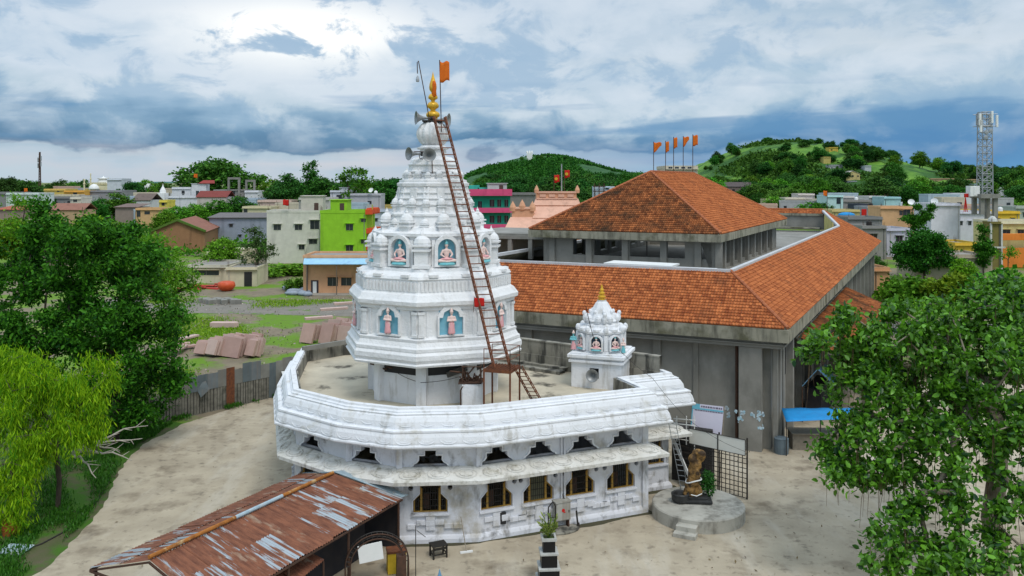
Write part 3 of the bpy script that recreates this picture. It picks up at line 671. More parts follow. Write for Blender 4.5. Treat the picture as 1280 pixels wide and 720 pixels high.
# ================================================================== STATUES IN THE NICHES
def remesh(o, vox):
    r_ = o.modifiers.new('remesh', 'REMESH'); r_.mode = 'VOXEL'; r_.voxel_size = vox
    s_ = o.modifiers.new('smooth', 'SMOOTH'); s_.iterations = 3; s_.factor = .5
def statue(loc, M_, pose, body, cloth, label, s=1.0):
    """small stucco deity; local frame x across, y up, z towards the viewer"""
    t = thing('deity_statue', loc, label, 'statue', 'painted stucco statues in the temple niches')
    L_ = Matrix.Translation(loc) @ M_.to_3x3().to_4x4() @ Matrix.Scale(s, 4)
    b = MB(L_)
    def limb(pts, rs):
        for (a, c, r0, r1) in zip(pts, pts[1:], rs, rs[1:]):
            a, c = Vector(a), Vector(c)
            for q in range(6): f = q / 5; r_ = r0 + (r1 - r0) * f; b.ell(a.lerp(c, f), (r_, r_, r_), 8, 6)
    if pose == 'sit':
        y0 = .16
        b.ell((0, y0 + .42, 0), (.15, .26, .10), 10, 8); b.ell((0, y0 + .56, 0), (.19, .10, .10), 10, 6)
        b.ell((0, y0 + .10, 0), (.22, .14, .16), 10, 6); limb([(0, y0 + .62, 0), (0, y0 + .74, 0)], [.06, .055])
        b.ell((0, y0 + .83, .01), (.095, .12, .10), 10, 8); b.ell((0, y0 + .82, .11), (.02, .03, .03), 6, 4)
        for sd_ in (-1, 1):
            limb([(sd_ * .19, y0 + .56, 0), (sd_ * .30, y0 + .36, .06), (sd_ * .16, y0 + .26, .2)], [.065, .055, .045])
            limb([(sd_ * .12, y0 + .08, .06), (sd_ * .40, y0 + .06, .14), (sd_ * -.05, y0 + .02, .24)], [.11, .09, .06])
            b.ell((sd_ * .09, y0 + .83, 0), (.02, .04, .025), 6, 4)
        top = y0 + .93
    else:
        for sd_ in (-1, 1):
            limb([(sd_ * .08, .62, 0), (sd_ * .09, .32, .02), (sd_ * .08, .05, 0)], [.10, .075, .055]); b.ell((sd_ * .08, .03, .06), (.05, .035, .10), 8, 5)
            limb([(sd_ * .17, .98, 0), (sd_ * .24, .78, .04), (sd_ * .05, .80, .16)], [.06, .05, .042]); b.ell((sd_ * .085, 1.22, 0), (.02, .035, .022), 6, 4)
        b.ell((0, .84, 0), (.14, .26, .09), 10, 8); b.ell((0, .97, 0), (.17, .08, .085), 10, 6); b.ell((0, .66, 0), (.14, .12, .10), 10, 6)
        limb([(0, 1.02, 0), (0, 1.12, 0)], [.055, .05]); b.ell((0, 1.21, .01), (.085, .11, .09), 10, 8); b.ell((0, 1.2, .10), (.018, .028, .028), 6, 4)
        top = 1.29
    bo = b.build('body', body, t, smooth=True); remesh(bo, .03 * s)
    c = MB(L_)
    if pose == 'sit':
        rot = Matrix.Rotation(-PI / 2, 4, 'X')
        c.lathe([(.44, 0), (.48, .05), (.40, .1), (.40, .14)], (0, 0, .05), 14, M=rot, sy=.62)
        c.build('lotus_seat', MT['aqua'], t)
        c = MB(L_); c.ell((0, .30, .09), (.36, .08, .18), 12, 6); c.build('garment', cloth, t, smooth=True)
    else:
        rot = Matrix.Rotation(-PI / 2, 4, 'X')
        c.lathe([(.20, .08), (.21, .12), (.17, .4), (.155, .62), (.13, .72)], (0, 0, .01), 12, M=rot, sy=.72, rf=lambda q: 1 + .06 * math.sin(q * 8))
        c.build('garment', cloth, t, smooth=True)
    c = MB(L_); rot = Matrix.Rotation(-PI / 2, 4, 'X')
    c.lathe([(.10, 0), (.105, .05), (.085, .10), (.06, .17), (.03, .22), (1e-4, .25)], (0, top - .06, 0), 10, M=rot)
    c.build('crown', MT['skin'] if pose != 'sit' else MT['aqua'], t, smooth=True)
    return t
lab = {('lower', -2): 'standing statue in the teal lower niche on the far left of the spire', ('lower', -1): 'standing pink statue in the left teal niche of the spire lower tier',
       ('lower', 0): 'standing pink statue in the middle teal niche of the spire lower tier', ('lower', 1): 'standing statue in the right teal lower niche behind the long ladder',
       ('lower', 2): 'standing statue in the hidden right side niche of the spire lower tier',
       ('upper', -2): 'seated statue in the arched upper niche on the far left of the spire', ('upper', -1): 'seated pink statue in the left arched niche of the spire upper tier',
       ('upper', 0): 'seated pink statue in the middle arched upper niche, left of the ladder', ('upper', 1): 'seated statue in the right arched upper niche, beside the ladder',
       ('upper', 2): 'seated statue in the hidden right upper niche of the spire'}
for tier, k, loc, fM in NI:
    if abs(k) == 2 and k > 0: continue
    statue(loc, fM, 'stand' if tier == 'lower' else 'sit', MT['skin'], MT['pink'], lab[(tier, k)], .98 if tier == 'lower' else 1.08)

# ================================================================== ROOFTOP SHRINE
def shrine():
    c = Vector((5.42, 50.7, 5.9)); a = R(-19); t = thing('rooftop_shrine', c, 'small white carved shrine with gilded finial on the temple roof', 'shrine')
    M_ = Matrix.Translation(c) @ Matrix.Rotation(a, 4, 'Z'); b = MB(M_); s = 1.5
    mw = MT['white']; hw, hz0, hz1 = .30, .46, 1.12
    for sx_, sy_, rz in ((0, -1, 0), (1, 0, PI / 2), (0, 1, PI), (-1, 0, -PI / 2)):
        Mx = Matrix.Rotation(rz, 4, 'Z') @ Matrix(((1, 0, 0, 0), (0, 0, -1, -s), (0, 1, 0, 0), (0, 0, 0, 1)))
        hole = [rectl(-.12, .56, .56, .62)] if rz == 0 else []
        vs, fs = panel2d([(-s, 0), (s, 0), (s, 1.5), (-s, 1.5)], hole, .16); b.add(vs, fs, Mx @ Matrix.Translation((0, 0, -.09)))
    b.box((0, 0, 1.56), (3.3, 3.3, .16)); b.box((0, 0, 1.70), (3.06, 3.06, .14)); b.box((0, 0, 1.86), (3.42, 3.42, .2)); b.box((0, 0, 2.0), (3.1, 3.1, .1))
    b.build('base', mw, t, bevel=.03)
    bs0 = M_ @ Matrix.Translation((0, 0, 2.04)) @ Matrix.Diagonal((1.06, 1.06, .86, 1)) @ Matrix.Translation((0, 0, -2.04)); b = MB(bs0); b.lathe([(1.42, 2.04), (1.42, 2.16), (1.3, 2.2), (1.3, 3.3), (1.44, 3.36), (1.46, 3.5), (1.2, 3.62), (1.06, 3.7), (1.04, 3.86), (.92, 3.95), (.9, 4.05), (.98, 4.12), (.86, 4.22), (.66, 4.7), (.5, 5.0), (.36, 5.3), (.26, 5.42), (.28, 5.48), (.1, 5.52)], (0, 0, 0), 8, PI / 8)
    for k in range(8):
        an = PI / 8 + k * PI / 4; x, y = math.cos(an), math.sin(an)
        b.ell((x * 1.36, y * 1.36, 3.62), (.15, .15, .26), 8, 6); b.ell((x * .66, y * .66, 4.72), (.10, .10, .16), 8, 5); b.box((x * 1.28, y * 1.28, 2.75), (.2, .2, 1.1), rz=an)
        an += PI / 8; x, y = math.cos(an), math.sin(an)
        b.ell((x * 1.2, y * 1.2, 3.6), (.26, .26, .2), 8, 5); b.ell((x * .85, y * .85, 4.25), (.2, .2, .3), 8, 5)
    for k in range(4):
        an = PI / 8 + k * PI / 2; x, y = math.cos(an), math.sin(an)
        b.ell((x * .95, y * .95, 4.3), (.15, .15, .34), 8, 6); b.ell((x * 1.0, y * 1.0, 4.6), (.12, .12, .18), 8, 5)
    b.build('tower', MT['white'], t)
    b = MB(bs0); b.lathe([(.20, 5.5), (.26, 5.56), (.12, 5.6), (.22, 5.68), (.24, 5.76), (.10, 5.86), (.18, 5.94), (.19, 6.0), (.08, 6.1), (.13, 6.18), (.13, 6.24), (.05, 6.34), (.07, 6.42), (1e-4, 6.62)], (0, 0, 0), 14)
    b.build('finial', MT['gold'], t, smooth=True)
    b = MB(M_); b.box((-.12, -s + .5, .87), (.6, .02, .7)); b.build('recess', MT['dark'], t)
    k = 0; labs = ['on the left face', 'in the middle left arch', 'in the middle right arch', 'on the right face']
    for f in (-3, -2, -1, 0):
        an = -PI / 2 + PI / 4 * (f + 1.55) + .0
        an = -PI / 2 + (f + 1.0) * PI / 4 + PI / 4 * 0
        nn = Vector((math.cos(an), math.sin(an), 0)); tt = Vector((-nn.y, nn.x, 0)); o = nn * 1.38 * AP
        fM = M_ @ Matrix(((tt.x, 0, nn.x, o.x), (tt.y, 0, nn.y, o.y), (0, 1, 0, 0), (0, 0, 0, 1)))
        w_, h_, z = .62, .82, 2.22; r = w_ / 2
        lp = [(-r, z), (r, z)] + [(r * math.cos(PI * q / 10), z + h_ - r + r * math.sin(PI * q / 10)) for q in range(11)]; g = .09
        ol = [(-r - g, z - .04), (r + g, z - .04)] + [((r + g) * math.cos(PI * q / 10), z + h_ - r + (r + g) * math.sin(PI * q / 10)) for q in range(11)]
        fr = MB(); vs, fs = panel2d(ol, [lp], .26); fr.add(vs, fs, fM @ Matrix.Translation((0, 0, .13))); fr.build('niche_frame', MT['white'], t)
        fr = MB(); fr.box((0, z + h_ / 2, .012), (w_ * .98, h_ * .99, .02), M=fM); fr.build('niche_back', MT['navy'], t)
        statue(fM @ Vector((0, z, .17)), fM, 'sit', MT['skin'], MT['pink'], 'seated pink statue of the rooftop shrine ' + labs[k], .68); k += 1
    fM = M_ @ Matrix(((1, 0, 0, -1.5), (0, 0, -1, -1.0), (0, 1, 0, 0), (0, 0, 0, 1)))
    statue(fM @ Vector((0, 2.06, 0)), fM, 'stand', MT['aqua'], MT['pink'], 'standing blue and pink statue on the left corner of the rooftop shrine', .82)
    fM = M_ @ Matrix(((1, 0, 0, 1.52), (0, 0, -1, -1.0), (0, 1, 0, 0), (0, 0, 0, 1)))
    statue(fM @ Vector((0, 2.06, 0)), fM, 'stand', MT['skin'], MT['aqua'], 'standing pale statue with blue garment on the right corner of the rooftop shrine', .64)
    return M_
SHM = shrine()

# ================================================================== LADDERS, SPEAKERS, FLAGS ON THE SPIRE
def truss_rail(b, p0, p1, off, r):
    b.tube([p0, p1], r, 5); q0, q1 = p0 + off, p1 + off; b.tube([q0, q1], r * .9, 5)
    N_ = int((p1 - p0).length / .55)
    for k in range(N_):
        f = k / N_; g = (k + .5) / N_
        b.tube([p0.lerp(p1, f), q0.lerp(q1, g)], r * .55, 4, caps=False); b.tube([q0.lerp(q1, g), p0.lerp(p1, (k + 1) / N_)], r * .55, 4, caps=False)
def ladder(loc, label, A0, A1, B0, B1, step, m, name='ladder', off=Vector((0, 0, 0)), r=.035, extra=0.0):
    t = thing(name, loc, label, 'ladder'); A0, A1, B0, B1 = map(Vector, (A0, A1, B0, B1))
    for p, q, sd_ in ((A0, A1, -1), (B0, B1, 1)):
        b = MB()
        if off.length > 0: truss_rail(b, p, q, off, r)
        else: b.tube([p, q], r, 6)
        b.build('rail', m, t)
    n_ = int((A1 - A0).length / step)
    for k in range(1, n_ + 1): f = k / (n_ + .5); b = MB(); b.tube([A0.lerp(A1, f), B0.lerp(B1, f)], r * .7, 5); b.build('rung', m, t)
    return t
MT['rust_ladder'] = mat('rust brown ladder paint', (.25, .088, .04), (.12, .045, .025), 2, .85)
LB = Vector((-.56, 43.55, 8.45)); LT = Vector((-4.2, 48.15, 21.75))
dirL = (LT - LB).normalized(); sdv = Vector((.97, .25, 0)).normalized()
ladder((-.6, 43.5, 8.4), 'long rusty lattice ladder leaning up the full height of the spire', LB - sdv * .42, LT - sdv * .32, LB + sdv * .42, LT + sdv * .32, .44, MT['rust_ladder'], 'long_ladder', Vector((.09, -.15, .03)), .042)
def landing():
    t = thing('steel_landing', (-.55, 43.9, 5.9), 'rusty steel landing on legs with a railing at the foot of the long ladder', 'platform')
    x0, x1, y0, y1, z = -1.45, .40, 43.05, 44.6, 8.36
    c = [(x0, y0 + .35), (x1 - .5, y0 - .1), (x1, y1 - .3), (x0 + .4, y1 + .1)]
    b = MB(); b.slab([Vector((p[0], p[1], z)) for p in c], .05)
    for k in range(4): p, q = Vector((*c[k], z - .08)), Vector((*c[(k + 1) % 4], z - .08)); b.bar(p, q, .07, .14)
    for k in range(9): f = (k + .5) / 9; p = Vector((*c[0], z + .03)).lerp(Vector((*c[1], z + .03)), f); q = Vector((*c[3], z + .03)).lerp(Vector((*c[2], z + .03)), f); b.bar(p, q, .035)
    b.build('deck', MT['rust'], t)
    for k, (px_, py_) in enumerate(c):
        b = MB(); b.tube([(px_, py_, 5.9), (px_, py_, z)], .055, 6); b.build('leg', MT['rust'], t)
    b = MB()
    for (i, j) in ((0, 1), (1, 2), (2, 3)):
        p, q = Vector((*c[i], z)), Vector((*c[j], z))
        for hh in (.55, 1.05): b.tube([p + Vector((0, 0, hh)), q + Vector((0, 0, hh))], .02, 5)
        for f in (0, 1): b.tube([p.lerp(q, f), p.lerp(q, f) + Vector((0, 0, 1.05))], .022, 5)
    b.build('railing', MT['rust_ladder'], t)
landing()
ladder((.9, 43.6, 5.9), 'short steep rusty stair ladder from the landing down to the temple roof', (.10, 43.35, 8.4), (1.35, 44.2, 5.92), (.52, 43.25, 8.4), (1.85, 44.1, 5.92), .26, MT['rust'], 'stair_ladder', Vector((.0, -.02, .16)), .03)
mb = MB(); mb.tube([(1.2, 43.9, 5.95), (3.0, 45.6, 6.1)], .03, 5); tag(mb.build('iron_rod', MT['dkrust']), 'thin rusty iron rod lying on the temple roof by the stair ladder', 'rod')
def horn(loc, d, label, s=1.0):
    t = thing('loudspeaker', loc, label, 'loudspeaker', 'horn loudspeakers on the temple'); d = Vector(d).normalized()
    M_ = Matrix.Translation(loc) @ d.to_track_quat('Z', 'Y').to_matrix().to_4x4() @ Matrix.Scale(s, 4)
    b = MB(M_); b.lathe([(.06, -.35), (.07, -.1), (.10, .1), (.17, .28), (.27, .42), (.38, .5), (.40, .52), (.385, .52), (.26, .40), (.15, .26), (.08, .08), (1e-3, .06)], (0, 0, 0), 20); b.build('horn', MT['horn'], t, smooth=True)
    b = MB(M_); b.lathe([(.10, -.62), (.13, -.6), (.13, -.36), (.08, -.33)], (0, 0, 0), 14); b.build('driver', MT['black'], t)
    b = MB(M_); b.tube([(0, -.0, -.2), (0, -.25, -.25), (0, -.3, -.45)], .025, 5); b.build('bracket', MT['dkrust'], t)
horn((-5.05, 48.6, 21.72), (-1, -.35, .02), 'grey horn loudspeaker pointing left at the top of the spire')
horn((-4.15, 48.75, 21.62), (1, -.2, -.02), 'grey horn loudspeaker pointing right at the top of the spire, behind the ladder')
horn((-5.45, 47.75, 19.62), (-.9, -.7, .0), 'grey horn loudspeaker facing left below the spire neck', .95)
horn((-4.7, 47.5, 19.55), (.15, -1, -.02), 'round faced horn loudspeaker facing forward below the spire neck', .95)
mb = MB(); mb.tube([(-5.6, 47.95, 19.75), (-4.5, 47.75, 19.75)], .03, 5); mb.tube([(-5.05, 47.9, 19.75), (-5.0, 48.4, 19.6)], .03, 5); mb.tube([(-4.55, 47.7, 19.7), (-4.5, 47.55, 18.5)], .025, 5)
tag(mb.build('speaker_bar', MT['dkrust']), 'rusty bar carrying the pair of horns below the spire neck', 'bracket')
mb = MB(); mb.box((-4.62, 49.0, 21.56), (1.15, 1.0, .1)); tag(mb.build('speaker_plate', MT['black'], bevel=.02), 'dark plate under the finial holding the top horns', 'plate')
p = SHM @ Vector((-.12, -1.5, .82)); horn(p, SHM.to_3x3() @ Vector((0, -1, .06)), 'horn loudspeaker in the opening at the base of the small rooftop shrine', .95)
def flag(base, top, w_, h_, m, label, group, lean=(1, 0, 0), shape='rect', pr=.03, emblem=None):
    t = thing('flag', base, label, 'flag', group); base, top = Vector(base), Vector(top); d = Vector(lean).normalized()
    b = MB(); b.tube([base, top], pr, 6); b.build('pole', MT['dkrust'], t)
    nx, nz = 12, 6; vs = []
    for i in range(nx + 1):
        f = i / nx
        for j in range(nz + 1):
            g = j / nz; hh = h_ * (1 - (.75 * f if shape == 'pen' else .12 * f))
            wv = math.sin(f * 7 + g * 1.2) * .10 * w_ * f
            pz_ = top - Vector((0, 0, .04)) - Vector((0, 0, g * hh + .10 * f * h_ + .06 * h_ * math.sin(f * 6)))
            pz_ += d * (w_ * f) + Vector((-d.y, d.x, 0)) * wv; vs.append(pz_)
    b = MB(); b.add(vs, [(i * (nz + 1) + j, (i + 1) * (nz + 1) + j, (i + 1) * (nz + 1) + j + 1, i * (nz + 1) + j + 1) for i in range(nx) for j in range(nz)])
    c = b.build('cloth', m, t, smooth=True); so = c.modifiers.new('solid', 'SOLIDIFY'); so.thickness = .012
    if emblem:
        q = MB(); ce = top + d * w_ * .42 - Vector((0, 0, h_ * .55)); nn = Vector((-d.y, d.x, 0)).normalized()
        if nn.y > 0: nn = -nn
        q.lathe([(1e-3, 0), (h_ * .2, 0), (h_ * .2, .05), (1e-3, .05)], ce + nn * .12, 10, M=nn.to_track_quat('Z', 'Y').to_matrix().to_4x4()); q.build('emblem', emblem, t)
    return t
flag((-4.05, 48.2, 20.9), aty(549.5, 75, 47.9), .56, 1.2, MT['saffron'], 'saffron flag on the thin pole above the spire top', None, (1, -.1, 0))
def light_arm():
    t = thing('lightning_rod', (-4.85, 48.6, 21.5), 'thin bent rod with a hanging lamp beside the spire finial', 'rod')
    b = MB(); b.tube([(-4.75, 48.6, 21.5), aty(523, 76, 48.4), aty(521.5, 78, 48.4), aty(521.8, 92, 48.4)], .028, 5); b.build('arm', MT['dkrust'], t)
    b = MB(); p_ = aty(522, 102, 48.4); b.lathe([(.02, .35), (.05, .3), (.10, .12), (.10, 0), (.05, -.02)], p_, 10); b.build('lamp', MT['steel'], t)
light_arm()
flag((-2.05, 44.6, 11.1), (-2.0, 44.55, 11.95), .55, .5, MT['red'], 'small red cloth tied to the long ladder', None, (.9, -.3, 0), pr=.015)
# junk on the terrace
def terrace_bits():
    q = MB(); q.box((-2.15, 44.95, 6.6), (1.15, .9, 1.4), rz=R(10)); t = thing('machine_block', (-2.15, 44.95, 5.9), 'white plastered block with a dark rusted cage on top beside the spire base', 'machine')
    q.build('block', MT['white'], t, bevel=.02)
    q = MB()
    for x in (-.5, .5):
        for y in (-.4, .4): q.tube([(-2.15 + x, 44.95 + y, 7.3), (-2.15 + x * .9, 44.95 + y * .9, 8.25)], .03, 5)
    for z in (7.34, 8.22):
        c = [(-2.65, 44.55, z), (-1.65, 44.55, z), (-1.65, 45.35, z), (-2.65, 45.35, z)]
        for k in range(4): q.tube([c[k], c[(k + 1) % 4]], .03, 5)
    q.slab([Vector((-2.85, 44.45, 7.36)), Vector((-1.55, 44.45, 7.44)), Vector((-1.55, 45.45, 7.44)), Vector((-2.85, 45.45, 7.36))], .05)
    q.tube([(-3.3, 44.6, 7.98), (-2.3, 44.9, 7.8), (-2.0, 44.7, 8.2)], .05, 5); q.build('cage', MT['dkrust'], t)
    q = MB(); r_ = random.Random(8)
    for k in range(26): a = Vector((-2.2 + r_.uniform(-.4, .4), 44.9 + r_.uniform(-.3, .3), 7.4)); q.tube([a, a + Vector((r_.uniform(-.35, .35), r_.uniform(-.3, .3), r_.uniform(.1, .6)))], .035, 4)
    q.build('tangle', MT['dkrust'], t)
    q = MB(); q.tube([(-2.7, 44.4, 5.95), (-2.72, 44.38, 7.0), (-2.5, 44.5, 7.4)], .04, 5); q.build('pipe', MT['dkrust'], t)
    q = MB(); fM = faceM(0, 3.62 * AP + .12) @ Matrix.Translation((.55, 7.65, 0)) @ Matrix.Rotation(R(16), 4, 'Z')
    q.box((0, 0, 0), (1.15, .30, .10), M=fM)
    for k in range(7): q.box((-.5 + k * .165, 0, .06), (.05, .26, .03), M=fM)
    tag(q.build('wire_basket', mat('grey louvre', (.13, .125, .11), (.08, .075, .07), 6, .7)), 'tilted grey louvred light fitting hanging on the spire base', 'light fitting')
    q = MB()
    for a, c in (((-8.0, 47.5, 7.75), (-6.6, 46.2, 7.8)), ((-7.4, 46.9, 7.65), (-6.9, 46.3, 7.7))): q.tube([a, c], .05, 5)
    tag(q.build('timber', MT['dkrust']), 'two dark poles sticking out under the spire flare on the left', 'poles')
terrace_bits()
def wire(pts, label, r=.012, name='cable', m='black'):
    P = []
    for a, b_ in zip(pts, pts[1:]):
        a, b_ = Vector(a), Vector(b_); L_ = (a - b_).length
        for k in range(8): f = k / 8; q = a.lerp(b_, f); q.z -= math.sin(PI * f) * L_ * .04; P.append(q)
    P.append(Vector(pts[-1])); q = MB(); q.tube(P, r, 4); tag(q.build(name, MT[m]), label, 'cable')
wire([(5.9, 49.1, 8.6), (7.9, 47.2, 7.0), (9.6, 45.6, 5.1), (13.0, 46.8, 3.0)], 'black cable from the small shrine across the right cornice to the white boards')
wire([(4.3, 48.9, 10.8), (4.75, 48.7, 8.9)], 'thin black rod leaning on the front of the small rooftop shrine', .02)
wire([(1.3, 43.55, 4.75), (2.5, 44.2, 4.3), (4.4, 44.9, 4.95)], 'loose black cable on the white wall between the upper openings', .018)
wire([(-6.5, 46.3, 7.6), (-4.9, 45.3, 7.2), (-2.4, 45.1, 7.7)], 'thin cable sagging across the spire base', .014)
# ladder against the right end of the temple
ladder((9.6, 46.9, .74), 'thin grey ladder leaning on the right end of the temple cornice', (9.45, 46.95, .76), (8.50, 45.75, 5.1), (9.82, 46.8, .76), (8.87, 45.6, 5.1), .35, MT['steel'], 'leaning_ladder', r=.022)

# ================================================================== BIG HALL
K0 = Vector((18.0, 54.8, 0)); f1 = Vector((-.910, .415, 0)); s1 = Vector((.457, .889, 0))
def hp(a, b, z=0.0): return K0 + f1 * a + s1 * b + Vector((0, 0, z))
ZE, SL = 8.4, .66
hall = thing('hall', hp(15, 20), 'large raw concrete hall with orange tiled roofs around a raised pyramid roofed pavilion', 'hall')
MT['tile'] = mat('terracotta roof tile', (.25, .070, .026), (.54, .18, .062), var=True, rough=.9, c3=(.13, .055, .03), c3sc=.60, c3th=(.54, .86), spec=.12)
MT['tile_old'] = mat('mossy terracotta roof tile', (.14, .042, .016), (.42, .145, .05), var=True, rough=.9, c3=(.055, .034, .02), c3sc=.55, c3th=(.44, .68), spec=.12)
MT['tile_ridge'] = mat('ridge tile', (.44, .15, .06), (.32, .10, .045), 3, .85)
def inpoly(p, P):
    c = False; x, y = p
    for (x0, y0), (x1, y1) in zip(P, P[1:] + P[:1]):
        if (y0 > y) != (y1 > y) and x < (x1 - x0) * (y - y0) / (y1 - y0) + x0: c = not c
    return c
def tiles(name, O, U, V, P, m, parent, seed, tw=.21, tl_=.30):
    """P: polygon in (u along eave, v up the slope) metres; one mesh of overlapping tiles with a pan and a roll each"""
    r_ = random.Random(seed); U = U.normalized(); V = V.normalized(); Nn = U.cross(V).normalized()
    if Nn.z < 0: Nn = -Nn
    vs = []; fs = []; var = []
    u0, u1 = min(p[0] for p in P), max(p[0] for p in P); v0, v1 = min(p[1] for p in P), max(p[1] for p in P)
    nv = int((v1 - v0) / tl_); nu = int((u1 - u0) / tw)
    for j in range(nv + 1):
        for i in range(nu + 1):
            u = u0 + i * tw + r_.uniform(-.008, .008); v = v0 + j * tl_
            if not inpoly((u + tw / 2, v + tl_ * .5), P): continue
            jz = r_.uniform(-.006, .008); jt = r_.uniform(-.006, .006); c = min(1, max(0, r_.gauss(.5, .28)))
            b = len(vs)
            for (vv, hh) in ((-.03, .085), (tl_ + .02, .010)):
                for uu, bb in ((0, .0), (tw * .55, -.004), (tw * .70, .035), (tw * .86, .035), (tw * 1.0, 0)):
                    q = O + U * (u + uu) + V * (v + vv + (jt if vv < 0 else 0)) + Nn * (hh + bb + jz + .03); vs.append(q[:]); var.append(c)
            for uu, bb in ((0, .0), (tw * 1.0, 0)): q = O + U * (u + uu) + V * (v - .03) + Nn * .0; vs.append(q[:]); var.append(c * .6)
            for k in range(4): fs.append((b + k, b + k + 1, b + 5 + k + 1, b + 5 + k))
            fs.append((b + 10, b + 11, b + 4, b))
    return np_mesh(name, vs, fs, var, m, parent)
def slope(a_eave, zb, P_ab, edge, m, seed, name='tile_slope', parent=None):
    """tile a slope; edge 'front': u along f1, rise along s1; 'side': u along s1, rise along f1; 'sideL','back' mirrored"""
    U, W = {'front': (f1, s1), 'side': (s1, f1), 'left': (s1, -f1)}[edge]
    W = W - U * W.dot(U); O = hp(*a_eave, zb); L_ = math.sqrt(1 + SL * SL); V = (W.normalized() + Vector((0, 0, SL))).normalized()
    P = []
    for a, b in P_ab:
        d = hp(a, b) - hp(*a_eave); P.append((d.dot(U), d.dot(W.normalized()) * L_))
    under = MB()
    pts = [O + U * u + V * v for u, v in P]; under.slab(pts if (pts[1] - pts[0]).cross(pts[2] - pts[0]).z > 0 else pts[::-1], .12)
    under.build('roof_deck', MT['fascia'], parent or hall)
    return tiles(name, O, U, V, P, m, parent or hall, seed)
def ridge_cap(pts, parent=None, m='tile_ridge', r=.11):
    q = MB()
    for a, b in zip(pts, pts[1:]):
        a, b = Vector(a), Vector(b); n_ = max(1, int((b - a).length / .4)); jr = random.Random(1)
        for k in range(n_): p0, p1 = a.lerp(b, k / n_), a.lerp(b, (k + 1.12) / n_); q.tube([p0, p1], [r * 1.12, r * .9], 7)
    q.build('ridge_tiles', MT[m], parent or hall)
GI = 4.7; AW = 31.0; LEN = 91.0; ZG = ZE + SL * GI
slope((0, 0), ZE, [(0, 0), (AW, 0), (AW - GI, GI), (GI, GI)], 'front', MT['tile'], 1)
slope((0, 0), ZE, [(0, 0), (0, LEN), (8, 83), (GI, 75), (GI, GI)], 'side', MT['tile'], 2)
slope((AW, 0), ZE, [(AW, 0), (AW, 60), (AW - GI, 60), (AW - GI, GI)], 'left', MT['tile'], 3)
zr = ZE + SL * 8
slope((8, 82.1), zr - SL * .9, [(7.6, 82.1), (24, 82.1), (24, 83), (8, 83)], 'front', MT['tile'], 4)
up = Vector((0, 0, .1))
ridge_cap([hp(0, 0, ZE) + up, hp(GI, GI, ZG) + up]); ridge_cap([hp(AW, 0, ZE) + up, hp(AW - GI, GI, ZG) + up])
ridge_cap([hp(0, LEN, ZE) + up, hp(8, 83, zr) + up]); ridge_cap([hp(8, 83, zr) + up, hp(24, 83, zr) + up])
# fascias, ring beams, gutters
q = MB(); eave = [hp(AW, 60), hp(AW, 0), hp(0, 0), hp(0, LEN), hp(30, LEN)]
E2 = [(p.x, p.y) for p in eave]
sweep(q, E2, [(-.6, 8.36), (.03, 8.36), (.05, 8.33), (.05, 7.5), (-.35, 7.48)], closed=False); q.build('fascia', MT['fascia'], hall)
q = MB(); sweep(q, E2, [(-.35, 7.47), (-.35, 7.0), (-1.3, 6.98)], closed=False); sweep(q, E2, [(-.33, 7.30), (-.20, 7.30), (-.20, 7.22), (-.33, 7.22)], closed=False); q.build('eave_beam', MT['conc'], hall)
q = MB(); g = [(AW - GI, 59), (AW - GI, GI), (GI, GI), (GI, 75), (7.7, 82.0)]
G2 = [(hp(*p).x, hp(*p).y) for p in g]
zs = [0, 0, 0, 0, (7.7 - GI) * SL]
for k in range(4): q.bar(hp(*g[k], ZG + .06 + zs[k]), hp(*g[k + 1], ZG + .06 + zs[k + 1]), .34, .26)
q.build('gutter', mat('pale gutter concrete', (.56, .57, .58), (.46, .47, .48), 1, .7), hall)
q = MB(); q.slab([hp(GI + .1, GI + .1, 10.0), hp(GI + .1, 84, 10.0), hp(AW - GI - .1, 84, 10.0), hp(AW - GI - .1, GI + .1, 10.0)][::-1], .3); q.build('inner_roof', MT['conc'], hall)
q = MB(); q.slab([hp(9.6, 6.4, 11.58), hp(15, 6.4, 11.62), hp(15, 8.8, 11.62), hp(9.6, 8.8, 11.58)][::-1], .14); q.slab([hp(6.2, 5.8, 11.5), hp(9.4, 5.8, 11.5), hp(9.4, 7.0, 11.5), hp(6.2, 7.0, 11.5)][::-1], .2); q.build('roof_hatch', MT['board'], hall)
# outer walls
q = MB(); W2 = [(p.x, p.y) for p in (hp(AW - 1.2, 58), hp(AW - 1.2, 1.3), hp(1.3, 1.3), hp(1.3, LEN - 1.3), hp(26, LEN - 1.3))]
sweep(q, W2, [(0, -.05), (0, 7.0), (-.3, 7.0), (-.3, -.05)], closed=False); q.build('wall', MT['conc'], hall)
wf0, wf1 = hp(AW - 1.2, 1.3), hp(1.3, 1.3)
def wfp(px): return wf0.lerp(wf1, facet_param(wf0, wf1, px))
ha = math.atan2(f1.y, f1.x)
for px, wd, th_ in ((822, .55, .25), (662, .55, .25), (870, .35, .12), (940, 1.5, .85), (970, .3, .35)):
    p = wfp(px); q = MB(); q.box(Vector((p.x, p.y, 3.49)) + Vector((f1.y, -f1.x, 0)) * -(th_ / 2 + .003), (wd, th_, 6.98), rz=ha); q.build('column', MT['conc'], hall, bevel=.02)
sa = math.atan2(s1.y, s1.x)
for b in [2.2, 3.4, 7.5, 12, 17, 22.5, 28, 34, 40, 46, 52, 58, 64, 70, 76, 82, 88]:
    p = hp(1.3, b) + Vector((s1.y, -s1.x, 0)) * .25; q = MB(); q.box((p.x, p.y, 3.49), (.5, .55, 6.98), rz=sa); q.build('column', MT['conc'], hall, bevel=.02)
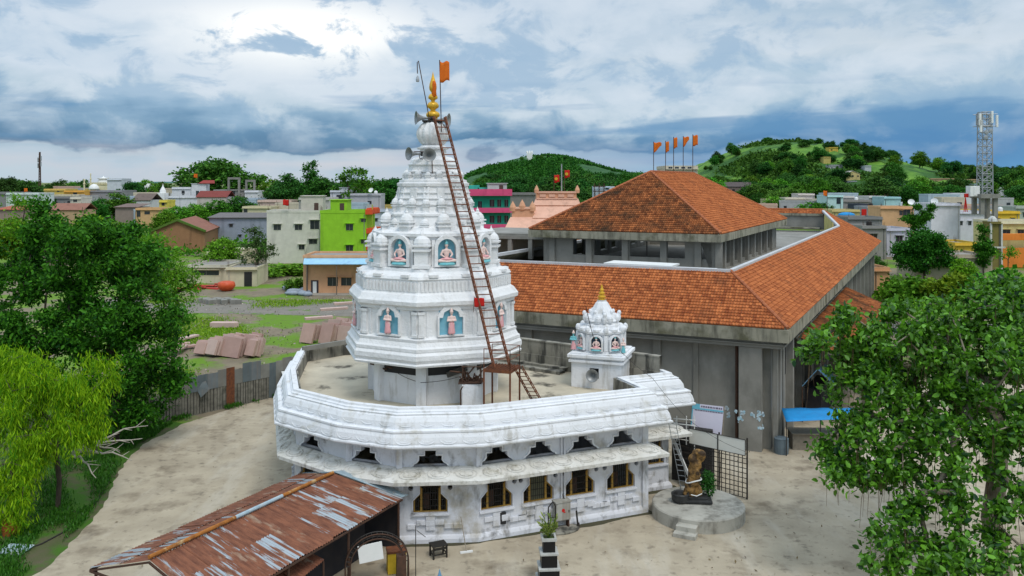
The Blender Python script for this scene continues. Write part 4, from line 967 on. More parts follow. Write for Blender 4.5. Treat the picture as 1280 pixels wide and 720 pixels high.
for b in (5.5, 10, 14.7, 20, 25, 31, 37, 43, 49, 55, 61, 67, 73, 79):
    p = hp(1.3, b) + Vector((s1.y, -s1.x, 0)) * .02; q = MB(); q.box((p.x, p.y, 5.2), (3.0, .06, 2.4), rz=sa); wnd = q.build('window', MT['dark'], hall)
    q = MB(); 
    for x in (-1.5, 0, 1.5): q.box((p.x + s1.x * x + s1.y * .03, p.y + s1.y * x - s1.x * .03, 5.2), (.08, .1, 2.45), rz=sa)
    q.build('frame', MT['conc'], wnd)
p = wfp(921); q = MB(); q.tube([(p.x - .05, p.y - .2, .2), (p.x - .05, p.y - .2, 7.0)], .11, 8); q.build('downpipe', MT['dkrust'], hall)
# back wing face under its high roof
q = MB(); q.slab([hp(7.6, 82.6, 10.6), hp(24, 82.6, 10.6), hp(24, 82.6, zr - SL * .7), hp(7.6, 82.6, zr - SL * .7)], .3)
for a in np.arange(8.6, 24, 2.1): c_ = hp(a, 82.5, 11.8); q.box(c_, (.12, .2, 2.4), rz=ha)
q.build('wing_wall', MT['conc'], hall)
q = MB(); q.bar(hp(7.7, 82.05, zr - SL * .9 - .14), hp(24, 82.05, zr - SL * .9 - .14), .12, .36); q.slab([hp(8, 80.6, 11.0), hp(16, 80.6, 11.0), hp(16, 82, 11.0), hp(8, 82, 11.0)][::-1], .2); q.build('wing_fascia', MT['fascia'], hall)
# pavilion
U0 = (7.5, 13.6); PWD, PLN, PZ = 17.4, 33.0, 13.67; PS = .61
SLs = SL; SL = PS
a0, b0, a1, b1 = U0[0], U0[1], U0[0] + PWD, U0[1] + PLN; hw = PWD / 2
slope((a0, b0), PZ, [(a0, b0), (a1, b0), (a0 + hw, b0 + hw)], 'front', MT['tile_old'], 11, 'pavilion_tiles')
slope((a0, b0), PZ, [(a0, b0), (a0, b1), (a0 + hw, b1 - hw), (a0 + hw, b0 + hw)], 'side', MT['tile'], 12, 'pavilion_tiles')
slope((a1, b0), PZ, [(a1, b0), (a1, b1), (a0 + hw, b1 - hw), (a0 + hw, b0 + hw)], 'left', MT['tile_old'], 13, 'pavilion_tiles')
SL = SLs; PT = PZ + PS * hw
ridge_cap([hp(a0, b0, PZ) + up, hp(a0 + hw, b0 + hw, PT) + up, hp(a0 + hw, b1 - hw, PT) + up, hp(a0, b1, PZ) + up]); ridge_cap([hp(a1, b0, PZ) + up, hp(a0 + hw, b0 + hw, PT) + up])
q = MB(); EP = [(hp(*p).x, hp(*p).y) for p in ((a1, b1), (a1, b0), (a0, b0), (a0, b1))]
sweep(q, EP, [(-.5, PZ - .03), (.03, PZ - .03), (.05, PZ - .06), (.05, PZ - .68), (-1.0, PZ - .70)], closed=True); q.build('pavilion_fascia', MT['fascia'], hall)
q = MB(); d = 1.0; ZF = 10.0; ZP = PZ - .72
def wallrun(pa, pb, bays, sill, cols):
    pa, pb = Vector(pa), Vector(pb); L_ = (pb - pa).length; Mx = wallM(pa, pb, ZF, -.15)
    vs, fs = panel2d([(0, 0), (L_, 0), (L_, ZP - ZF), (0, ZP - ZF)], [rectl((x0 + x1) / 2, sill, x1 - x0, ZP - ZF - sill - .12) for x0, x1 in bays], .3); q.add(vs, fs, Mx)
    Mo = wallM(pa, pb, ZF, .12)
    for x in cols: q.box((x, (ZP - ZF) / 2, 0), (.55, ZP - ZF - .01, .3), M=Mo)
A_, B_ = hp(a1 - d, b0 + d), hp(a0 + d, b0 + d); L_ = (B_ - A_).length
fx = lambda px: facet_param(A_, B_, px) * L_
bays = [(fx(716), fx(732)), (fx(742), fx(778)), (fx(787), fx(825)), (fx(834), fx(856)), (fx(876), fx(890))]
wallrun(A_, B_, bays, 1.45, [fx(691), fx(737), fx(782), fx(830), fx(873), fx(899)])
C_, D_ = B_, hp(a0 + d, b1 - d); L2 = (D_ - C_).length
bays = [(1.2 + k * 3.3, 3.6 + k * 3.3) for k in range(int((L2 - 2) / 3.3))]
wallrun(C_, D_, bays, .6, [.3] + [.75 + k * 3.3 for k in range(1, 9)])
G_ = hp(a1 - d, b1 - d); wallrun(G_, A_, [(2 + k * 3.3, 4 + k * 3.3) for k in range(8)], .7, []); wallrun(D_, G_, [], .7, [])
q.build('pavilion_wall', MT['conc'], hall)
for px in (760, 808):
    x = fx(px); m_ = MB(); m_.box((x, 2.2, -.0), (.08, 1.3, .1), M=wallM(A_, B_, ZF, -.15)); m_.build('mullion', MT['black'], hall)
# low open structure left of the pavilion
q = MB()
A3, B3 = hp(a1 - .9, b0 + 3), hp(a1 + 9, b0 + 1.4)
for k in range(6): p = A3.lerp(B3, k / 5); q.box((p.x, p.y, 11.65), (.4, .4, 1.9), rz=ha)
q.bar(A3 + Vector((0, 0, 12.75)), B3 + Vector((0, 0, 12.75)), .5, .3); q.slab([hp(a1 - .9, b0 + 3, 12.9), hp(a1 + 9, b0 + 1.4, 12.9), hp(a1 + 9, b0 + 12, 12.9), hp(a1 - .9, b0 + 12, 12.9)], .2)
q.slab([hp(a1 - .9, b0 + 6, 10.7), hp(a1 + 9, b0 + 5, 10.7), hp(a1 + 9, b0 + 5, 12.7), hp(a1 - .9, b0 + 6, 12.7)], .2)
q.build('side_gallery', MT['conc'], hall)
# tiled lean-to on the right side
an = Vector((s1.y, -s1.x, 0))
O1 = hp(1.0, 8); V1 = (an * 4.6 + Vector((0, 0, -1.7))); P0 = hp(1.0, 9.5, 0) + an * 5.0 + Vector((0, 0, 4.3))
tiles('lean_to_tiles', P0, s1, (-an * 4.6 + Vector((0, 0, 1.9))), [(0, 0), (34, 0), (34, 5.0), (0, 5.0)], MT['tile_old'], hall, 21)
q = MB(); q.slab([P0 + Vector((0, 0, -.02)), P0 + s1 * 34 + Vector((0, 0, -.02)), P0 + s1 * 34 - an * 4.9 + Vector((0, 0, 1.97)), P0 - an * 4.9 + Vector((0, 0, 1.97))], .12)
q.bar(P0 + Vector((0, 0, -.25)), P0 + s1 * 34 + Vector((0, 0, -.25)), .16, .5)
for k in range(8): p = P0 + s1 * (.4 + k * 4.7) - an * .3; q.box((p.x, p.y, 2.05), (.4, .4, 4.1), rz=sa)
q.build('lean_to_frame', MT['fascia'], hall)
# faded paint marks at the corner column
q = MB(); r_ = random.Random(4)
cp_ = wfp(940) - Vector((-f1.y, f1.x, 0)) * 0
for (px, py, s_) in ((926, 519, .28), (928, 525, .22), (924, 524, .2), (944, 520, .16), (950, 521, .18), (951, 516, .1), (955, 518, .12), (931, 516, .12), (953, 534, .2), (908, 512, .2), (912, 519, .16)):
    b_ = wfp(px) + Vector((f1.y, -f1.x, 0)) * -(.003 if px < 925 else .86); z = H - (py - HZ) / F * b_.y
    for k in range(6):
        ce = Vector((b_.x, b_.y, z)) + f1 * r_.uniform(-s_, s_) * .8 + Vector((0, 0, r_.uniform(-s_, s_))); rr = r_.uniform(.03, .13); q.add([ce + f1 * rr * math.cos(a_ * .785) * r_.uniform(.5, 1.1) + Vector((0, 0, rr * 1.3 * math.sin(a_ * .785) * r_.uniform(.5, 1.1))) + Vector((f1.y, -f1.x, 0)) * -.008 for a_ in range(8)], [tuple(range(8))])
q.build('paint_marks', mat('faded blue white paint', (.35, .62, .75), (.7, .72, .74), 3, .8), hall)
# ================================================================== RUSTY SHED
def uv_mat(name):
    """galvanised corrugated sheet with rust running down the slope; object coords are rotated to the slope by the mapping"""
    m = bpy.data.materials.new(name); m.use_nodes = True; nt = m.node_tree; N = nt.nodes; L = nt.links; bs = N['Principled BSDF']
    uv = N.new('ShaderNodeUVMap'); uv.uv_map = 'slope'
    def noise(sx_, sy_, off, det=6):
        mp = N.new('ShaderNodeMapping'); mp.inputs['Scale'].default_value = (sx_, sy_, 1); mp.inputs['Location'].default_value = (off, off * 1.7, 0); L.new(uv.outputs[0], mp.inputs[0])
        n = N.new('ShaderNodeTexNoise'); n.inputs['Scale'].default_value = 1; n.inputs['Detail'].default_value = det; n.inputs['Roughness'].default_value = .62; L.new(mp.outputs[0], n.inputs['Vector']); return n.outputs[0]
    def rng(f, a, b):
        n = N.new('ShaderNodeMapRange'); n.inputs[1].default_value = a; n.inputs[2].default_value = b; L.new(f, n.inputs[0]); return n.outputs[0]
    def mix(f, a, b):
        n = N.new('ShaderNodeMix'); n.data_type = 'RGBA'; L.new(f, n.inputs[0])
        for i, v in ((6, a), (7, b)):
            if isinstance(v, tuple): n.inputs[i].default_value = (*v, 1)
            else: L.new(v, n.inputs[i])
        return n.outputs[2]
    at = N.new('ShaderNodeAttribute'); at.attribute_name = 'var'
    ad = N.new('ShaderNodeMath'); ad.operation = 'ADD'; L.new(rng(at.outputs['Fac'], 0, 1), ad.inputs[0]); ad.inputs[1].default_value = -.5
    ml = N.new('ShaderNodeMath'); ml.operation = 'MULTIPLY_ADD'; L.new(ad.outputs[0], ml.inputs[0]); ml.inputs[1].default_value = .26; L.new(noise(4.2, .36, 0), ml.inputs[2])
    m2 = N.new('ShaderNodeMath'); m2.operation = 'MULTIPLY_ADD'; L.new(noise(11, 1.1, 4.0, 5), m2.inputs[0]); m2.inputs[1].default_value = .28; L.new(ml.outputs[0], m2.inputs[2])
    rust = rng(m2.outputs[0], .50, .56)
    zinc = mix(noise(3, .8, 9), (.28, .33, .36), (.44, .48, .50)); rc = mix(rng(noise(5, 1.0, 2), .35, .65), (.12, .042, .022), (.25, .095, .048))
    rc = mix(rng(noise(1.2, .4, 7), .58, .7), rc, (.36, .27, .19))
    col = mix(rust, zinc, rc); L.new(col, bs.inputs['Base Color'])
    ro = N.new('ShaderNodeMapRange'); L.new(rust, ro.inputs[0]); ro.inputs[3].default_value = .45; ro.inputs[4].default_value = .9; L.new(ro.outputs[0], bs.inputs['Roughness'])
    mt = N.new('ShaderNodeMapRange'); L.new(rust, mt.inputs[0]); mt.inputs[3].default_value = .35; mt.inputs[4].default_value = 0; L.new(mt.outputs[0], bs.inputs['Metallic'])
    return m
MT['sheet'] = uv_mat('rusty corrugated sheet')
def corrugated(name, E0, E1, R0, R1, parent, seed, pitch=.15, sheet=.82, rows=2):
    """sheets between an eave line E0-E1 and a ridge line R0-R1"""
    r_ = random.Random(seed); E0, E1, R0, R1 = map(Vector, (E0, E1, R0, R1)); Ln = ((E1 - E0).length + (R1 - R0).length) / 2
    ns = max(1, round(Ln / sheet)); vs = []; fs = []; var = []; uvs = []
    for k in range(ns):
        for rw in range(rows):
            c = r_.random(); lift = rw * -.045 + r_.uniform(0, .012) + (k % 2) * .008; sl = r_.uniform(-.05, .05)
            nq = int(sheet / pitch * 4) ; t0, t1 = rw / rows, (rw + 1) / rows + (.03 if rw < rows - 1 else 0)
            b = len(vs)
            for j in range(4):
                for i in range(nq + 1):
                    f = (k + i / nq * 1.04) / ns; t = t0 + (t1 - t0) * j / 3 + (sl / 3 if j == 0 and rw == 0 else 0); f = min(f, 1.0)
                    p = E0.lerp(E1, f).lerp(R0.lerp(R1, f), t); p.z += lift + .03 * math.sin(2 * PI * f * Ln / pitch); vs.append(p[:]); var.append(c); uvs.append((f * Ln, t * 3.6))
            for j in range(3):
                for i in range(nq): q = b + j * (nq + 1) + i; fs.append((q, q + 1, q + nq + 2, q + nq + 1))
    o = np_mesh(name, vs, fs, var, MT['sheet'], parent, smooth=True); me = o.data
    ul = me.uv_layers.new(name='slope'); li = np.zeros(len(me.loops), dtype=np.int32); me.loops.foreach_get('vertex_index', li)
    ul.data.foreach_set('uv', np.array(uvs, dtype=np.float32)[li].ravel()); return o
shed = thing('shed', (-11, 37.5, 0), 'open shed with a long rusty corrugated gable roof beside the temple', 'shed')
FL, FR, NL, NR = Vector((-11.3, 44.3, 2.6)), Vector((-5.35, 41.0, 2.6)), Vector((-16.85, 33.55, 2.6)), Vector((-10.85, 30.2, 2.6))
RF, RN = Vector((-8.75, 41.55, 3.62)), Vector((-13.85, 32.05, 3.62))
corrugated('roof_panel', NL, FL, RN, RF, shed, 3); corrugated('roof_panel', FR, NR, RF, RN, shed, 8)
RF2 = Vector((-8.35, 42.35, 3.5))
q = MB(); 
MT['zinc'] = mat('patchy blue grey zinc', (.42, .50, .54), (.25, .36, .42), 2.5, .55, .2, 8, c3=(.55, .52, .46), c3sc=1.5)
q.slab([FL + Vector((.2, .1, .02)), RF + Vector((0, 0, .03)), RF2, FL + Vector((.5, .35, -.02))][::-1], .03); q.slab([RF + Vector((0, 0, .03)), FR + Vector((0, 0, .03)), FR + Vector((.25, .35, 0)), RF2][::-1], .03)
q.build('end_flashing', MT['zinc'], shed)
MT['ridge_rust'] = mat('orange rusted ridge', (.42, .16, .03), (.22, .08, .02), 3, .85, .2, 8, c3=(.50, .36, .18), c3sc=1.6)
for f0, f1_, m_ in ((0, .40, 'ridge_rust'), (.40, .66, 'zinc'), (.66, .985, 'ridge_rust')):
    q = MB(); a, b = RN.lerp(RF, f0) + Vector((0, 0, .08)), RN.lerp(RF, f1_) + Vector((0, 0, .08)); q.tube([a, b], .085, 8); o = q.build('ridge_cap', MT[m_], shed)
    if m_ == 'zinc': o['label'] = 'pale grey middle stretch of the ridge cap'
for p in (FL, FR, NL, NR, FL.lerp(NL, .5), FR.lerp(NR, .33), FR.lerp(NR, .66)):
    q = MB(); pp = p + (Vector((-11, 37.5, 0)) - p) * .03; q.tube([(pp.x, pp.y, 0), (pp.x, pp.y, 2.55)], .06, 6); q.build('post', MT['dkrust'], shed)
q = MB()
for k in range(6): f = k / 5; q.bar(FL.lerp(NL, f) - Vector((0, 0, .12)), FR.lerp(NR, f) - Vector((0, 0, .12)), .08); q.bar(FL.lerp(NL, f) - Vector((0, 0, .1)), RF.lerp(RN, f) - Vector((0, 0, .12)), .07); q.bar(FR.lerp(NR, f) - Vector((0, 0, .1)), RF.lerp(RN, f) - Vector((0, 0, .12)), .07)
q.bar(FL - Vector((0, 0, .08)), NL - Vector((0, 0, .08)), .07); q.bar(FR - Vector((0, 0, .08)), NR - Vector((0, 0, .08)), .07); q.build('roof_frame', MT['dkrust'], shed)
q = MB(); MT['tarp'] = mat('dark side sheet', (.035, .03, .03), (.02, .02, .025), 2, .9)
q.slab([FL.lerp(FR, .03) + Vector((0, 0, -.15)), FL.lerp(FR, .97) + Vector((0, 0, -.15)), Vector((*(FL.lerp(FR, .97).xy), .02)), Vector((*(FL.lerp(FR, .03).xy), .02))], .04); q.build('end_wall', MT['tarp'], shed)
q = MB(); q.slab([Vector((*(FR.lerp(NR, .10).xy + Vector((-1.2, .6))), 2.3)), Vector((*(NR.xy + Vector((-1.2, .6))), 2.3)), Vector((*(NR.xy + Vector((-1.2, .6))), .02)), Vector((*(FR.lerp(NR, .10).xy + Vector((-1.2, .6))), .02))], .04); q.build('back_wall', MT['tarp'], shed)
low = thing('lean_to_awning', (-8.6, 35.2, 0), 'small low awning of rusty sheets under the eave of the long shed', 'awning')
corrugated('roof_panel', (-8.05, 36.15, 1.75), (-8.7, 34.35, 1.7), (-9.05, 36.55, 2.05), (-9.9, 34.85, 2.0), low, 5, rows=1); corrugated('roof_panel', (-8.65, 34.5, 1.55), (-9.5, 32.9, 1.5), (-9.6, 34.95, 1.9), (-10.4, 33.4, 1.85), low, 15, rows=1)
for p in ((-8.1, 36.1), (-8.7, 34.4), (-9.4, 33.0)):
    q = MB(); q.tube([(p[0], p[1], 0), (p[0], p[1], 1.7)], .045, 6); q.build('post', MT['dkrust'], low)
# wire arch, blank board, yellow box at the shed mouth
ar = thing('metal_arch', (-6.0, 37.6, 0), 'round black and silver welded arch standing at the shed side', 'arch')
Mx = wallM((-7.45, 37.2), (-4.6, 37.9), 0)
q = MB(); q2 = MB()
for rr, zoff in ((1.40, 0), (1.18, 0), (1.40, .28), (1.18, .28)):
    P_ = [Mx @ Vector((1.47 - rr * math.cos(PI * k / 18), .95 + 1.32 * rr / 1.4 * math.sin(PI * k / 18), -zoff)) for k in range(19)]
    P_ = [Mx @ Vector((1.47 - rr, 0.02, -zoff))] + P_ + [Mx @ Vector((1.47 + rr, 0.02, -zoff))]; (q if zoff == 0 else q2).tube(P_, .030, 6)
for k in range(19):
    c_, s_ = math.cos(PI * k / 18), 1.32 / 1.4 * math.sin(PI * k / 18); (q2).tube([Mx @ Vector((1.47 - 1.40 * c_, .95 + 1.4 * s_, 0)), Mx @ Vector((1.47 - 1.18 * c_, .95 + 1.18 * s_, 0))], .02, 4); q2.tube([Mx @ Vector((1.47 - 1.40 * c_, .95 + 1.4 * s_, 0)), Mx @ Vector((1.47 - 1.40 * c_, .95 + 1.4 * s_, -.28))], .02, 4)
q.build('hoop', MT['dkrust'], ar); q2.build('lattice', MT['black'], ar)
q = MB(); q.box((2.55, .6, -.1), (.42, 1.2, .4), M=Mx); q.build('pier', MT['dkrust'], ar)
q = MB(); q.box((1.35, 1.32, -.02), (1.08, .80, .03), M=Mx @ Matrix.Rotation(R(7), 4, 'Z')); t = tag(q.build('blank_board', MT['board'], bevel=.01), 'blank white board hung inside the round metal arch', 'board')
q = MB(); q.box((-5.35, 38.85, .5), (.85, .6, .95), rz=R(15)); t = thing('donation_box', (-5.35, 38.85, 0), 'yellow metal box with red top under the metal arch', 'box'); q.build('body', MT['yellow'], t, bevel=.02)
q = MB(); q.box((-5.35, 38.85, 1.02), (.9, .66, .1), rz=R(15)); q.build('lid', MT['rust'], t); q = MB()
for k in range(4): q.tube([(-5.6 + k * .02, 38.7, .04), (-5.6, 38.7, .06)], .03, 4)
q.build('foot', MT['black'], t)
q = MB(); q.tube([(-4.35, 37.95, 2.5), (-4.35, 37.95, 0)], .02, 5); q.tube([(-4.3, 37.9, 2.3), (-3.9, 37.9, 2.0)], .015, 4)
tag(q.build('thin_post', MT['black']), 'thin black post with a pale strip by the shed corner', 'post')
# ================================================================== COURTYARD OBJECTS
def stool():
    c = atz(548, 696, 0); t = thing('stool', c, 'small black stool on the concrete below the first ground window', 'stool'); M_ = Matrix.Translation(c) @ Matrix.Rotation(R(24), 4, 'Z')
    q = MB(M_); q.box((0, 0, .62), (.78, .62, .06)); q.build('seat', MT['black'], t, bevel=.015)
    for x in (-.33, .33):
        for y in (-.26, .26): q = MB(M_); q.box((x, y, .3), (.07, .07, .6)); q.build('leg', MT['black'], t)
    q = MB(M_); q.box((0, -.26, .22), (.62, .04, .05)); q.box((0, .26, .22), (.62, .04, .05)); q.box((-.33, 0, .22), (.04, .5, .05)); q.box((.33, 0, .22), (.04, .5, .05)); q.box((0, -.28, .5), (.66, .03, .12)); q.build('stretcher', MT['black'], t)
stool()
def broom():
    a = atz(583, 690, .05); b_ = atz(574, 652, 0) ; t = thing('broom', (a.x, a.y, 0), 'long handled push broom leaning on the stained white wall', 'broom')
    top = Vector((-2.55, 41.85, 1.35)); q = MB(); q.tube([a, top], .022, 6); q.build('handle', MT['wood'], t)
    q = MB(); q.box(a, (.62, .12, .08), rz=R(18)); q.box(a - Vector((0, 0, .03)), (.6, .1, .06), rz=R(18)); q.build('head', MT['board'], t)
broom()
def cabinet():
    c = atz(703, 668, 0) ; c = Vector((c.x, 43.55, 0)); t = thing('electric_cabinet', c, 'grey electrical cabinet with a red mark on a round base by the temple wall', 'cabinet'); M_ = Matrix.Translation(c) @ Matrix.Rotation(TA, 4, 'Z')
    m_ = mat('cabinet paint', (.42, .42, .38), (.34, .33, .29), 3, .6, streak=(.14, .09, .05), samt=.5)
    q = MB(M_); q.box((0, 0, 1.0), (.82, .42, .92)); q.build('body', m_, t, bevel=.015)
    q = MB(M_); q.box((0, -.223, 1.0), (.74, .02, .84)); d_ = q.build('door', m_, t, bevel=.008)
    q = MB(M_); q.lathe([(1e-3, 0), (.09, 0), (.09, .012), (1e-3, .012)], (-.02, -.235, 1.08), 8, M=Matrix.Rotation(PI / 2, 4, 'X')); q.box((.05, -.242, .98), (.10, .012, .05)); q.build('warning_mark', MT['red'], d_)
    q = MB(M_); q.box((.3, -.245, 1.0), (.04, .03, .12)); q.build('handle', MT['black'], d_)
    q = MB(M_); q.box((0, 0, 1.5), (.9, .5, .06)); q.build('hood', m_, t)
    for x in (-.34, .34): q = MB(M_); q.box((x, 0, .28), (.07, .3, .55)); q.build('leg', MT['dkrust'], t)
    q = MB(M_); q.lathe([(.95, 0), (1.0, .08), (.95, .14), (.1, .16)], (-.05, -.1, 0), 18, sx=1.0, sy=.62); q.build('base', MT['stain_conc'], t)
    q = MB(M_); q.tube([(-.85, -.2, .1), (-.85, -.2, 1.35), (-.6, -.2, 1.6), (-.45, -.2, 1.35), (-.45, -.2, .15)], .035, 6); q.tube([(-.85, -.2, .8), (-.45, -.2, .8)], .03, 5); tag(q.build('pipe_frame', MT['black'], loc=c), 'black bent pipe frame left of the electrical cabinet', 'frame')
    q = MB(M_); q.tube([(.2, .1, 1.5), (.1, .35, 2.0), (-.3, .42, 2.3), (-.35, .42, 2.7)], .025, 5); q.tube([(.85, -.2, .02), (.8, -.1, .9)], .05, 5); q.box((.85, -.2, .15), (.12, .1, .3)); tag(q.build('cable', MT['black'], loc=c), 'black cable and short pole at the right of the electrical cabinet', 'cable')
cabinet()
def leaf_bush(name, loc, n_, rad, hgt, leaf, m, seed, parent=None, up=.6):
    rg = np.random.default_rng(seed); P = rg.normal(size=(n_, 3)); P /= np.linalg.norm(P, axis=1)[:, None]; P *= (rg.random(n_) ** .45)[:, None]; P = P * np.array([rad, rad, hgt / 2]) + np.array(loc) + np.array([0, 0, hgt / 2])
    return leaves_mesh(name, P, leaf, leaf * .42, m, rg, parent, loc, up)
def leaves_mesh(name, P, ln, wd, m, rg, parent=None, loc=(0, 0, 0), up=.5, droop=0.0, axis=None, fine=False):
    n_ = len(P); A = rg.normal(size=(n_, 3)); A[:, 2] += -droop * 2.5
    if axis is not None: A = A * .5 + axis
    A /= np.linalg.norm(A, axis=1)[:, None]
    Nn = rg.normal(size=(n_, 3)); Nn[:, 2] += up * 2; Nn -= A * (A * Nn).sum(1)[:, None]; Nn /= np.linalg.norm(Nn, axis=1)[:, None] + 1e-9
    B_ = np.cross(Nn, A); s_ = rg.uniform(.5, 1.35, n_)[:, None]
    if fine:
        V = np.empty((n_, 6, 3)); L1 = A * ln * s_; S1 = B_ * wd * .5 * s_; U1 = Nn * wd * .16
        V[:, 0] = P; V[:, 1] = P + L1 * .28 + S1 * .92 + U1; V[:, 2] = P + L1 * .66 + S1 * .78 + U1; V[:, 3] = P + L1 - Nn * wd * .10; V[:, 4] = P + L1 * .66 - S1 * .78 + U1; V[:, 5] = P + L1 * .28 - S1 * .92 + U1
        idx = np.arange(n_)[:, None] * 6; Q = np.concatenate([idx + np.array([[0, 1, 2, 3]]), idx + np.array([[0, 3, 4, 5]])])
        return np_mesh(name, V.reshape(-1, 3), Q, np.repeat(np.clip(rg.normal(.5, .28, n_), 0, 1), 6), m, parent, loc)
    V = np.empty((n_, 4, 3)); V[:, 0] = P; V[:, 1] = P + A * ln * .5 * s_ + B_ * wd * .5 * s_ + Nn * wd * .15; V[:, 2] = P + A * ln * s_; V[:, 3] = P + A * ln * .5 * s_ - B_ * wd * .5 * s_ + Nn * wd * .15
    idx = np.arange(n_)[:, None] * 4; Q = idx + np.array([[0, 1, 2, 3]]); var = np.repeat(np.clip(rg.normal(.5, .28, n_), 0, 1), 4)
    return np_mesh(name, V.reshape(-1, 3), Q, var, m, parent, loc)
def leafmat(name, c1, c2, rough=.5, tr=.3, spec=.35, c3=None, c3sc=.5, th=(.5, .65)): return mat(name, c1, c2, rough=rough, var=True, trans=tr, spec=spec, c3=c3, c3sc=c3sc, c3th=th)
MT['leaf_pot'] = leafmat('pot plant leaf', (.09, .17, .02), (.30, .34, .07))
MT['leaf_bush'] = leafmat('dark bush leaf', (.015, .09, .012), (.05, .20, .02))
def pedestal():
    c = Vector((1.62, 37.2, 0)); t = thing('planter_pedestal', c, 'stepped black stone planter pedestal with pale edges', 'planter'); M_ = Matrix.Translation(c) @ Matrix.Rotation(R(4), 4, 'Z')
    tr_ = mat('pale stone edging', (.50, .50, .47), (.38, .38, .35), 4, .7); bk = mat('polished black stone', (.008, .008, .009), (.014, .014, .014), 3, .35, spec=.25)
    z = 0
    for wd, hh, e in ((1.04, .42, 1.16), (.88, .46, 1.04), (.70, .54, .88)):
        q = MB(M_); q.box((0, 0, z + hh / 2), (wd, wd, hh)); q.build('tier', bk, t, bevel=.01); z += hh
        q = MB(M_); q.box((0, 0, z + .05), (e * .92, e * .92, .10)); q.build('edging', tr_, t, bevel=.015); z += .1
    q = MB(M_); q.box((0, 0, z + .25), (.54, .54, .5)); q.build('pot', bk, t, bevel=.01); z += .5
    vs, fs = panel2d(rectl(0, -.33, .66, .66), [rectl(0, -.24, .48, .48)], .12); q = MB(M_); q.add(vs, fs, Matrix.Translation((0, 0, z + .06))); q.build('rim', tr_, t)
    q = MB(M_); q.box((0, 0, z), (.46, .46, .1)); q.build('soil', MT['verge'], t)
    zz = Vector((c.x, c.y, z)); p = thing('potted_plant', zz, 'small yellow green leafy plant growing in the black stepped pedestal', 'plant')
    rg = np.random.default_rng(2); P = []; A = []
    q = MB()
    for k in range(16):
        an = k * 2.4; d_ = Vector((math.cos(an) * .36, math.sin(an) * .36, .5 + .2 * (k % 3))); e = zz + d_ * 1.0; q.tube([zz, zz + d_ * .5 + Vector((0, 0, .08)), e], .012, 4)
        for j in range(14): P.append(zz + d_ * (.35 + .7 * j / 14)); A.append(d_)
    q.build('stems', MT['leaf_pot'], p); leaves_mesh('foliage', np.array([v[:] for v in P]), .22, .07, MT['leaf_pot'], rg, p, axis=np.array([v[:] for v in A]) * 1.2)
    q = MB(); q.box((c.x - .95, c.y + .1, .22), (.25, .2, .34), rz=.2); tag(q.build('bucket', MT['rust']), 'small rusty box beside the black pedestal', 'box')
pedestal()
q = MB(); q.lathe([(.55, 0), (.3, .8), (.06, 1.5), (.01, 1.7)], (-3.05, 35.4, 0), 12, rf=lambda t: 1 + .14 * math.sin(5 * t)); tag(q.build('folded_umbrella', MT['sblue']), 'folded blue umbrella top standing at the bottom edge near the shed', 'umbrella')
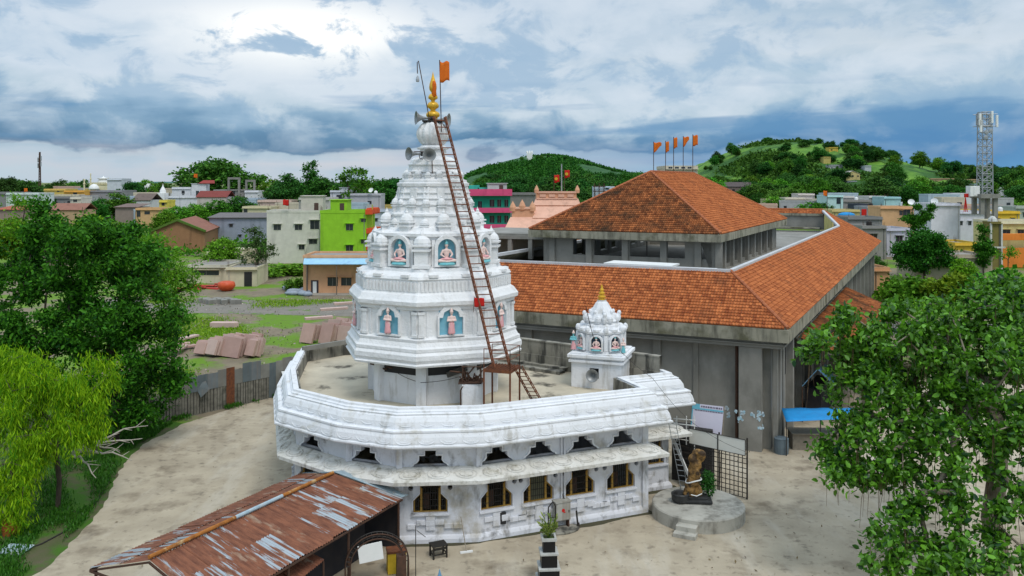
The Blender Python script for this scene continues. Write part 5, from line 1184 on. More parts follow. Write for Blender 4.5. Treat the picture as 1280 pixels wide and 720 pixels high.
# statue on the round platform
def platform():
    c = Vector((10.05, 45.35, 0)); t = thing('round_platform', c, 'low round concrete platform with a small step in front', 'platform')
    m_ = mat('platform concrete', (.46, .44, .38), (.33, .315, .27), .9, .9, .3, 5, streak=(.12, .11, .09), samt=.7, ssc=(1.5, 1.5, .8))
    q = MB(); q.lathe([(2.46, 0), (2.46, .66), (2.40, .72), (1e-3, .74)], c, 48); q.build('drum', m_, t)
    q = MB()
    d_ = Vector((-.46, -1, 0)).normalized(); p = c + d_ * 2.62; q.box((p.x, p.y, .24), (1.05, .6, .48), rz=R(-25)); p = c + d_ * 3.0; q.box((p.x, p.y, .11), (1.15, .6, .24), rz=R(-25)); q.build('step', m_, t, bevel=.03)
    s = Vector((9.95, 45.75, .74)); u = thing('rock_statue', s, 'tall golden brown carved stone statue wrapped with a white cloth band on the round platform', 'statue')
    gm = mat('golden brown stone', (.36, .20, .055), (.13, .075, .03), 3.5, .7, .8, 5, c3=(.05, .03, .015), c3sc=2.2, c3th=(.48, .6), bd=.12)
    q = MB(); r_ = random.Random(4)
    for k in range(16):
        f = k / 15; x = -.28 + .36 * f + r_.uniform(-.06, .06); q.ell(s + Vector((x, r_.uniform(-.08, .08), .2 + 1.85 * f)), (.40 - .08 * f + r_.uniform(-.06, .05), .34 + r_.uniform(-.05, .05), .24), 10, 6)
    q.ell(s + Vector((-.12, -.05, 2.2)), (.26, .28, .30), 10, 6); q.ell(s + Vector((.34, .0, 2.38)), (.30, .26, .36), 10, 6); q.ell(s + Vector((.14, -.05, 2.58)), (.30, .22, .2), 10, 6); q.ell(s + Vector((.05, -.3, 1.5)), (.16, .14, .3), 8, 5)
    q.ell(s + Vector((-.45, -.05, .3)), (.22, .25, .42), 8, 5); q.ell(s + Vector((.22, -.12, .35)), (.20, .22, .5), 8, 5)
    b_ = q.build('body', gm, u, smooth=True); remesh(b_, .05)
    tx = bpy.data.textures.new('stone_relief', 'CLOUDS'); tx.noise_scale = .28; dm = b_.modifiers.new('relief', 'DISPLACE'); dm.texture = tx; dm.strength = .09; dm.mid_level = .62
    q = MB(); P_ = [s + Vector((-.06 + .42 * math.cos(2 * PI * k / 16), .40 * math.sin(2 * PI * k / 16), 1.12 + .10 * math.cos(2 * PI * k / 16) - .10 * math.sin(2 * PI * k / 16 + 1.57) ** 2)) for k in range(16)]; q.tube(P_, .04, 5, closed=True); q.build('cloth_band', MT['board'], u)
    q = MB(); q.tube([(s.x - .3, s.y - .45, .42 + s.z), (s.x, s.y - .5, .36 + s.z), (s.x + .3, s.y - .42, .46 + s.z)], .03, 5); q.build('necklace', MT['board'], u)
    bs_ = mat('black base stone', (.02, .02, .02), (.05, .05, .048), 3, .5)
    q = MB(); q.box((s.x + .05, s.y - .35, .86), (1.55, .9, .14), rz=R(-6)); q.box((s.x + .05, s.y - .2, .97), (1.2, .7, .12), rz=R(-6)); tag(q.build('base_slab', bs_, bevel=.03), 'flat black stone slabs at the foot of the golden statue', 'slab')
    q = MB(); q.lathe([(.36, 0), (.46, .1), (.50, .45), (.44, .5), (.38, .46), (.3, .2), (1e-3, .15)], (s.x - .85, s.y - .35, .745), 14); tag(q.build('stone_bowl', bs_), 'black bowl left of the golden statue', 'bowl')
    p = thing('shrub', (s.x + .75, s.y + .15, .74), 'dark green bushy shrub behind the right side of the golden statue', 'shrub')
    leaf_bush('foliage', (s.x + .75, s.y + .15, .8), 900, .42, 1.5, .17, MT['leaf_bush'], 5, p); q = MB(); q.tube([(s.x + .75, s.y + .15, .74), (s.x + .8, s.y + .15, 1.6)], .03, 5); q.build('stem', MT['dbark'], p)
platform()
# lattice gate and boards behind the platform
def gate():
    p0, p1 = Vector((10.55, 49.9, 0)), Vector((13.3, 47.6, 0)); Mx = wallM(p0, p1); L_ = (p1 - p0).length; zt = 2.5
    t = thing('lattice_fence', p0, 'black iron lattice fence standing behind the round platform', 'fence'); q = MB()
    for k in range(15): q.box((L_ * k / 14, zt / 2 + .1, 0), (.035, zt, .035), M=Mx)
    for k in range(10): q.box((L_ / 2, .12 + zt * k / 9, .04), (L_, .035, .03), M=Mx)
    q.build('bars', MT['black'], t)
    for x in (0, L_ * .52, L_): q = MB(); q.box((x, 1.75, -.06), (.07, 3.5, .07), M=Mx); q.build('post', MT['black'], t)
    for x0, x1, lb in ((.02, L_ * .515, 'blank white tin board on the left half of the lattice fence'), (L_ * .525, L_ * .99, 'blank white tin board on the right half of the lattice fence')):
        q = MB(); q.slab([Mx @ Vector((x0, 2.53, .10)), Mx @ Vector((x1, 2.53, .10)), Mx @ Vector((x1, 3.42, .10)), Mx @ Vector((x0, 3.42, .10))], .02)
        bt = thing('tin_board', Mx @ Vector(((x0 + x1) / 2, 2.53, .1)), lb, 'board', 'tin boards on the lattice fence'); q.build('sheet', mat('off white tin', (.80, .79, .72), (.72, .71, .64), 1, .6, c3=(.5, .46, .38), c3sc=1.2, c3th=(.64, .74)), bt)
        q = MB(); 
        for (a, b_) in (((x0, 2.53), (x1, 2.53)), ((x0, 3.42), (x1, 3.42)), ((x0, 2.53), (x0, 3.42)), ((x1, 2.53), (x1, 3.42))): q.bar(Mx @ Vector((*a, .11)), Mx @ Vector((*b_, .11)), .03)
        q.build('edge', MT['black'], bt)
    # tall printed banner
    b0, b1 = aty(862, 552, 50.9), aty(900, 560, 50.0); tl_, tr_ = aty(866, 504, 51.2), aty(905, 508.5, 50.3)
    bn = thing('banner', (b0 + b1) / 2, 'tall lavender printed notice banner with a blue heading leaning above the tin boards', 'banner')
    q = MB(); q.slab([b0, b1, tr_, tl_], .03); q.build('sheet', MT['paper'], bn)
    def on(u, v, h=.012): return b0.lerp(b1, u).lerp(tl_.lerp(tr_, u), v) + (b1 - b0).cross(tl_ - b0).normalized() * h
    def patch(q, u0, u1, v0, v1, h=.012): q.add([on(u0, v0, h), on(u1, v0, h), on(u1, v1, h), on(u0, v1, h)], [(0, 1, 2, 3)])
    q = MB(); patch(q, 0, .24, .86, 1.0, .01); patch(q, 0, 1, .86, .9, .012); patch(q, -.01, .03, 0, 1, .008); q.build('heading_band', mat('cyan print', (.12, .42, .55), (.2, .5, .6), 5, .5), bn)
    q = MB(); r_ = random.Random(3); x = .28
    while x < .94: w_ = r_.uniform(.03, .08); patch(q, x, x + w_, .925, .965, .014); x += w_ + .02
    x = .08
    while x < .94: w_ = r_.uniform(.03, .09); patch(q, x, x + w_, .83, .85, .014); x += w_ + .015
    q.build('heading_text', mat('dark print', (.12, .10, .16), (.18, .15, .2), 5, .5), bn)
    q = MB(); q.tube([tl_ + Vector((.1, .05, 0)), (b0.x - .1, b0.y + .1, 0.02)], .04, 5); q.tube([tr_, (b1.x, b1.y + .1, .02)], .04, 5); q.build('stake', MT['wood'], bn)
    st = thing('steel_stair', (9.6, 50.2, 0), 'white railed steel stair rising between the temple end and the hall', 'stair')
    q = MB()
    for k in range(5): a = aty(842 - 0 * k, 523 + k * 6.2, 50.6); c_ = aty(869, 525.5 + k * 6.6, 49.6); q.tube([a, c_], .035, 5)
    for px, y0, y1 in ((846, 520, 552), (858, 520, 556), (868, 520, 562)): q.tube([aty(px, y0, 50), aty(px, y1, 50)], .03, 5)
    q.build('railing', MT['board'], st)
    q = MB()
    for k in range(9): q.box((9.9 + .12 * k, 50.6 - .18 * k, .3 + .33 * (8 - k)), (1.1, .35, .05), rz=R(-30))
    q.build('tread', MT['black'], st); q = MB(); q.bar((9.5, 50.4, 3.0), (10.6, 48.8, .2), .06, .2); q.build('stringer', MT['board'], st)
    q = MB(); q.box((11.0, 51.0, 1.6), (2.4, 1.2, 3.2), rz=R(-20)); tag(q.build('store_shed', mat('soot dark sheet', (.025, .025, .025), (.05, .045, .04), 2, .9), bevel=.03), 'dark sheet metal store between the temple and the hall behind the lattice fence', 'shed')
gate()
# blue awnings and bins beside the hall
def awning():
    t = thing('blue_awning', (20.9, 56.6, 0), 'bright blue tarpaulin awning on thin poles at the hall corner', 'awning')
    a, b_, c_, d_ = aty(983, 527, 55.2), aty(1068, 523, 55.6), aty(1066, 510, 57.6), aty(977, 510, 57.4); q = MB()
    vs = []; N_ = 14
    for j in range(5):
        for i in range(N_ + 1):
            p = a.lerp(b_, i / N_).lerp(d_.lerp(c_, i / N_), j / 4); p.z += .02 * math.sin(i * 1.3) * math.sin(j * 1.2) - .04 * math.sin(PI * j / 4); vs.append(p)
    q.add(vs, [(j * (N_ + 1) + i, j * (N_ + 1) + i + 1, (j + 1) * (N_ + 1) + i + 1, (j + 1) * (N_ + 1) + i) for j in range(4) for i in range(N_)]); o = q.build('tarpaulin', MT['blue'], t, smooth=True); o.modifiers.new('s', 'SOLIDIFY').thickness = .02
    for p in (a, b_, c_, d_, a.lerp(b_, .5)): q = MB(); q.tube([(p.x, p.y + .02, 0), (p.x, p.y + .02, p.z)], .035, 6); q.build('pole', MT['black'], t)
    q = MB(); q.box((21.2, 57.0, .55), (4.6, 1.3, 1.1), rz=R(-3)); q.box((21.2, 56.9, 1.14), (4.8, 1.5, .07), rz=R(-3)); tag(q.build('market_counter', MT['wood'], bevel=.02), 'grey counter under the bright blue awning', 'counter')
    q = MB(); q.lathe([(.45, 0), (.48, .5), (.46, 1.0), (.48, 1.02), (.3, 1.1), (1e-3, 1.12)], (17.9, 57.0 - 1.2, 0), 16); tag(q.build('water_drum', mat('grey blue plastic', (.13, .17, .19), (.1, .13, .15), 2, .5), smooth=False), 'grey blue water drum at the hall corner', 'drum')
    t = thing('blue_tent', (23.6, 64.5, 0), 'steel blue gabled sheet canopy beside the hall wall', 'canopy')
    L0, L1, R0_, R1_, G0, G1 = aty(1003, 483, 63), aty(1012, 472, 66), aty(1045, 484, 63), aty(1052, 474, 66), aty(1022, 462, 63), aty(1031, 455, 66)
    q = MB(); q.slab([L0, G0, G1, L1][::-1], .04); q.slab([G0, R0_, R1_, G1][::-1], .04); q.build('roof_sheet', MT['sblue'], t)
    for p in (L0, R0_, L1, R1_): q = MB(); q.tube([(p.x, p.y, 0), p], .04, 6); q.build('pole', MT['dkrust'], t)
    q = MB(); q.box((24.3, 66.5, 1.1), (5, 1.2, 2.2), rz=R(60)); tag(q.build('dark_stall', MT['tarp']), 'dark stall in the shade under the steel blue canopy', 'stall')
awning()
# ================================================================== BOUNDARY FENCE
def fence():
    a0, a1 = Vector((-32.5, 55.6, 0)), Vector((-17.2, 73.5, 0)); t = thing('sheet_fence', a0, 'long makeshift fence of grey pickets topped with tin sheets', 'fence')
    Mx = wallM(a0, a1); L_ = (a1 - a0).length; r_ = random.Random(9)
    MT['picket'] = mat('weathered picket', (.21, .20, .165), (.09, .088, .07), 2.2, .9, .2, 8)
    MT['tin'] = [mat('grey tin %d' % k, c, tuple(x * .75 for x in c), 1.5, .6, streak=(.2, .16, .12), samt=.4) for k, c in enumerate(((.16, .185, .195), (.23, .23, .205), (.12, .15, .16), (.19, .19, .17)))]
    q = MB(); x = 0
    while x < L_ * .93:
        w_ = r_.uniform(.15, .24); h_ = 2.0 + r_.uniform(-.12, .12); q.box((x + w_ / 2, h_ / 2, 0), (w_, h_, .035), M=Mx); x += w_ + r_.uniform(.03, .075)
    q.build('pickets', MT['picket'], t)
    q = MB()
    q.box((L_ * .47, .98, -.05), (L_ * .93, 1.85, .01), M=Mx); bk_ = q.build('gap_shade_sheet', MT['tarp'], t); q = MB()  # dark sheet added behind the pickets, standing in for shade in the gaps
    for z in (.4, 1.4, 2.15): q.box((L_ / 2, z, -.10), (L_, .07, .06), M=Mx)
    q.build('rail', MT['wood'], t)
    x = 9.6; k = 0
    while x < L_:
        w_ = r_.uniform(.65, 1.0); z0 = 1.8 if x < L_ * .80 and k != 7 else .1; z1 = 3.1 + r_.uniform(-.15, .3)
        q = MB(); q.box((x + w_ / 2, (z0 + z1) / 2, .035 + .012 * (k % 2)), (w_, z1 - z0, .012), M=Mx @ Matrix.Translation((0, 0, 0)))
        m_ = MT['rust'] if k == 7 else MT['tin'][r_.randrange(4)]; o = q.build('tin_sheet', m_, t)
        if k == 7: o['label'] = 'rusty brown tin sheet'
        x += w_ * .97; k += 1
    for x in np.arange(.3, L_, 2.1): q = MB(); q.box((x, 1.25, -.12), (.10, 2.5, .1), M=Mx); q.build('post', MT['wood'], t)
    f = facet_param(a0, a1, 254); p = a0.lerp(a1, f); q = MB(); q.slab([aty(244, 482, p.y - .3), aty(251, 497, p.y - .6), aty(262, 487, p.y - .3), aty(257, 476, p.y)], .05); tag(q.build('loose_panel', MT['tin'][2]), 'dented dark tin panel hanging crooked on the fence', 'panel')
    c = atz(365, 494, 0) + Vector((0, -.6, 0)); t2 = thing('gate_box', c, 'grey tin clad box with a white lid at the fence end', 'box'); q = MB(); q.box(c + Vector((0, 0, 1.0)), (1.15, .9, 2.0), rz=R(20)); q.build('body', MT['tin'][0], t2); q = MB(); q.box(c + Vector((0, 0, 2.05)), (1.35, 1.1, .09), rz=R(20)); q.build('lid', MT['board'], t2)
fence()
P_ = [atz(x, y, .03) for x, y in ((28, 688), (52, 680), (80, 665), (104, 648), (124, 622), (136, 603), (137, 592))]; q = MB(); q.tube(P_, .05, 5); tag(q.build('hose', MT['black'], smooth=True), 'black hose lying along the edge of the concrete on the left', 'hose')
q = MB(); q.lathe([(.32, 0), (.36, .3), (.3, .8), (.2, .9)], atz(12, 668, 0), 12); tag(q.build('clay_pot', mat('terracotta', (.5, .14, .04), (.4, .1, .03), 3, .8)), 'orange clay pot at the left edge under the yellow green tree', 'pot')
q = MB(); c = atz(18, 690, 0); q.slab([c + Vector((-.7, -.4, .12)), c + Vector((.6, -.5, .05)), c + Vector((.7, .5, .14)), c + Vector((-.5, .5, .2))], .03); tag(q.build('tin_scrap', MT['zinc']), 'pale blue scrap sheet on the soil at the left edge', 'sheet')
# ================================================================== STONE STACKS AND YARD
MT['pinkstone'] = [mat('pink sandstone %d' % k, c, tuple(x * .85 for x in c), 1.2, .85, .15, 6) for k, c in enumerate(((.50, .33, .28), (.45, .29, .25), (.58, .42, .37), (.50, .35, .30)))]
def slab_stack(px, py, label_fmt, spec, yaw, seed):
    c = atz(px, py, 0); r_ = random.Random(seed); k = 0; M0 = Matrix.Translation(c) @ Matrix.Rotation(yaw, 4, 'Z')
    for (x, y, n_, wd, hh, lean, lb) in spec:
        for j in range(n_):
            q = MB(); th_ = .32; M_ = M0 @ Matrix.Translation((x + j * (th_ + .05), y + r_.uniform(-.15, .15), 0)) @ Matrix.Rotation(r_.uniform(-.07, .07), 4, 'Z') @ Matrix.Rotation(lean + r_.uniform(-.05, .05), 4, 'Y') @ Matrix.Rotation(r_.uniform(-.05, .05), 4, 'X')
            q.box((0, 0, hh / 2 + .12), (th_, wd * r_.uniform(.75, 1.08), hh * r_.uniform(.78, 1.05)), M=M_)
            tag(q.build('stone_slab', MT['pinkstone'][r_.randrange(4)], bevel=.02), 'pink sandstone slab leaning in the ' + lb, 'stone slab', 'pink stone slabs stacked in the yard')
YW = R(64)
slab_stack(250, 446, '', [(0, .3, 3, 1.5, 1.55, .42, 'left end of the stack on the grass beyond the fence'), (.1, -1.2, 4, 1.7, 1.95, .34, 'left middle of the stack on the grass beyond the fence'), (.9, -3.1, 4, 2.3, 1.95, .30, 'middle of the stack on the grass beyond the fence'), (1.6, -5.0, 4, 1.4, 1.9, .34, 'right end of the stack on the grass beyond the fence'), (2.3, -1.6, 4, 1.9, 2.0, .30, 'back row of the stack on the grass beyond the fence'), (2.9, -3.4, 4, 1.9, 2.0, .30, 'far back row of the stack on the grass beyond the fence')], YW, 3)
slab_stack(384, 430, '', [(0, .2, 4, 1.7, 2.1, .30, 'near left end of the pile left of the spire'), (.6, -1.8, 4, 2.0, 2.2, .26, 'near middle of the pile left of the spire'), (1.4, -4.0, 5, 2.2, 2.2, .28, 'right end of the pile behind the spire'), (3.4, -.8, 5, 2.2, 2.2, .28, 'far row of the pile left of the spire'), (4.0, -3.4, 5, 2.2, 2.3, .28, 'far right row of the pile behind the spire')], YW, 5)
for (x0, y0, z, l_, lb) in ((385, 424, 2.3, 3.2, 'front'), (405, 412, 2.4, 3.4, 'middle'), (420, 405, 2.5, 3.0, 'back')):
    c = atz(x0, y0, 0); q = MB(); q.box(c + Vector((1, 1, z)), (l_, .7, .3), rz=R(25)); tag(q.build('stone_slab', MT['pinkstone'][2], bevel=.03), 'pale pink slab lying flat across the %s of the pile left of the spire' % lb, 'stone slab', 'pink stone slabs stacked in the yard')
c = atz(280, 410, 0); q = MB(); q.prism([(c.x - 1.6, c.y - .5), (c.x + 1.4, c.y - .6), (c.x + 1.9, c.y - .2), (c.x + 1.4, c.y + .5), (c.x - 1.6, c.y + .5)], .1, .75); tag(q.build('stone_slab', MT['pinkstone'][2], bevel=.05), 'pale pointed stone block lying alone on the yard earth', 'stone slab', 'pink stone slabs stacked in the yard')
for k, (x, y) in enumerate(((222, 432), (230, 437), (236, 426), (226, 441))):
    c = atz(x, y, 0); q = MB(); q.box(c + Vector((0, 0, .18 + .12 * k)), (2.6, .8, .22), rz=R(20 + 25 * k)); tag(q.build('stone_slab', MT['pinkstone'][k % 4], bevel=.03), 'pinkish slab lying in the loose heap beside the dark left tree', 'stone slab', 'slabs beside the dark tree')
mb = MB(); r_ = random.Random(12)
rs = mat('red painted sheet', (.55, .08, .05), (.42, .05, .035), 1.2, .6)
for k in range(15):
    c = atz(262 + r_.uniform(-24, 26), 359 + r_.uniform(-3, 6), 0); q = MB(); q.box(c + Vector((0, 0, .15 + .06 * (k % 5))), (r_.uniform(2.2, 4.5), r_.uniform(.5, 1.0), .12), rz=r_.uniform(-.4, .6)); tag(q.build('red_beam', rs), 'red painted steel beam in the heap before the yellow house', 'beam', 'red beams heaped in the yard')
c = atz(283, 364, 0); q = MB(); q.lathe([(.5, 0), (1.1, .3), (1.45, .9), (1.3, 1.5), (.8, 1.65), (.7, 1.55), (1e-3, 1.5)], c, 20); tag(q.build('red_tank', mat('red orange plastic', (.62, .10, .03), (.5, .07, .02), 2, .4), smooth=True), 'round red orange tank beside the red beams', 'tank')
for k in range(9):
    c = atz(255 + k * 5, 378 + (k % 3), 0); q = MB(); q.box(c + Vector((0, 0, .35)), (1.5, .9, .7), rz=k * .4); tag(q.build('concrete_rubble', MT['conc'], bevel=.06), 'grey concrete block in the row of rubble across the yard', 'rubble', 'rubble blocks in the yard')
for k in range(12):
    c = atz(360 + r_.uniform(0, 26), 366 + r_.uniform(-4, 5), 0); q = MB(); q.ell(c + Vector((0, 0, .3)), (r_.uniform(.7, 1.3), .6, r_.uniform(.35, .6)), 10, 6); tag(q.build('sack', mat('grey sack %d' % k, (.33, .37, .42), (.22, .26, .32), 2, .7), smooth=True), 'grey blue sack in the heap left of the orange house', 'sack', 'sacks beside the orange house')
q = MB(); a, b_ = atz(229, 419, .1), atz(256, 399, .1); q.tube([a, b_], .07, 6); tag(q.build('wood_pole', MT['wood']), 'long pale pole lying on the earth left of the pointed block', 'pole')
# ================================================================== TOWN
HM = {}
def paint(c):
    if c not in HM: HM[c] = mat('house paint %d' % len(HM), c, tuple(x * .84 for x in c), .8, .85, .1, 6, streak=tuple(x * .35 for x in c), samt=.45, ssc=(.6, .6, .12), sth=(.55, .72))
    return HM[c]
CR = (.62, .56, .40); WHT = (.70, .71, .73); GRY = (.26, .26, .25); YEL = (.68, .50, .14); PEA = (.72, .40, .22); BLU = (.34, .38, .46); LIM = (.30, .60, .03); TEA = (.22, .60, .58); DKG = (.13, .13, .125)
hr = random.Random(77)
def house(px0, px1, pyt, Y, c, label, cat='house', rot=0.0, depth=8.0, wins=None, roof='flat', rc=None, parapet=.7, tank=False, cabin=None, base=None, name='town_house', group=None, slab=True, band=None, shade=True, door=None):
    wd = (px1 - px0) / F * Y; x = pxy((px0 + px1) / 2, Y); zt = H - (pyt - HZ) / F * Y; zb = (ground(Y) - .4) if base is None else base; h = zt - zb
    t = thing(name, (x, Y, zb), label, cat, group); M_ = Matrix.Translation((x, Y, zb)) @ Matrix.Rotation(rot, 4, 'Z'); p = paint(c)
    hb = h - (parapet if roof == 'flat' else 0)
    q = MB(M_); q.box((0, depth / 2, hb / 2), (wd, depth, hb))
    if roof == 'gable':
        rh = min(wd, depth) * .22; q.add([(-wd / 2, 0, hb), (wd / 2, 0, hb), (0, 0, hb + rh), (-wd / 2, depth, hb), (wd / 2, depth, hb), (0, depth, hb + rh)], [(0, 1, 2), (3, 5, 4)])
    q.build('wall', p, t)
    if roof == 'flat':
        q = MB(M_); vs, fs = panel2d([(-wd / 2 - .06, -.06), (wd / 2 + .06, -.06), (wd / 2 + .06, depth + .06), (-wd / 2 - .06, depth + .06)], [[(-wd / 2 + .18, .18), (wd / 2 - .18, .18), (wd / 2 - .18, depth - .18), (-wd / 2 + .18, depth - .18)]], parapet)
        q.add(vs, fs, Matrix.Translation((0, 0, hb + parapet / 2))); q.build('parapet', p if not rc else paint(rc), t)
        q = MB(M_); q.box((0, depth / 2, hb + .06), (wd - .4, depth - .4, .1)); q.build('roof', paint((.30, .28, .25)), t)
        if slab: 
            q = MB(M_); q.box((0, -.2, hb - .08), (wd + .3, .5, .14)); q.build('ledge', p if not rc else paint(rc), t)
    elif roof == 'gable':
        q = MB(M_); e = .4
        for s in (-1, 1): q.slab([(s * (wd / 2 + e), -e, hb - e * .4), (0, -e, hb + rh + .02), (0, depth + e, hb + rh + .02), (s * (wd / 2 + e), depth + e, hb - e * .4)][::s], .14)
        q.build('roof', paint(rc or (.16, .13, .11)), t)
    elif roof == 'shed':
        q = MB(M_); q.slab([(-wd / 2 - .4, -.6, hb + .05), (wd / 2 + .4, -.6, hb + .05), (wd / 2 + .4, depth + .4, hb + 1.0), (-wd / 2 - .4, depth + .4, hb + 1.0)], .1); q.build('roof', paint(rc or (.2, .17, .15)), t)
    elif roof == 'ridge':   # ridge parallel to the front
        rh = depth * .24; q = MB(M_); e = .4
        q.slab([(-wd / 2 - e, -e, hb - .1), (wd / 2 + e, -e, hb - .1), (wd / 2 + e, depth / 2, hb + rh), (-wd / 2 - e, depth / 2, hb + rh)], .14); q.slab([(wd / 2 + e, depth + e, hb - .1), (-wd / 2 - e, depth + e, hb - .1), (-wd / 2 - e, depth / 2, hb + rh), (wd / 2 + e, depth / 2, hb + rh)], .14)
        q.build('roof', paint(rc or (.2, .1, .07)), t)
    if wins is None:
        wins = []; nf = max(1, int(h / 3.3)); nc = max(1, int(wd / 3.4))
        for f in range(nf):
            for k in range(nc):
                if hr.random() < .75: wins.append(((k + .5) / nc * wd - wd / 2 + hr.uniform(-.3, .3), hb - 1.9 - f * 3.2, hr.choice((1.0, 1.3, 1.6)), hr.choice((1.1, 1.3))))
    else:
        wins = [((a - (px0 + px1) / 2) / F * Y, (H - (b - HZ) / F * Y) - zb, e / F * Y, g / F * Y) for a, b, e, g in wins]
    for wx, wz, ww, wh in wins:
        if wz - wh / 2 < .2: continue
        q = MB(M_); q.box((wx, -.0, wz), (ww + .2, .10, wh + .2)); f = q.build('window', paint(tuple(min(.8, v * 1.1) for v in c)), t)
        q = MB(M_); q.box((wx, -.02, wz), (ww, .09, wh)); q.build('pane', MT['glass'], f)
        if Y < 260:
            q = MB(M_); q.box((wx, -.07, wz), (.05, .05, wh)); q.build('mullion', paint((.3, .28, .25)), f)
            if shade: q = MB(M_); q.box((wx, -.28, wz + wh / 2 + .18), (ww + .5, .55, .07)); q.build('sunshade', p, f)
    if roof == 'flat' and Y < 345 and hb > 3:
        q = MB(M_); dx = hr.choice((-1, 1)) * (wd / 2 - hr.uniform(.3, .9)); q.tube([(dx, -.09, .1), (dx, -.09, hb - .2)], .06, 5); q.build('drain_pipe', paint(hr.choice(((.3, .3, .3), (.12, .12, .12), (.5, .48, .42)))), t)
        if hr.random() < .6:
            q = MB(M_)
            for cx, cy in ((-wd / 2 + .3, .3), (wd / 2 - .3, .3), (wd / 2 - .3, depth - .3)):
                for k in range(3): q.tube([(cx + k * .1 - .1, cy + (k % 2) * .1, hb + parapet - .1), (cx + k * .12 - .12, cy + (k % 2) * .12, hb + parapet + hr.uniform(.5, 1.1))], .025, 3)
            q.build('starter_bars', MT['dkrust'], t)
    if door:
        q = MB(M_); dx = (door - (px0 + px1) / 2) / F * Y; q.box((dx, -.0, 1.2), (1.0, .08, 2.2)); q.build('door', paint((.12, .06, .04)), t)
    if band:
        q = MB(M_); q.box((0, -.05, band[0]), (wd + .1, .1, band[1])); q.build('band', paint(band[2]), t)
    if cabin:
        a0_, a1_, ct, cc = cabin; cw = (a1_ - a0_) / F * Y; cx = ((a0_ + a1_) / 2 - (px0 + px1) / 2) / F * Y; ch = H - (ct - HZ) / F * Y - zb - hb
        q = MB(M_); q.box((cx, 3.2, hb + ch / 2 + .1), (cw, 4, ch)); q.box((cx, 3.2, hb + ch + .15), (cw + .5, 4.5, .14)); cb = q.build('stair_cabin', paint(cc), t)
        q = MB(M_); q.box((cx + cw * .2, 1.18, hb + 1.1), (.9, .08, 1.9)); q.build('cabin_door', paint((.10, .06, .05)), cb)
    if tank:
        tp = M_ @ Vector((wd * .25, depth * .6, hb + .12)); q = MB(); q.lathe([(.6, 0), (.62, .9), (.5, 1.15), (.2, 1.25), (.2, 1.35), (1e-3, 1.36)], tp, 12); tag(q.build('water_tank', MT['black'] if tank == 'k' else MT['board']), '%s water tank on the %s' % ('black' if tank == 'k' else 'white', ' '.join(label.split(' with ')[0].split(' ')[:10])), 'tank')
    return t, M_, wd, hb, depth
# --- left side, near the yard
t, M_, wd, hb, dp = house(334, 402, 263, 178, (.66, .64, .56), 'three storey cream white block without plaster trim beside the lime green house', 'building', R(4), 9, [(347, 284, 9, 7), (373, 284, 9, 7), (377, 309, 7, 6), (393, 281, 11, 11), (391, 302, 10, 6)], parapet=.5, cabin=(375, 402, 246, (.60, .56, .48)), slab=False)
t, M_, wd, hb, dp = house(400, 458, 263, 172, LIM, 'lime green three storey house with an orange base band', 'building', R(-2), 9, [(437, 284, 9, 8), (437, 310, 9, 7), (454.5, 275.5, 6, 4), (454.5, 302, 6, 5)], parapet=.6, cabin=(411, 432, 251, LIM), band=(2.0, 2.0, (.75, .18, .03)), slab=False)
RD = (.72, .10, .03)
q = MB(M_)
for k in range(7): q.box((wd / 2 + .6, .1 + k * 1.2, hb + .5 + .25 * (k % 2) - .2), (1.4, 1.2, 1.0))
q.box((wd / 2 + .7, 4, hb - 3.6), (1.5, 8, 1.0)); q.box((wd / 2 + .7, 4, hb - 7.0), (1.5, 8, 1.0)); q.build('balcony', paint(RD), t)
q = MB(M_); q.box((wd / 2 + 1.2, .2, hb / 2 + .6), (.18, .18, hb + 2.4)); q.build('balcony_post', paint((.35, .45, .05)), t)
t, M_, wd, hb, dp = house(379, 462, 319, 136, PEA, 'small orange house with a flat sky blue awning roof', 'house', 0, 8, [(416, 352, 13, 11), (433, 352, 13, 10)], parapet=.4, band=(.2, .5, (.4, .36, .3)), slab=False)
q = MB(M_); q.slab([(-wd / 2 + .6, -2.4, hb - .8), (wd / 2 + .3, -2.4, hb - .8), (wd / 2 + .3, .1, hb - .05), (-wd / 2 + .1, .1, hb - .05)], .12); q.build('awning', paint((.34, .60, .80)), t)
q = MB(M_); q.box((-2.3 - 1.2, -.02, 1.3), (1.2, .08, 2.5)); d_ = q.build('door', paint((.06, .05, .06)), t); q = MB(M_); q.box((-3.5, -.07, 1.35), (.6, .04, 2.0)); q.build('door_panel', MT['board'], d_)
for x in (-4.3, 0.5, 4.6): q = MB(M_); q.box((x, -2.2, (hb - .8) / 2), (.14, .14, hb - .9)); q.build('post', paint((.18, .14, .1)), t)
q = MB(M_); q.box((-1, -1.2, .25), (wd * .8, 2.6, .5)); q.build('porch', paint((.36, .33, .28)), t)
t, M_, wd, hb, dp = house(235, 283, 331, 148, CR, 'low pale yellow house with a long grilled window behind the red beams', 'house', R(-2), 10, [(258, 341, 32, 6)], parapet=.35, rc=(.55, .52, .42))
t, M_, wd, hb, dp = house(283, 321, 334, 144, CR, 'low yellow annex with an open doorway beside the yard tree', 'house', R(3), 8, [], parapet=.3); q = MB(M_); q.box((1.1, -.02, 1.5), (1.3, .1, 2.8)); q.build('doorway', MT['dark'], t)
house(258, 304, 315, 172, CR, 'cream plastered house with a flat roof behind the low yellow house', 'house', 0, 9, [], cabin=(258, 303, 313, CR), parapet=.4)
t, M_, wd, hb, dp = house(190, 254, 290, 200, (.34, .18, .09), 'old brick warehouse with a moss edged gable facing the town', 'warehouse', R(12), 26, [(200, 293, 4, 3)], roof='gable', rc=(.28, .12, .08), shade=False)
q = MB(M_)
for s in (-1, 1): q.bar((s * (wd / 2 + .3), -.2, hb + .1), (0, -.2, hb + min(wd, dp) * .22 + .2), .9, .5)
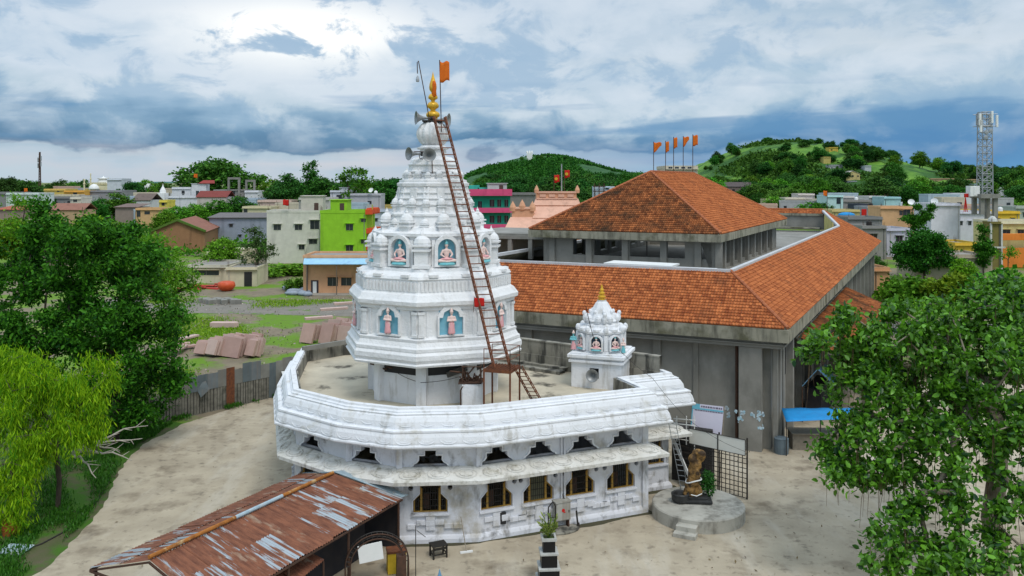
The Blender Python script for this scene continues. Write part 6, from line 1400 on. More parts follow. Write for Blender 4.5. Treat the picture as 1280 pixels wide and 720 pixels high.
q.build('moss_coping', mat('moss', (.06, .13, .015), (.10, .17, .03), .8, .95, .5, 3), t)
house(262, 337, 272, 225, (.30, .33, .40), 'wide grey blue house with a dark tin roof behind the brick warehouse', 'house', R(2), 10, [(289, 282, 4, 4), (300, 295, 3, 3)], roof='shed', rc=(.17, .155, .15))
house(303, 338, 258, 262, (.64, .58, .38), 'pale yellow flat roofed house above the grey blue one', 'house', 0, 9, [(307, 264, 5, 6)], parapet=.5)
house(322, 364, 250, 300, (.62, .48, .40), 'pinkish house with a long parapet behind the cream block', 'house', 0, 9, [], parapet=.6)
house(373, 412, 247, 260, (.52, .50, .45), 'pale grey house with an arched relief behind the cream block', 'house', R(-4), 10, [(388, 255, 6, 4)], parapet=.6)
house(371, 398, 242, 330, (.40, .36, .31), 'brown roofed cottage behind the grey house', 'house', 0, 8, [], roof='ridge', rc=(.13, .11, .10))
house(413, 441, 238, 300, (.62, .64, .68), 'blue white two storey house behind the lime house', 'house', R(3), 9, [(424, 246, 7, 5)], cabin=(424, 441, 235, (.66, .68, .72)), parapet=.5)
house(438, 476, 242, 280, (.48, .48, .50), 'grey house with a satellite dish behind the lime house', 'house', 0, 9, [(462, 253, 5, 4)], parapet=.5, tank='w')
house(455, 490, 262, 230, (.50, .54, .60), 'blue grey house behind the red balcony', 'house', 0, 8, [(470, 275, 4, 4)], parapet=.5)
# --- left town
t, M_, wd, hb, dp = house(210, 268, 245, 330, WHT, 'large white house with a red roofed stair cabin', 'house', 0, 12, [(247, 242, 4, 7), (229, 240, 4, 4)], parapet=.6, cabin=(238, 256, 230, WHT))
q = MB(M_); q.slab([(2.6, .6, hb + 5.6), (9, .6, hb + 5.6), (8, 3.2, hb + 6.8), (3.6, 3.2, hb + 6.8)], .2); q.build('red_roof', paint((.30, .05, .04)), t)
house(215, 238, 234, 345, WHT, 'square white upper house left of the red roofed cabin', 'house', 0, 8, [(229, 241, 3, 5)], parapet=.6)
house(246, 283, 246, 310, (.55, .50, .46), 'long low house with a dark red tiled roof', 'house', 0, 9, [], roof='ridge', rc=(.22, .05, .04))
def frame_tower(px0, px1, y0, y1, Y, label):
    zb = ground(Y); t = thing('concrete_frame', (pxy((px0 + px1) / 2, Y), Y, zb), label, 'building frame', 'unfinished concrete frames'); q = MB()
    for px in (px0, px1):
        for dy in (0, 5): p0 = aty(px, y0, Y + dy); q.bar((p0.x, p0.y, zb), p0, .8)
    q.build('columns', MT['conc'], t); q = MB()
    for dy in (0, 5): q.bar(aty(px0 - 1, y0, Y + dy), aty(px1 + 1, y0, Y + dy), .9)
    q.bar(aty(px0, y0, Y), aty(px0, y0, Y + 5), .8); q.bar(aty(px1, y0, Y), aty(px1, y0, Y + 5), .8); q.build('beams', MT['conc'], t)
frame_tower(286, 299, 223, 240, 350, 'bare concrete frame of four columns on the skyline below the big round tree'); frame_tower(308, 318, 226, 240, 350, 'narrower bare concrete frame right of the taller frame')
house(267, 306, 237, 352, (.35, .34, .32), 'long open concrete storey under the bare frames', 'house', 0, 10, [(275, 241, 8, 4), (290, 241, 8, 4)], parapet=.3); house(306, 323, 238, 348, WHT, 'small white house under the narrower frame', 'house', 0, 8, [])
house(169, 203, 260, 262, (.66, .42, .20), 'orange plastered house with a red window shade', 'house', R(-3), 9, [(184, 266, 7, 4), (173, 267, 5, 8)], parapet=.5)
house(199, 209, 250, 290, (.72, .60, .10), 'small bright yellow house', 'house', 0, 7, [(204, 255, 4, 4)]); house(166, 188, 250, 310, (.66, .66, .66), 'white walled shed with a brown pitched roof', 'shed', 0, 10, [], roof='ridge', rc=(.16, .12, .10))
house(144, 172, 259, 275, (.30, .24, .21), 'brown tin roofed shed left of the orange house', 'shed', 0, 9, [], roof='shed', rc=(.20, .14, .12)); house(100, 128, 256, 300, (.33, .27, .25), 'dull brick store in the middle of the left town', 'house', 0, 9, [])
house(104, 152, 238, 350, (.30, .30, .31), 'wide grey unpainted block below the mosque', 'building', 0, 14, [(140, 245, 4, 4)], parapet=.5); house(134, 152, 223, 390, (.62, .66, .70), 'white boxy upper storey right of the mosque domes', 'building', 0, 10, [])
house(55, 82, 236, 360, YEL, 'yellow flat roofed house in the left town', 'house', 0, 10, [(73, 239, 3, 2)], parapet=.6); house(80, 105, 238, 345, (.72, .40, .08), 'orange yellow house with an arched window right of the yellow one', 'house', 0, 10, [(94, 242, 5, 3)], parapet=.6)
house(47, 92, 246, 305, (.25, .25, .245), 'long grey concrete house with open lower columns', 'house', R(2), 9, [(60, 254, 4, 4), (70, 254, 4, 4), (86, 253, 4, 4)], parapet=.5); house(88, 101, 246, 300, (.66, .62, .52), 'narrow cream house with a white balcony', 'house', 0, 8, [(94, 251, 5, 3)])
house(8, 48, 241, 290, (.62, .70, .66), 'pale mint white house at the left edge', 'house', 0, 10, [(18, 248, 4, 3), (21, 258, 4, 4)], parapet=.5); house(-14, 22, 240, 320, (.24, .24, .24), 'dark grey house cut by the left edge', 'house', 0, 9, [])
house(-6, 30, 262, 255, (.32, .24, .20), 'low brown house at the left edge among trees', 'house', 0, 9, [], roof='shed', rc=(.4, .12, .06)); house(60, 104, 262, 262, (.5, .34, .2), 'tawny house half hidden by the dark left tree', 'house', 0, 8, [], roof='ridge', rc=(.3, .14, .1))
house(-20, 60, 276, 205, (.55, .5, .4), 'low cream house behind the dark left tree', 'house', 0, 9, []); house(100, 150, 290, 190, (.6, .6, .62), 'whitish house glimpsed through the dark left tree', 'house', 0, 9, [])
def mosque():
    Y = 400; zb = ground(Y) - .4; c = Vector((pxy(123, Y), Y, zb)); t = thing('mosque', c, 'pale yellow mosque with a large white dome and slim minarets on the left skyline', 'mosque')
    f = Y / F; zt = lambda py: H - (py - HZ) * f; p = paint((.70, .64, .42)); q = MB(); q.box((c.x, Y + 5, (zb + zt(232)) / 2), (24 * f, 10, zt(232) - zb)); q.box((c.x, Y + 5, zt(230.5)), (19 * f, 9, 2 * f)); q.build('hall', p, t)
    q = MB(); 
    for k in range(9): a = PI * k / 8; q.box((c.x - 8.5 * f + k * 2.1 * f, Y + .2, zt(229)), (.9 * f, .4, 2.4 * f))
    q.build('parapet', p, t)
    q = MB(); q.lathe([(6.4 * f, 0), (6.9 * f, 1.2 * f), (6.5 * f, 3.4 * f), (5.2 * f, 5.4 * f), (3, 7 * f - .2), (.8, 7.6 * f), (.3, 8.6 * f), (1e-3, 10 * f)], (c.x, Y + 5, zt(229.5)), 18); q.build('dome', MT['board'], t, smooth=True)
    q = MB(); q.lathe([(6.4 * f, 0), (6.2 * f, 2 * f), (4.5 * f, 4.8 * f), (1, 6.6 * f), (1e-3, 7.2 * f)], (c.x - 4 * f, Y - 1, zt(237)), 16); q.build('porch_dome', MT['board'], t, smooth=True)
    for px, py, r_ in ((104, 223.5, 1.0), (112, 216.5, .8), (134, 222, .8)):
        q = MB(); x = pxy(px, Y); h = zt(py) - zb; q.lathe([(r_ * f, 0), (r_ * f, h * .8), (r_ * 1.5 * f, h * .81), (r_ * 1.5 * f, h * .84), (r_ * .8 * f, h * .85), (r_ * .8 * f, h * .93), (r_ * 1.0 * f, h * .94), (.3, h * .99), (.02, h)], (x, Y + 1, zb), 10); q.build('minaret', p, t)
mosque()
def dome_shrine(px, pyt, pyb, w_, Y, label):
    f = Y / F; zb = ground(Y) - .4; x = pxy(px, Y); zt = H - (pyt - HZ) * f; t = thing('domed_shrine', (x, Y, zb), label, 'shrine', 'small white shrines in the left town'); q = MB(); hh = (zt - zb) * .8
    q.box((x, Y + 2, zb + hh / 2), (w_ * f, 4, hh)); q.build('body', MT['board'], t); q = MB(); q.lathe([(w_ * .45 * f, 0), (w_ * .4 * f, 1), (.4, 2.4), (.1, 3.2), (1e-3, 4)], (x, Y + 2, zb + hh), 12); q.build('dome', MT['board'], t)
dome_shrine(201, 234, 247, 9, 330, 'small white domed shrine left of the white house'); dome_shrine(184, 226, 238, 7, 420, 'tiny white shrine with a pinnacle on the skyline')
# --- behind the spire and hall
t, M_, wd, hb, dp = house(588, 638, 241, 190, (.02, .34, .22), 'three storey green house with hot pink balconies', 'building', R(4), 9, [(600, 256, 5, 9), (615, 254, 6, 9), (624, 254, 5, 9), (633, 254, 5, 9), (600, 276, 5, 9), (615, 274, 6, 9), (624, 274, 5, 9), (633, 274, 5, 9), (606, 293, 6, 8), (624, 293, 6, 8)], parapet=.3, cabin=(610, 634, 230, (.52, .56, .54)), slab=False, shade=False)
PK = (.72, .09, .22)
for k, zz in enumerate((hb - .1, hb - 3.9, hb - 7.6)):
    q = MB(M_); q.box((0, -.7, zz), (wd + .6, 1.5, .5)); q.box((0, -1.4, zz + .5 if k else zz + .7), (wd + .6, .14, .7 if k else 1.1)); b_ = q.build('balcony', paint(PK), t)
for px, py in ((592, 236, ), (603, 239)): q = MB(); tp = aty(px, py, 192); q.box((tp.x, tp.y + 3, tp.z), (2.4, 2, 1.6)); tag(q.build('rooftop_box', paint((.05, .45, .36)), bevel=.05), 'turquoise box %s on the roof of the green and pink house' % ('at the left end' if px == 592 else 'near the middle'), 'box')
house(636, 670, 241, 260, (.22, .215, .20), 'dark grey unpainted building between the green house and the peach temple', 'building', 0, 10, [], parapet=.5)
house(742, 768, 233, 240, (.55, .62, .72), 'pale blue white tower house behind the tiled pyramid roof', 'house', R(-3), 8, [(759, 236, 4, 2)], parapet=.8, slab=False)
q = MB()
for px in (743, 749, 755): q.tube([aty(px, 229, 239.5), aty(px, 246, 239.5)], .12, 4)
for py in (233, 239): q.tube([aty(741, py, 239.5), aty(757, py, 239.5)], .12, 4)
tag(q.build('scaffold', MT['dkrust']), 'dark pipe scaffold on the pale blue white tower house', 'scaffold')
def peach_temple():
    Y = 150; f = Y / F; zt = lambda py: H - (py - HZ) * f; X = lambda px: pxy(px, Y); p = paint((.70, .37, .22)); pr = paint((.74, .43, .31))
    t = thing('peach_temple', (X(690), Y, 0), 'peach coloured temple hall with stepped sloping roofs and corner knobs', 'temple'); q = MB()
    def bx(x0, x1, y0, y1, d0, d1): q.box(((X(x0) + X(x1)) / 2, Y + (d0 + d1) / 2, (zt(y0) + zt(y1)) / 2), (X(x1) - X(x0), d1 - d0, zt(y0) - zt(y1)))
    bx(636, 760, 286, 330, 0, 12); bx(640, 668, 261, 275, 2.6, 12); bx(672, 724, 241, 258, 6, 12); bx(668, 730, 268, 276, 4.5, 12); q.build('wall', p, t)
    q = MB()
    for (x0, x1, y0, x2, x3, y1, d0, d1) in ((630, 764, 287, 638, 700, 272, -1.2, 2.6), (666, 742, 273, 670, 728, 257, 2, 5.5), (667, 729, 257.5, 671, 726, 249, 5, 6)):
        q.slab([(X(x0), Y + d0, zt(y0)), (X(x1), Y + d0, zt(y0)), (X(x3) if x3 > x1 - 40 else X(x1), Y + d1, zt(y1)), (X(x2), Y + d1, zt(y1))], .35)
    q.build('sloping_roof', pr, t)
    q = MB(); bx(671, 726, 239.5, 242, 5.8, 6.4); bx(672, 725, 248, 250, 5.7, 6.3); bx(639, 669, 260, 262, 2.4, 3); 
    for k in range(4): bx(676 + k * 12, 684 + k * 12, 243.5, 247, 5.8, 6.1)
    q.build('moulding', pr, t); q = MB()
    for px, py in ((641, 257.5), (653, 255.5), (666, 257.5)): q.lathe([(.55, -.6), (.6, .1), (.35, .7), (.15, 1.0), (1e-3, 1.3)], (X(px), Y + 2.8, zt(py + 3)), 8)
    for px in (672, 725): q.lathe([(.4, -.4), (.45, .2), (.2, .8), (1e-3, 1.1)], (X(px), Y + 6.1, zt(239)), 8)
    q.build('knob', p, t); q = MB(); bx(648, 658, 292, 306, -.08, .1); q.build('niche', paint((.62, .58, .30)), t); q = MB(); bx(668, 684, 273, 277, 4.3, 4.6); q.build('vent', MT['dark'], t)
peach_temple()
flag(aty(692.5, 250, 158), aty(692.5, 218, 158), 1.0, 1.5, MT['red'], 'red flag with a pale emblem, lower one above the peach temple', 'red flags above the peach temple', (1, -.1, 0), pr=.07, emblem=MT['yellow'])
flag(aty(705.5, 245, 158), aty(705.5, 212, 158), 1.0, 1.5, MT['red'], 'red flag with a pale emblem, higher one above the peach temple', 'red flags above the peach temple', (1, -.1, 0), pr=.07, emblem=MT['yellow'])
q = MB(); q.tube([aty(702, 255, 162), aty(702, 205, 162)], .13, 6); tag(q.build('mast_pole', MT['steel']), 'tall grey pole between the two red flags', 'pole')
house(832, 872, 207, 165, (.62, .56, .44), 'cream rooftop building with a row of windows behind the tiled ridge', 'building', 0, 10, [(838, 210, 5, 3), (846, 210, 5, 3), (854, 210, 5, 3), (862, 210, 5, 3)], parapet=.6, shade=False)
for k, (px, py, w_, shp, yb) in enumerate(((817, 177, 1.1, 'pen', 215), (832, 176, .48, 'rect', 214), (842, 171, .52, 'rect', 212), (854, 170, .82, 'pen', 212), (866, 168, .7, 'rect', 212))):
    flag(aty(px, yb + 6, 118), aty(px, py, 118), w_, 1.55, MT['saffron'], 'saffron flag behind the tiled roof, ' + ('leftmost and widest of the five', 'second from the left, nearly furled', 'narrow middle one of the five', 'fourth from the left, pointed', 'rightmost and highest of the five')[k], 'saffron flags behind the tiled roof', (1, -.15, 0), shape=shp, pr=.05)
# --- right town
RT = [(895, 940, 233, 420, (.20, .15, .13), 'dark brown pitched roof house beyond the tiled hall', 'ridge', (.10, .08, .075)), (958, 985, 249, 310, (.50, .46, .26), 'olive yellow house with shrubs on its roof', 'flat', None), (982, 1006, 247, 300, (.66, .60, .48), 'cream stepped house in the middle of the right town', 'flat', None),
      (998, 1018, 242, 310, (.68, .62, .56), 'pinkish cream upper house with a brown door', 'flat', None), (1016, 1038, 249, 295, (.62, .56, .44), 'long cream house with railings', 'flat', None), (1034, 1054, 244, 285, (.52, .72, .70), 'mint house with a tall dark window', 'flat', None),
      (1054, 1068, 245, 300, (.60, .58, .54), 'small whitish house right of the mint one', 'flat', None), (1052, 1088, 250, 290, (.30, .28, .26), 'grey brown unplastered house row', 'flat', None), (1086, 1108, 245, 300, (.66, .64, .60), 'white house with a slanted roof board', 'flat', None), (1105, 1126, 246, 290, (.38, .60, .60), 'turquoise upper house above the peach one', 'flat', None),
      (1072, 1086, 255, 270, (.05, .06, .08), 'dark open shed between the houses', 'flat', None), (1084, 1104, 258, 255, (.36, .38, .40), 'grey tin house with a white dome tank', 'flat', None), (1040, 1075, 262, 250, (.60, .50, .22), 'low yellow wall house with a blue tarp', 'flat', None),
      (1060, 1103, 271, 205, (.24, .24, .23), 'grey block wall house behind the tiled eave', 'flat', None), (1078, 1108, 282, 185, (.30, .29, .27), 'rough concrete house right of the long tiled roof', 'flat', None), (1101, 1142, 258, 225, (.70, .42, .22), 'peach house with turquoise windows', 'flat', None), (1108, 1140, 285, 190, (.55, .55, .62), 'pale lilac ground floor house under the peach one', 'flat', None),
      (1164, 1200, 254, 205, (.70, .70, .74), 'tall plain white blank walled house', 'flat', None), (1198, 1240, 264, 215, (.64, .64, .68), 'white house with two small windows right of the blank one', 'flat', None), (1194, 1224, 303, 165, (.72, .48, .06), 'low yellow and blue edged house under the blank white wall', 'flat', None),
      (1240, 1275, 264, 215, (.74, .50, .05), 'golden yellow house behind the antenna', 'flat', None), (1270, 1310, 258, 240, (.42, .46, .40), 'grey green house at the right edge', 'flat', None), (1246, 1330, 276, 172, (.66, .58, .26), 'pale yellow house with an orange balcony at the right edge', 'flat', (.72, .66, .46)),
      (1088, 1112, 334, 135, (.66, .36, .18), 'low orange garden wall house right of the tiled eave', 'flat', None), (1150, 1240, 318, 150, (.45, .38, .28), 'long low tawny wall building behind the round tree', 'flat', None)]
for (a, b_, y, Y, c, lb, rf, rc) in RT:
    ww = None
    if 'blank' in lb and 'tall' in lb or 'wall' in lb: ww = []
    if 'two small windows' in lb: ww = [(1201, 279, 4, 5), (1212, 279, 4, 5)]
    if 'tall dark window' in lb: ww = [(1048, 251, 5, 8)]
    if 'peach house' in lb: ww = [(1133, 266, 9, 8), (1126, 266, 4, 6)]
    house(a, b_, y, Y, c, lb, 'house', hr.uniform(-.06, .06), 9, ww, roof=rf, rc=rc, parapet=.5, tank=hr.choice((False, False, 'k', 'w')) if Y < 300 and rf == 'flat' and ww is None else False)
t, M_, wd, hb, dp = house(1239, 1251, 277, 168, (.20, .17, .05), 'slim olive stair tower with a rounded top beside the yellow house', 'tower', 0, 3, [], parapet=.3)
q = MB(M_); q.box((0, -.8, hb / 2), (wd + .8, .3, .3)); q.box((-wd / 2 - .1, -.1, hb / 2), (.3, .3, hb)); q.box((wd / 2 + .1, -.1, hb / 2), (.3, .3, hb)); q.lathe([(wd / 2, 0), (wd / 2 * .8, .6), (wd * .2, 1.1), (1e-3, 1.2)], (0, 1.2, hb + .2), 12); q.build('trim', paint((.60, .60, .56)), t)
q = MB(); c = aty(1290, 296, 170); q.box(c + Vector((0, -.3, 0)), (14, 1.2, 1.3)); q.box(aty(1290, 322, 170) + Vector((0, -.05, 0)), (14.6, .3, 4.0)); tag(q.build('orange_balcony', paint((.78, .24, .04)), bevel=.04), 'orange balcony and base band on the pale yellow house at the right edge', 'balcony')
q = MB(); c = aty(1058, 269, 246); q.ell(c, (2.6, 1.5, .9), 12, 6); tag(q.build('blue_tarp', MT['blue'], smooth=True), 'blue tarpaulin bundle on the low yellow roof in the right town', 'tarp')
q = MB(); c = aty(1080, 266, 250); q.box(c, (1.4, .3, 2.2)); tag(q.build('red_sheet', MT['red']), 'red cloth sheet hung on a wall in the right town', 'cloth')
def dish(px, py, Y, lb):
    c = aty(px, py, Y); q = MB(); M2 = Vector((-.3, -.8, .5)).to_track_quat('Z', 'Y').to_matrix().to_4x4(); q.lathe([(1e-3, 0), (.5, .08), (.85, .25), (.85, .28), (.5, .12), (1e-3, .04)], c, 14, M=M2); q.tube([c, c - Vector((0, -.2, 1.4))], .06, 5); tag(q.build('satellite_dish', MT['board']), lb, 'dish')
dish(1168, 252, 210, 'white satellite dish on the corner of the blank white house'); dish(1139, 253, 222, 'white satellite dish on the peach house roof'); dish(464, 238, 279, 'grey satellite dish on the house behind the lime house'); dish(1029, 228, 330, 'satellite dish above the cream houses of the right town') if False else None
flag(aty(1034, 270, 200), aty(1034, 238, 200), 1.0, 1.3, MT['saffron'], 'small saffron flag on a thin pole in the right town', 'saffron flags in the town', (-1, -.1, 0), pr=.06); flag(aty(247, 231, 326), aty(247, 217, 326), 1.4, 1.6, MT['saffron'], 'small saffron flag on the red roofed cabin of the white house', 'saffron flags in the town', (-1, -.1, 0), pr=.08)
flag(aty(361, 262, 177), aty(361, 249, 177), 1.2, 1.3, MT['red'], 'small red flag on the roof of the cream block', 'red flags in the town', (-1, -.1, 0), pr=.05); flag(aty(30, 246, 288), aty(30, 235, 288), 1.2, 1.3, MT['saffron'], 'small saffron flag above the mint house at the left edge', 'saffron flags in the town', (1, -.1, 0), pr=.06)
HILLH = []
# houses up on the near hill and far ones
for px, py, wpx, hpx, Y, c, lb, rf in ((1042, 184, 11, 6, 860, (.62, .44, .08), 'yellow hilltop house near the crest', 'flat'), (1034, 196, 9, 10, 800, (.55, .45, .14), 'yellow house below the hilltop one', 'flat'), (1045, 206, 16, 5, 760, (.42, .42, .42), 'grey house on the middle of the near hill', 'flat'), (1066, 217, 18, 9, 700, (.62, .50, .22), 'cream gabled house on the near hill', 'gable'), (1065, 226, 12, 4, 680, (.40, .42, .44), 'grey walled house below the gabled one', 'flat'),
                                     (1085, 207, 8, 8, 780, (.52, .54, .56), 'pale small house at the right foot of the hill', 'flat'), (1178, 223, 30, 4, 620, (.46, .30, .20), 'long brown house among the right trees', 'flat'), (1215, 224, 18, 5, 600, (.50, .36, .22), 'brown house beside the antenna among trees', 'flat'), (1255, 230, 12, 7, 520, (.40, .36, .32), 'grey house right of the antenna among trees', 'ridge'), (1085, 209, 6, 4, 800, (.5, .5, .5), 'tiny grey hut on the hillside', 'flat')):
    Y = 575
    while Y < 890 and HZ + F * (H - hill_near(pxy(px, Y), Y)) / Y > py + hpx: Y += 4
    b = hill_near(pxy(px, Y), Y) - 1.0; HILLH.append((px, py, Y, hpx))
    house(px - wpx / 2, px + wpx / 2, py, Y, c, lb, 'house', 0, 9, None if wpx > 10 else [], roof=rf, rc=(.5, .46, .42) if rf != 'flat' else None, base=b, parapet=.5, group=None)
def hill_temple():
    Y = 1490; f = Y / F; x = pxy(662, Y); zb = hill_far(x, Y) - 2; t = thing('hilltop_temple', (x, Y, zb), 'tiny white temple with pinnacles on the far hill crest', 'temple'); q = MB(); zt = H - (190 - HZ) * f
    q.box((x, Y, (zb + zt) / 2 - 1), (7 * f, 8, zt - zb - 2)); q.build('hall', MT['board'], t)
    for k in (-3, 0, 3): q = MB(); q.lathe([(1.3 * f, -2), (1.2 * f, .5 * f), (.5 * f, 1.4 * f), (.05, (1.8 if k else 2.8) * f)], (x + k * f, Y, zt), 8); q.build('pinnacle', MT['board'], t)
hill_temple()
# --- telecom towers
def telecom():
    Y = 200; f = Y / F; x = pxy(1231, Y); zt = lambda py: H - (py - HZ) * f; t = thing('telecom_tower', (x, Y, zt(250)), 'tall grey lattice telecom tower with panel antennas on a concrete frame', 'tower'); q = MB()
    def corners(py, w_): return [Vector((x + sx_ * w_ / 2 * f, Y + sy_ * w_ / 2 * f, zt(py))) for sx_, sy_ in ((-1, -1), (1, -1), (1, 1), (-1, 1))]
    ys_ = np.linspace(243, 140, 13); prev = None
    for k, py in enumerate(ys_):
        c = corners(py, 13 - 1.5 * k / 12)
        for j in range(4): q.tube([c[j], c[(j + 1) % 4]], .07, 4)
        if prev:
            for j in range(4): q.tube([prev[j], c[j]], .13, 5); q.tube([prev[j], c[(j + 1) % 4]], .06, 4); q.tube([prev[(j + 1) % 4], c[j]], .06, 4)
        prev = c
    q.build('lattice', MT['steel'], t)
    for k, (dx, py) in enumerate(((-10, 150), (-6, 149), (5, 147), (9.5, 150), (11, 152), (0, 148), (-9, 158))):
        q = MB(); q.box((x + dx * f, Y - 1.4 + (k % 2) * 2.6, zt(py)), (2.6 * f, .4, 15 * f)); q.build('antenna_panel', MT['board'] if k % 2 == 0 else MT['steel'], t, bevel=.06)
    q = MB()
    for py in (143, 158):
        for s in (-1, 1): q.tube([(x - 11 * f, Y + s * 1.3, zt(py)), (x + 12 * f, Y + s * 1.3, zt(py))], .09, 5)
    for dx, py in ((-3, 166), (2, 164), (-4, 172)): q.lathe([(1e-3, 0), (.5, .1), (.5, .35), (1e-3, .4)], (x + dx * f, Y - 1.6, zt(py)), 10, M=Matrix.Rotation(PI / 2, 4, 'X'))
    q.build('antenna_mount', MT['steel'], t)
    q = MB(); b0 = [(x - 8 * f, Y - 1.4), (x + 8.5 * f, Y - 1.4), (x + 8.5 * f, Y + 1.8), (x - 8 * f, Y + 1.8)]
    for k, (a, b_) in enumerate(b0): q.box((a, b_, (zt(247) + (zt(292) if k in (1, 2) else zt(268))) / 2), (.9, .9, zt(247) - (zt(292) if k in (1, 2) else zt(268))))
    q.box((x, Y, zt(245)), (24 * f, 5, 1.0)); q.build('concrete_base', MT['conc'], t); q = MB(); q.box((x - 15 * f, Y, zt(239)), (12 * f, 2, 13 * f)); q.box((x - 15 * f, Y - 1.05, zt(239)), (3.2 * f, .1, 11 * f)); tag(q.build('equipment_cabinet', MT['board'], bevel=.05), 'white equipment cabinet at the foot of the right telecom tower', 'cabinet')
    q = MB(); c = aty(1207, 247, 200)
    for k in range(3): q.tube([c, c + Vector((-.4 + .4 * k, 0, -3.4))], .1, 5)
    q.box(c + Vector((.2, 0, .5)), (.9, .5, .9)); tag(q.build('red_lamp_stand', MT['red']), 'red topped equipment stand left of the telecom cabinet', 'stand')
telecom()
def mast():
    Y = 420; f = Y / F; x = pxy(49.5, Y); zt = lambda py: H - (py - HZ) * f; t = thing('telecom_mast', (x, Y, ground(Y)), 'thin dark telecom mast on the left skyline', 'tower'); q = MB()
    q.bar((x - .5, Y, ground(Y)), (x - .1, Y, zt(190)), .35); q.bar((x + .7, Y, ground(Y)), (x + .3, Y, zt(190)), .35); q.bar((x, Y + 1, ground(Y)), (x, Y + .4, zt(190)), .35)
    for k in range(14): a, b_ = zt(236 - k * 3.3), zt(236 - (k + 1) * 3.3); q.bar((x - .5, Y, a), (x + .5, Y, b_), .15)
    q.build('lattice', MT['dkrust'], t)
    for dx, py in ((-2, 200), (1.8, 198), (-2, 207), (1.6, 205)): q = MB(); q.box((x + dx * f, Y, zt(py)), (1.1 * f, .4, 6 * f)); q.build('antenna_panel', MT['steel'], t)
mast()
# ================================================================== TREES
def skeleton(rg, trunk, att, seg=.7, sag=.0, jit=.10):
    """trunk: list of points; every attractor is joined to the nearest branch"""
    P = [np.array(p, float) for p in trunk]; par = [-1] + list(range(len(trunk) - 1)); top = P[-1]
    att = sorted(att, key=lambda a: np.linalg.norm(a - top)); tips = []
    lo = max(1, int(len(trunk) * .45)); arr = np.array(P); ok = np.array([i >= lo for i in range(len(P))])
    depth = [0] * len(P)
    for a in att:
        d = np.linalg.norm(arr - a, axis=1) + (~ok) * 1e3 + np.array(depth) * .02
        up_ = arr[:, 2] > a[2] + 1.5; j = int(np.argmin(d + up_ * 1.0)); p0 = P[j]; L_ = np.linalg.norm(a - p0); n_ = max(1, int(L_ / seg)); prev = j
        bend = rg.normal(size=3) * .10 * L_; bend[2] += .10 * L_
        new = []
        for k in range(1, n_ + 1):
            f = k / n_; q = p0 + (a - p0) * f + bend * math.sin(PI * f) + (rg.normal(size=3) * jit if k < n_ else 0)
            P.append(q); par.append(prev); depth.append(depth[prev] + 1); prev = len(P) - 1; new.append(q)
        tips.append(prev); arr = np.vstack([arr, np.array(new)]); ok = np.concatenate([ok, np.ones(len(new), bool)])
    return P, par, tips
def branch_mesh(name, P, par, tips, r_tip, r_exp, m, parent, r_max, n=5, trunk_n=0, min_r=0.0):
    cnt = np.zeros(len(P)); cnt[tips] = 1
    for i in range(len(P) - 1, 0, -1):
        if par[i] >= 0: cnt[par[i]] += cnt[i]
    rad = np.minimum(r_max, r_tip * np.maximum(cnt, 1) ** r_exp); q = MB()
    kids = {}
    for i, p in enumerate(par): kids.setdefault(p, []).append(i)
    done = set()
    for i in range(len(P)):
        if par[i] >= 0 and i not in done:
            chain = [par[i], i]; done.add(i)
            while True:
                ks = [k for k in kids.get(chain[-1], []) if k not in done]
                if not ks: break
                k = max(ks, key=lambda z: rad[z]); 
                if rad[k] < rad[chain[-1]] * .55: break
                chain.append(k); done.add(k)
            rr = [rad[c] for c in chain]; rr[0] = min(rad[chain[0]], rr[1] * 1.15)
            if max(rr) < min_r: continue
            q.tube([P[c] for c in chain], rr, n if max(rr) < .15 else 8, caps=False)
    return q.build(name, m, parent, smooth=True), rad
def lobe_points(rg, lobes, per, shell=.35):
    pts = []
    for (c, r, *z) in lobes:
        n_ = max(3, int(per * r * r)); v = rg.normal(size=(n_, 3)); v /= np.linalg.norm(v, axis=1)[:, None]; v *= (shell + (1 - shell) * rg.random(n_) ** .5)[:, None]
        v *= np.array([r, r, r * (z[0] if z else .8)]); pts += list(v + np.array(c))
    return pts
def big_tree(name, label, base, trunk, lobes, per, leaf, wd, nl, cl, mleaf, mbark, seed, r_tip=.018, r_exp=.5, r_max=.6, droop=0.0, up=.5, flat=.75, roots=0, seg=.7, group=None, cat='tree', min_r=0.0):
    rg = np.random.default_rng(seed); t = thing(name, base, label, cat, group); att = lobe_points(rg, lobes, per); P, par, tips = skeleton(rg, trunk, att, seg)
    branch_mesh('trunk', P, par, tips, r_tip, r_exp, mbark, t, r_max, min_r=min_r); L_ = []
    for tp in tips:
        n_ = int(nl * rg.uniform(.5, 1.4)); v = rg.normal(size=(n_, 3)) * cl * np.array([1, 1, flat]) * .55
        if droop: v[:, 2] -= np.abs(rg.normal(size=n_)) * droop
        L_.append(v + P[tp])
        pp = par[tp]; k = max(1, n_ // 5)
        if pp >= 0: L_.append(rg.normal(size=(k, 3)) * cl * .35 + P[pp])
    L_ = np.vstack(L_); leaves_mesh('crown', L_, leaf, wd, mleaf, rg, t, base, up, droop=1.0 if droop else 0.0, fine=wd > .12)
    if roots:
        q = MB(); big = [i for i in range(len(P)) if par[i] >= 0]
        for k in range(roots):
            a = P[int(rg.choice(big))]; ln = rg.uniform(.8, 2.6); a2 = a + np.array([rg.normal() * .15, rg.normal() * .15, -ln]); mid = (a + a2) / 2 + rg.normal(size=3) * .08; q.tube([a, mid, a2], [.018, .014, .006], 3, caps=False)
        q.build('hanging_roots', mat('hanging root', (.17, .11, .06), (.10, .065, .035), 3, .9), t)
    return t
MT['leaf_fig'] = leafmat('fig leaf', (.004, .045, .004), (.17, .43, .024), rough=.38, tr=.28, spec=.45)
MT['leaf_neem'] = leafmat('neem leaf', (.005, .05, .005), (.08, .28, .014), rough=.6, tr=.22, spec=.15)
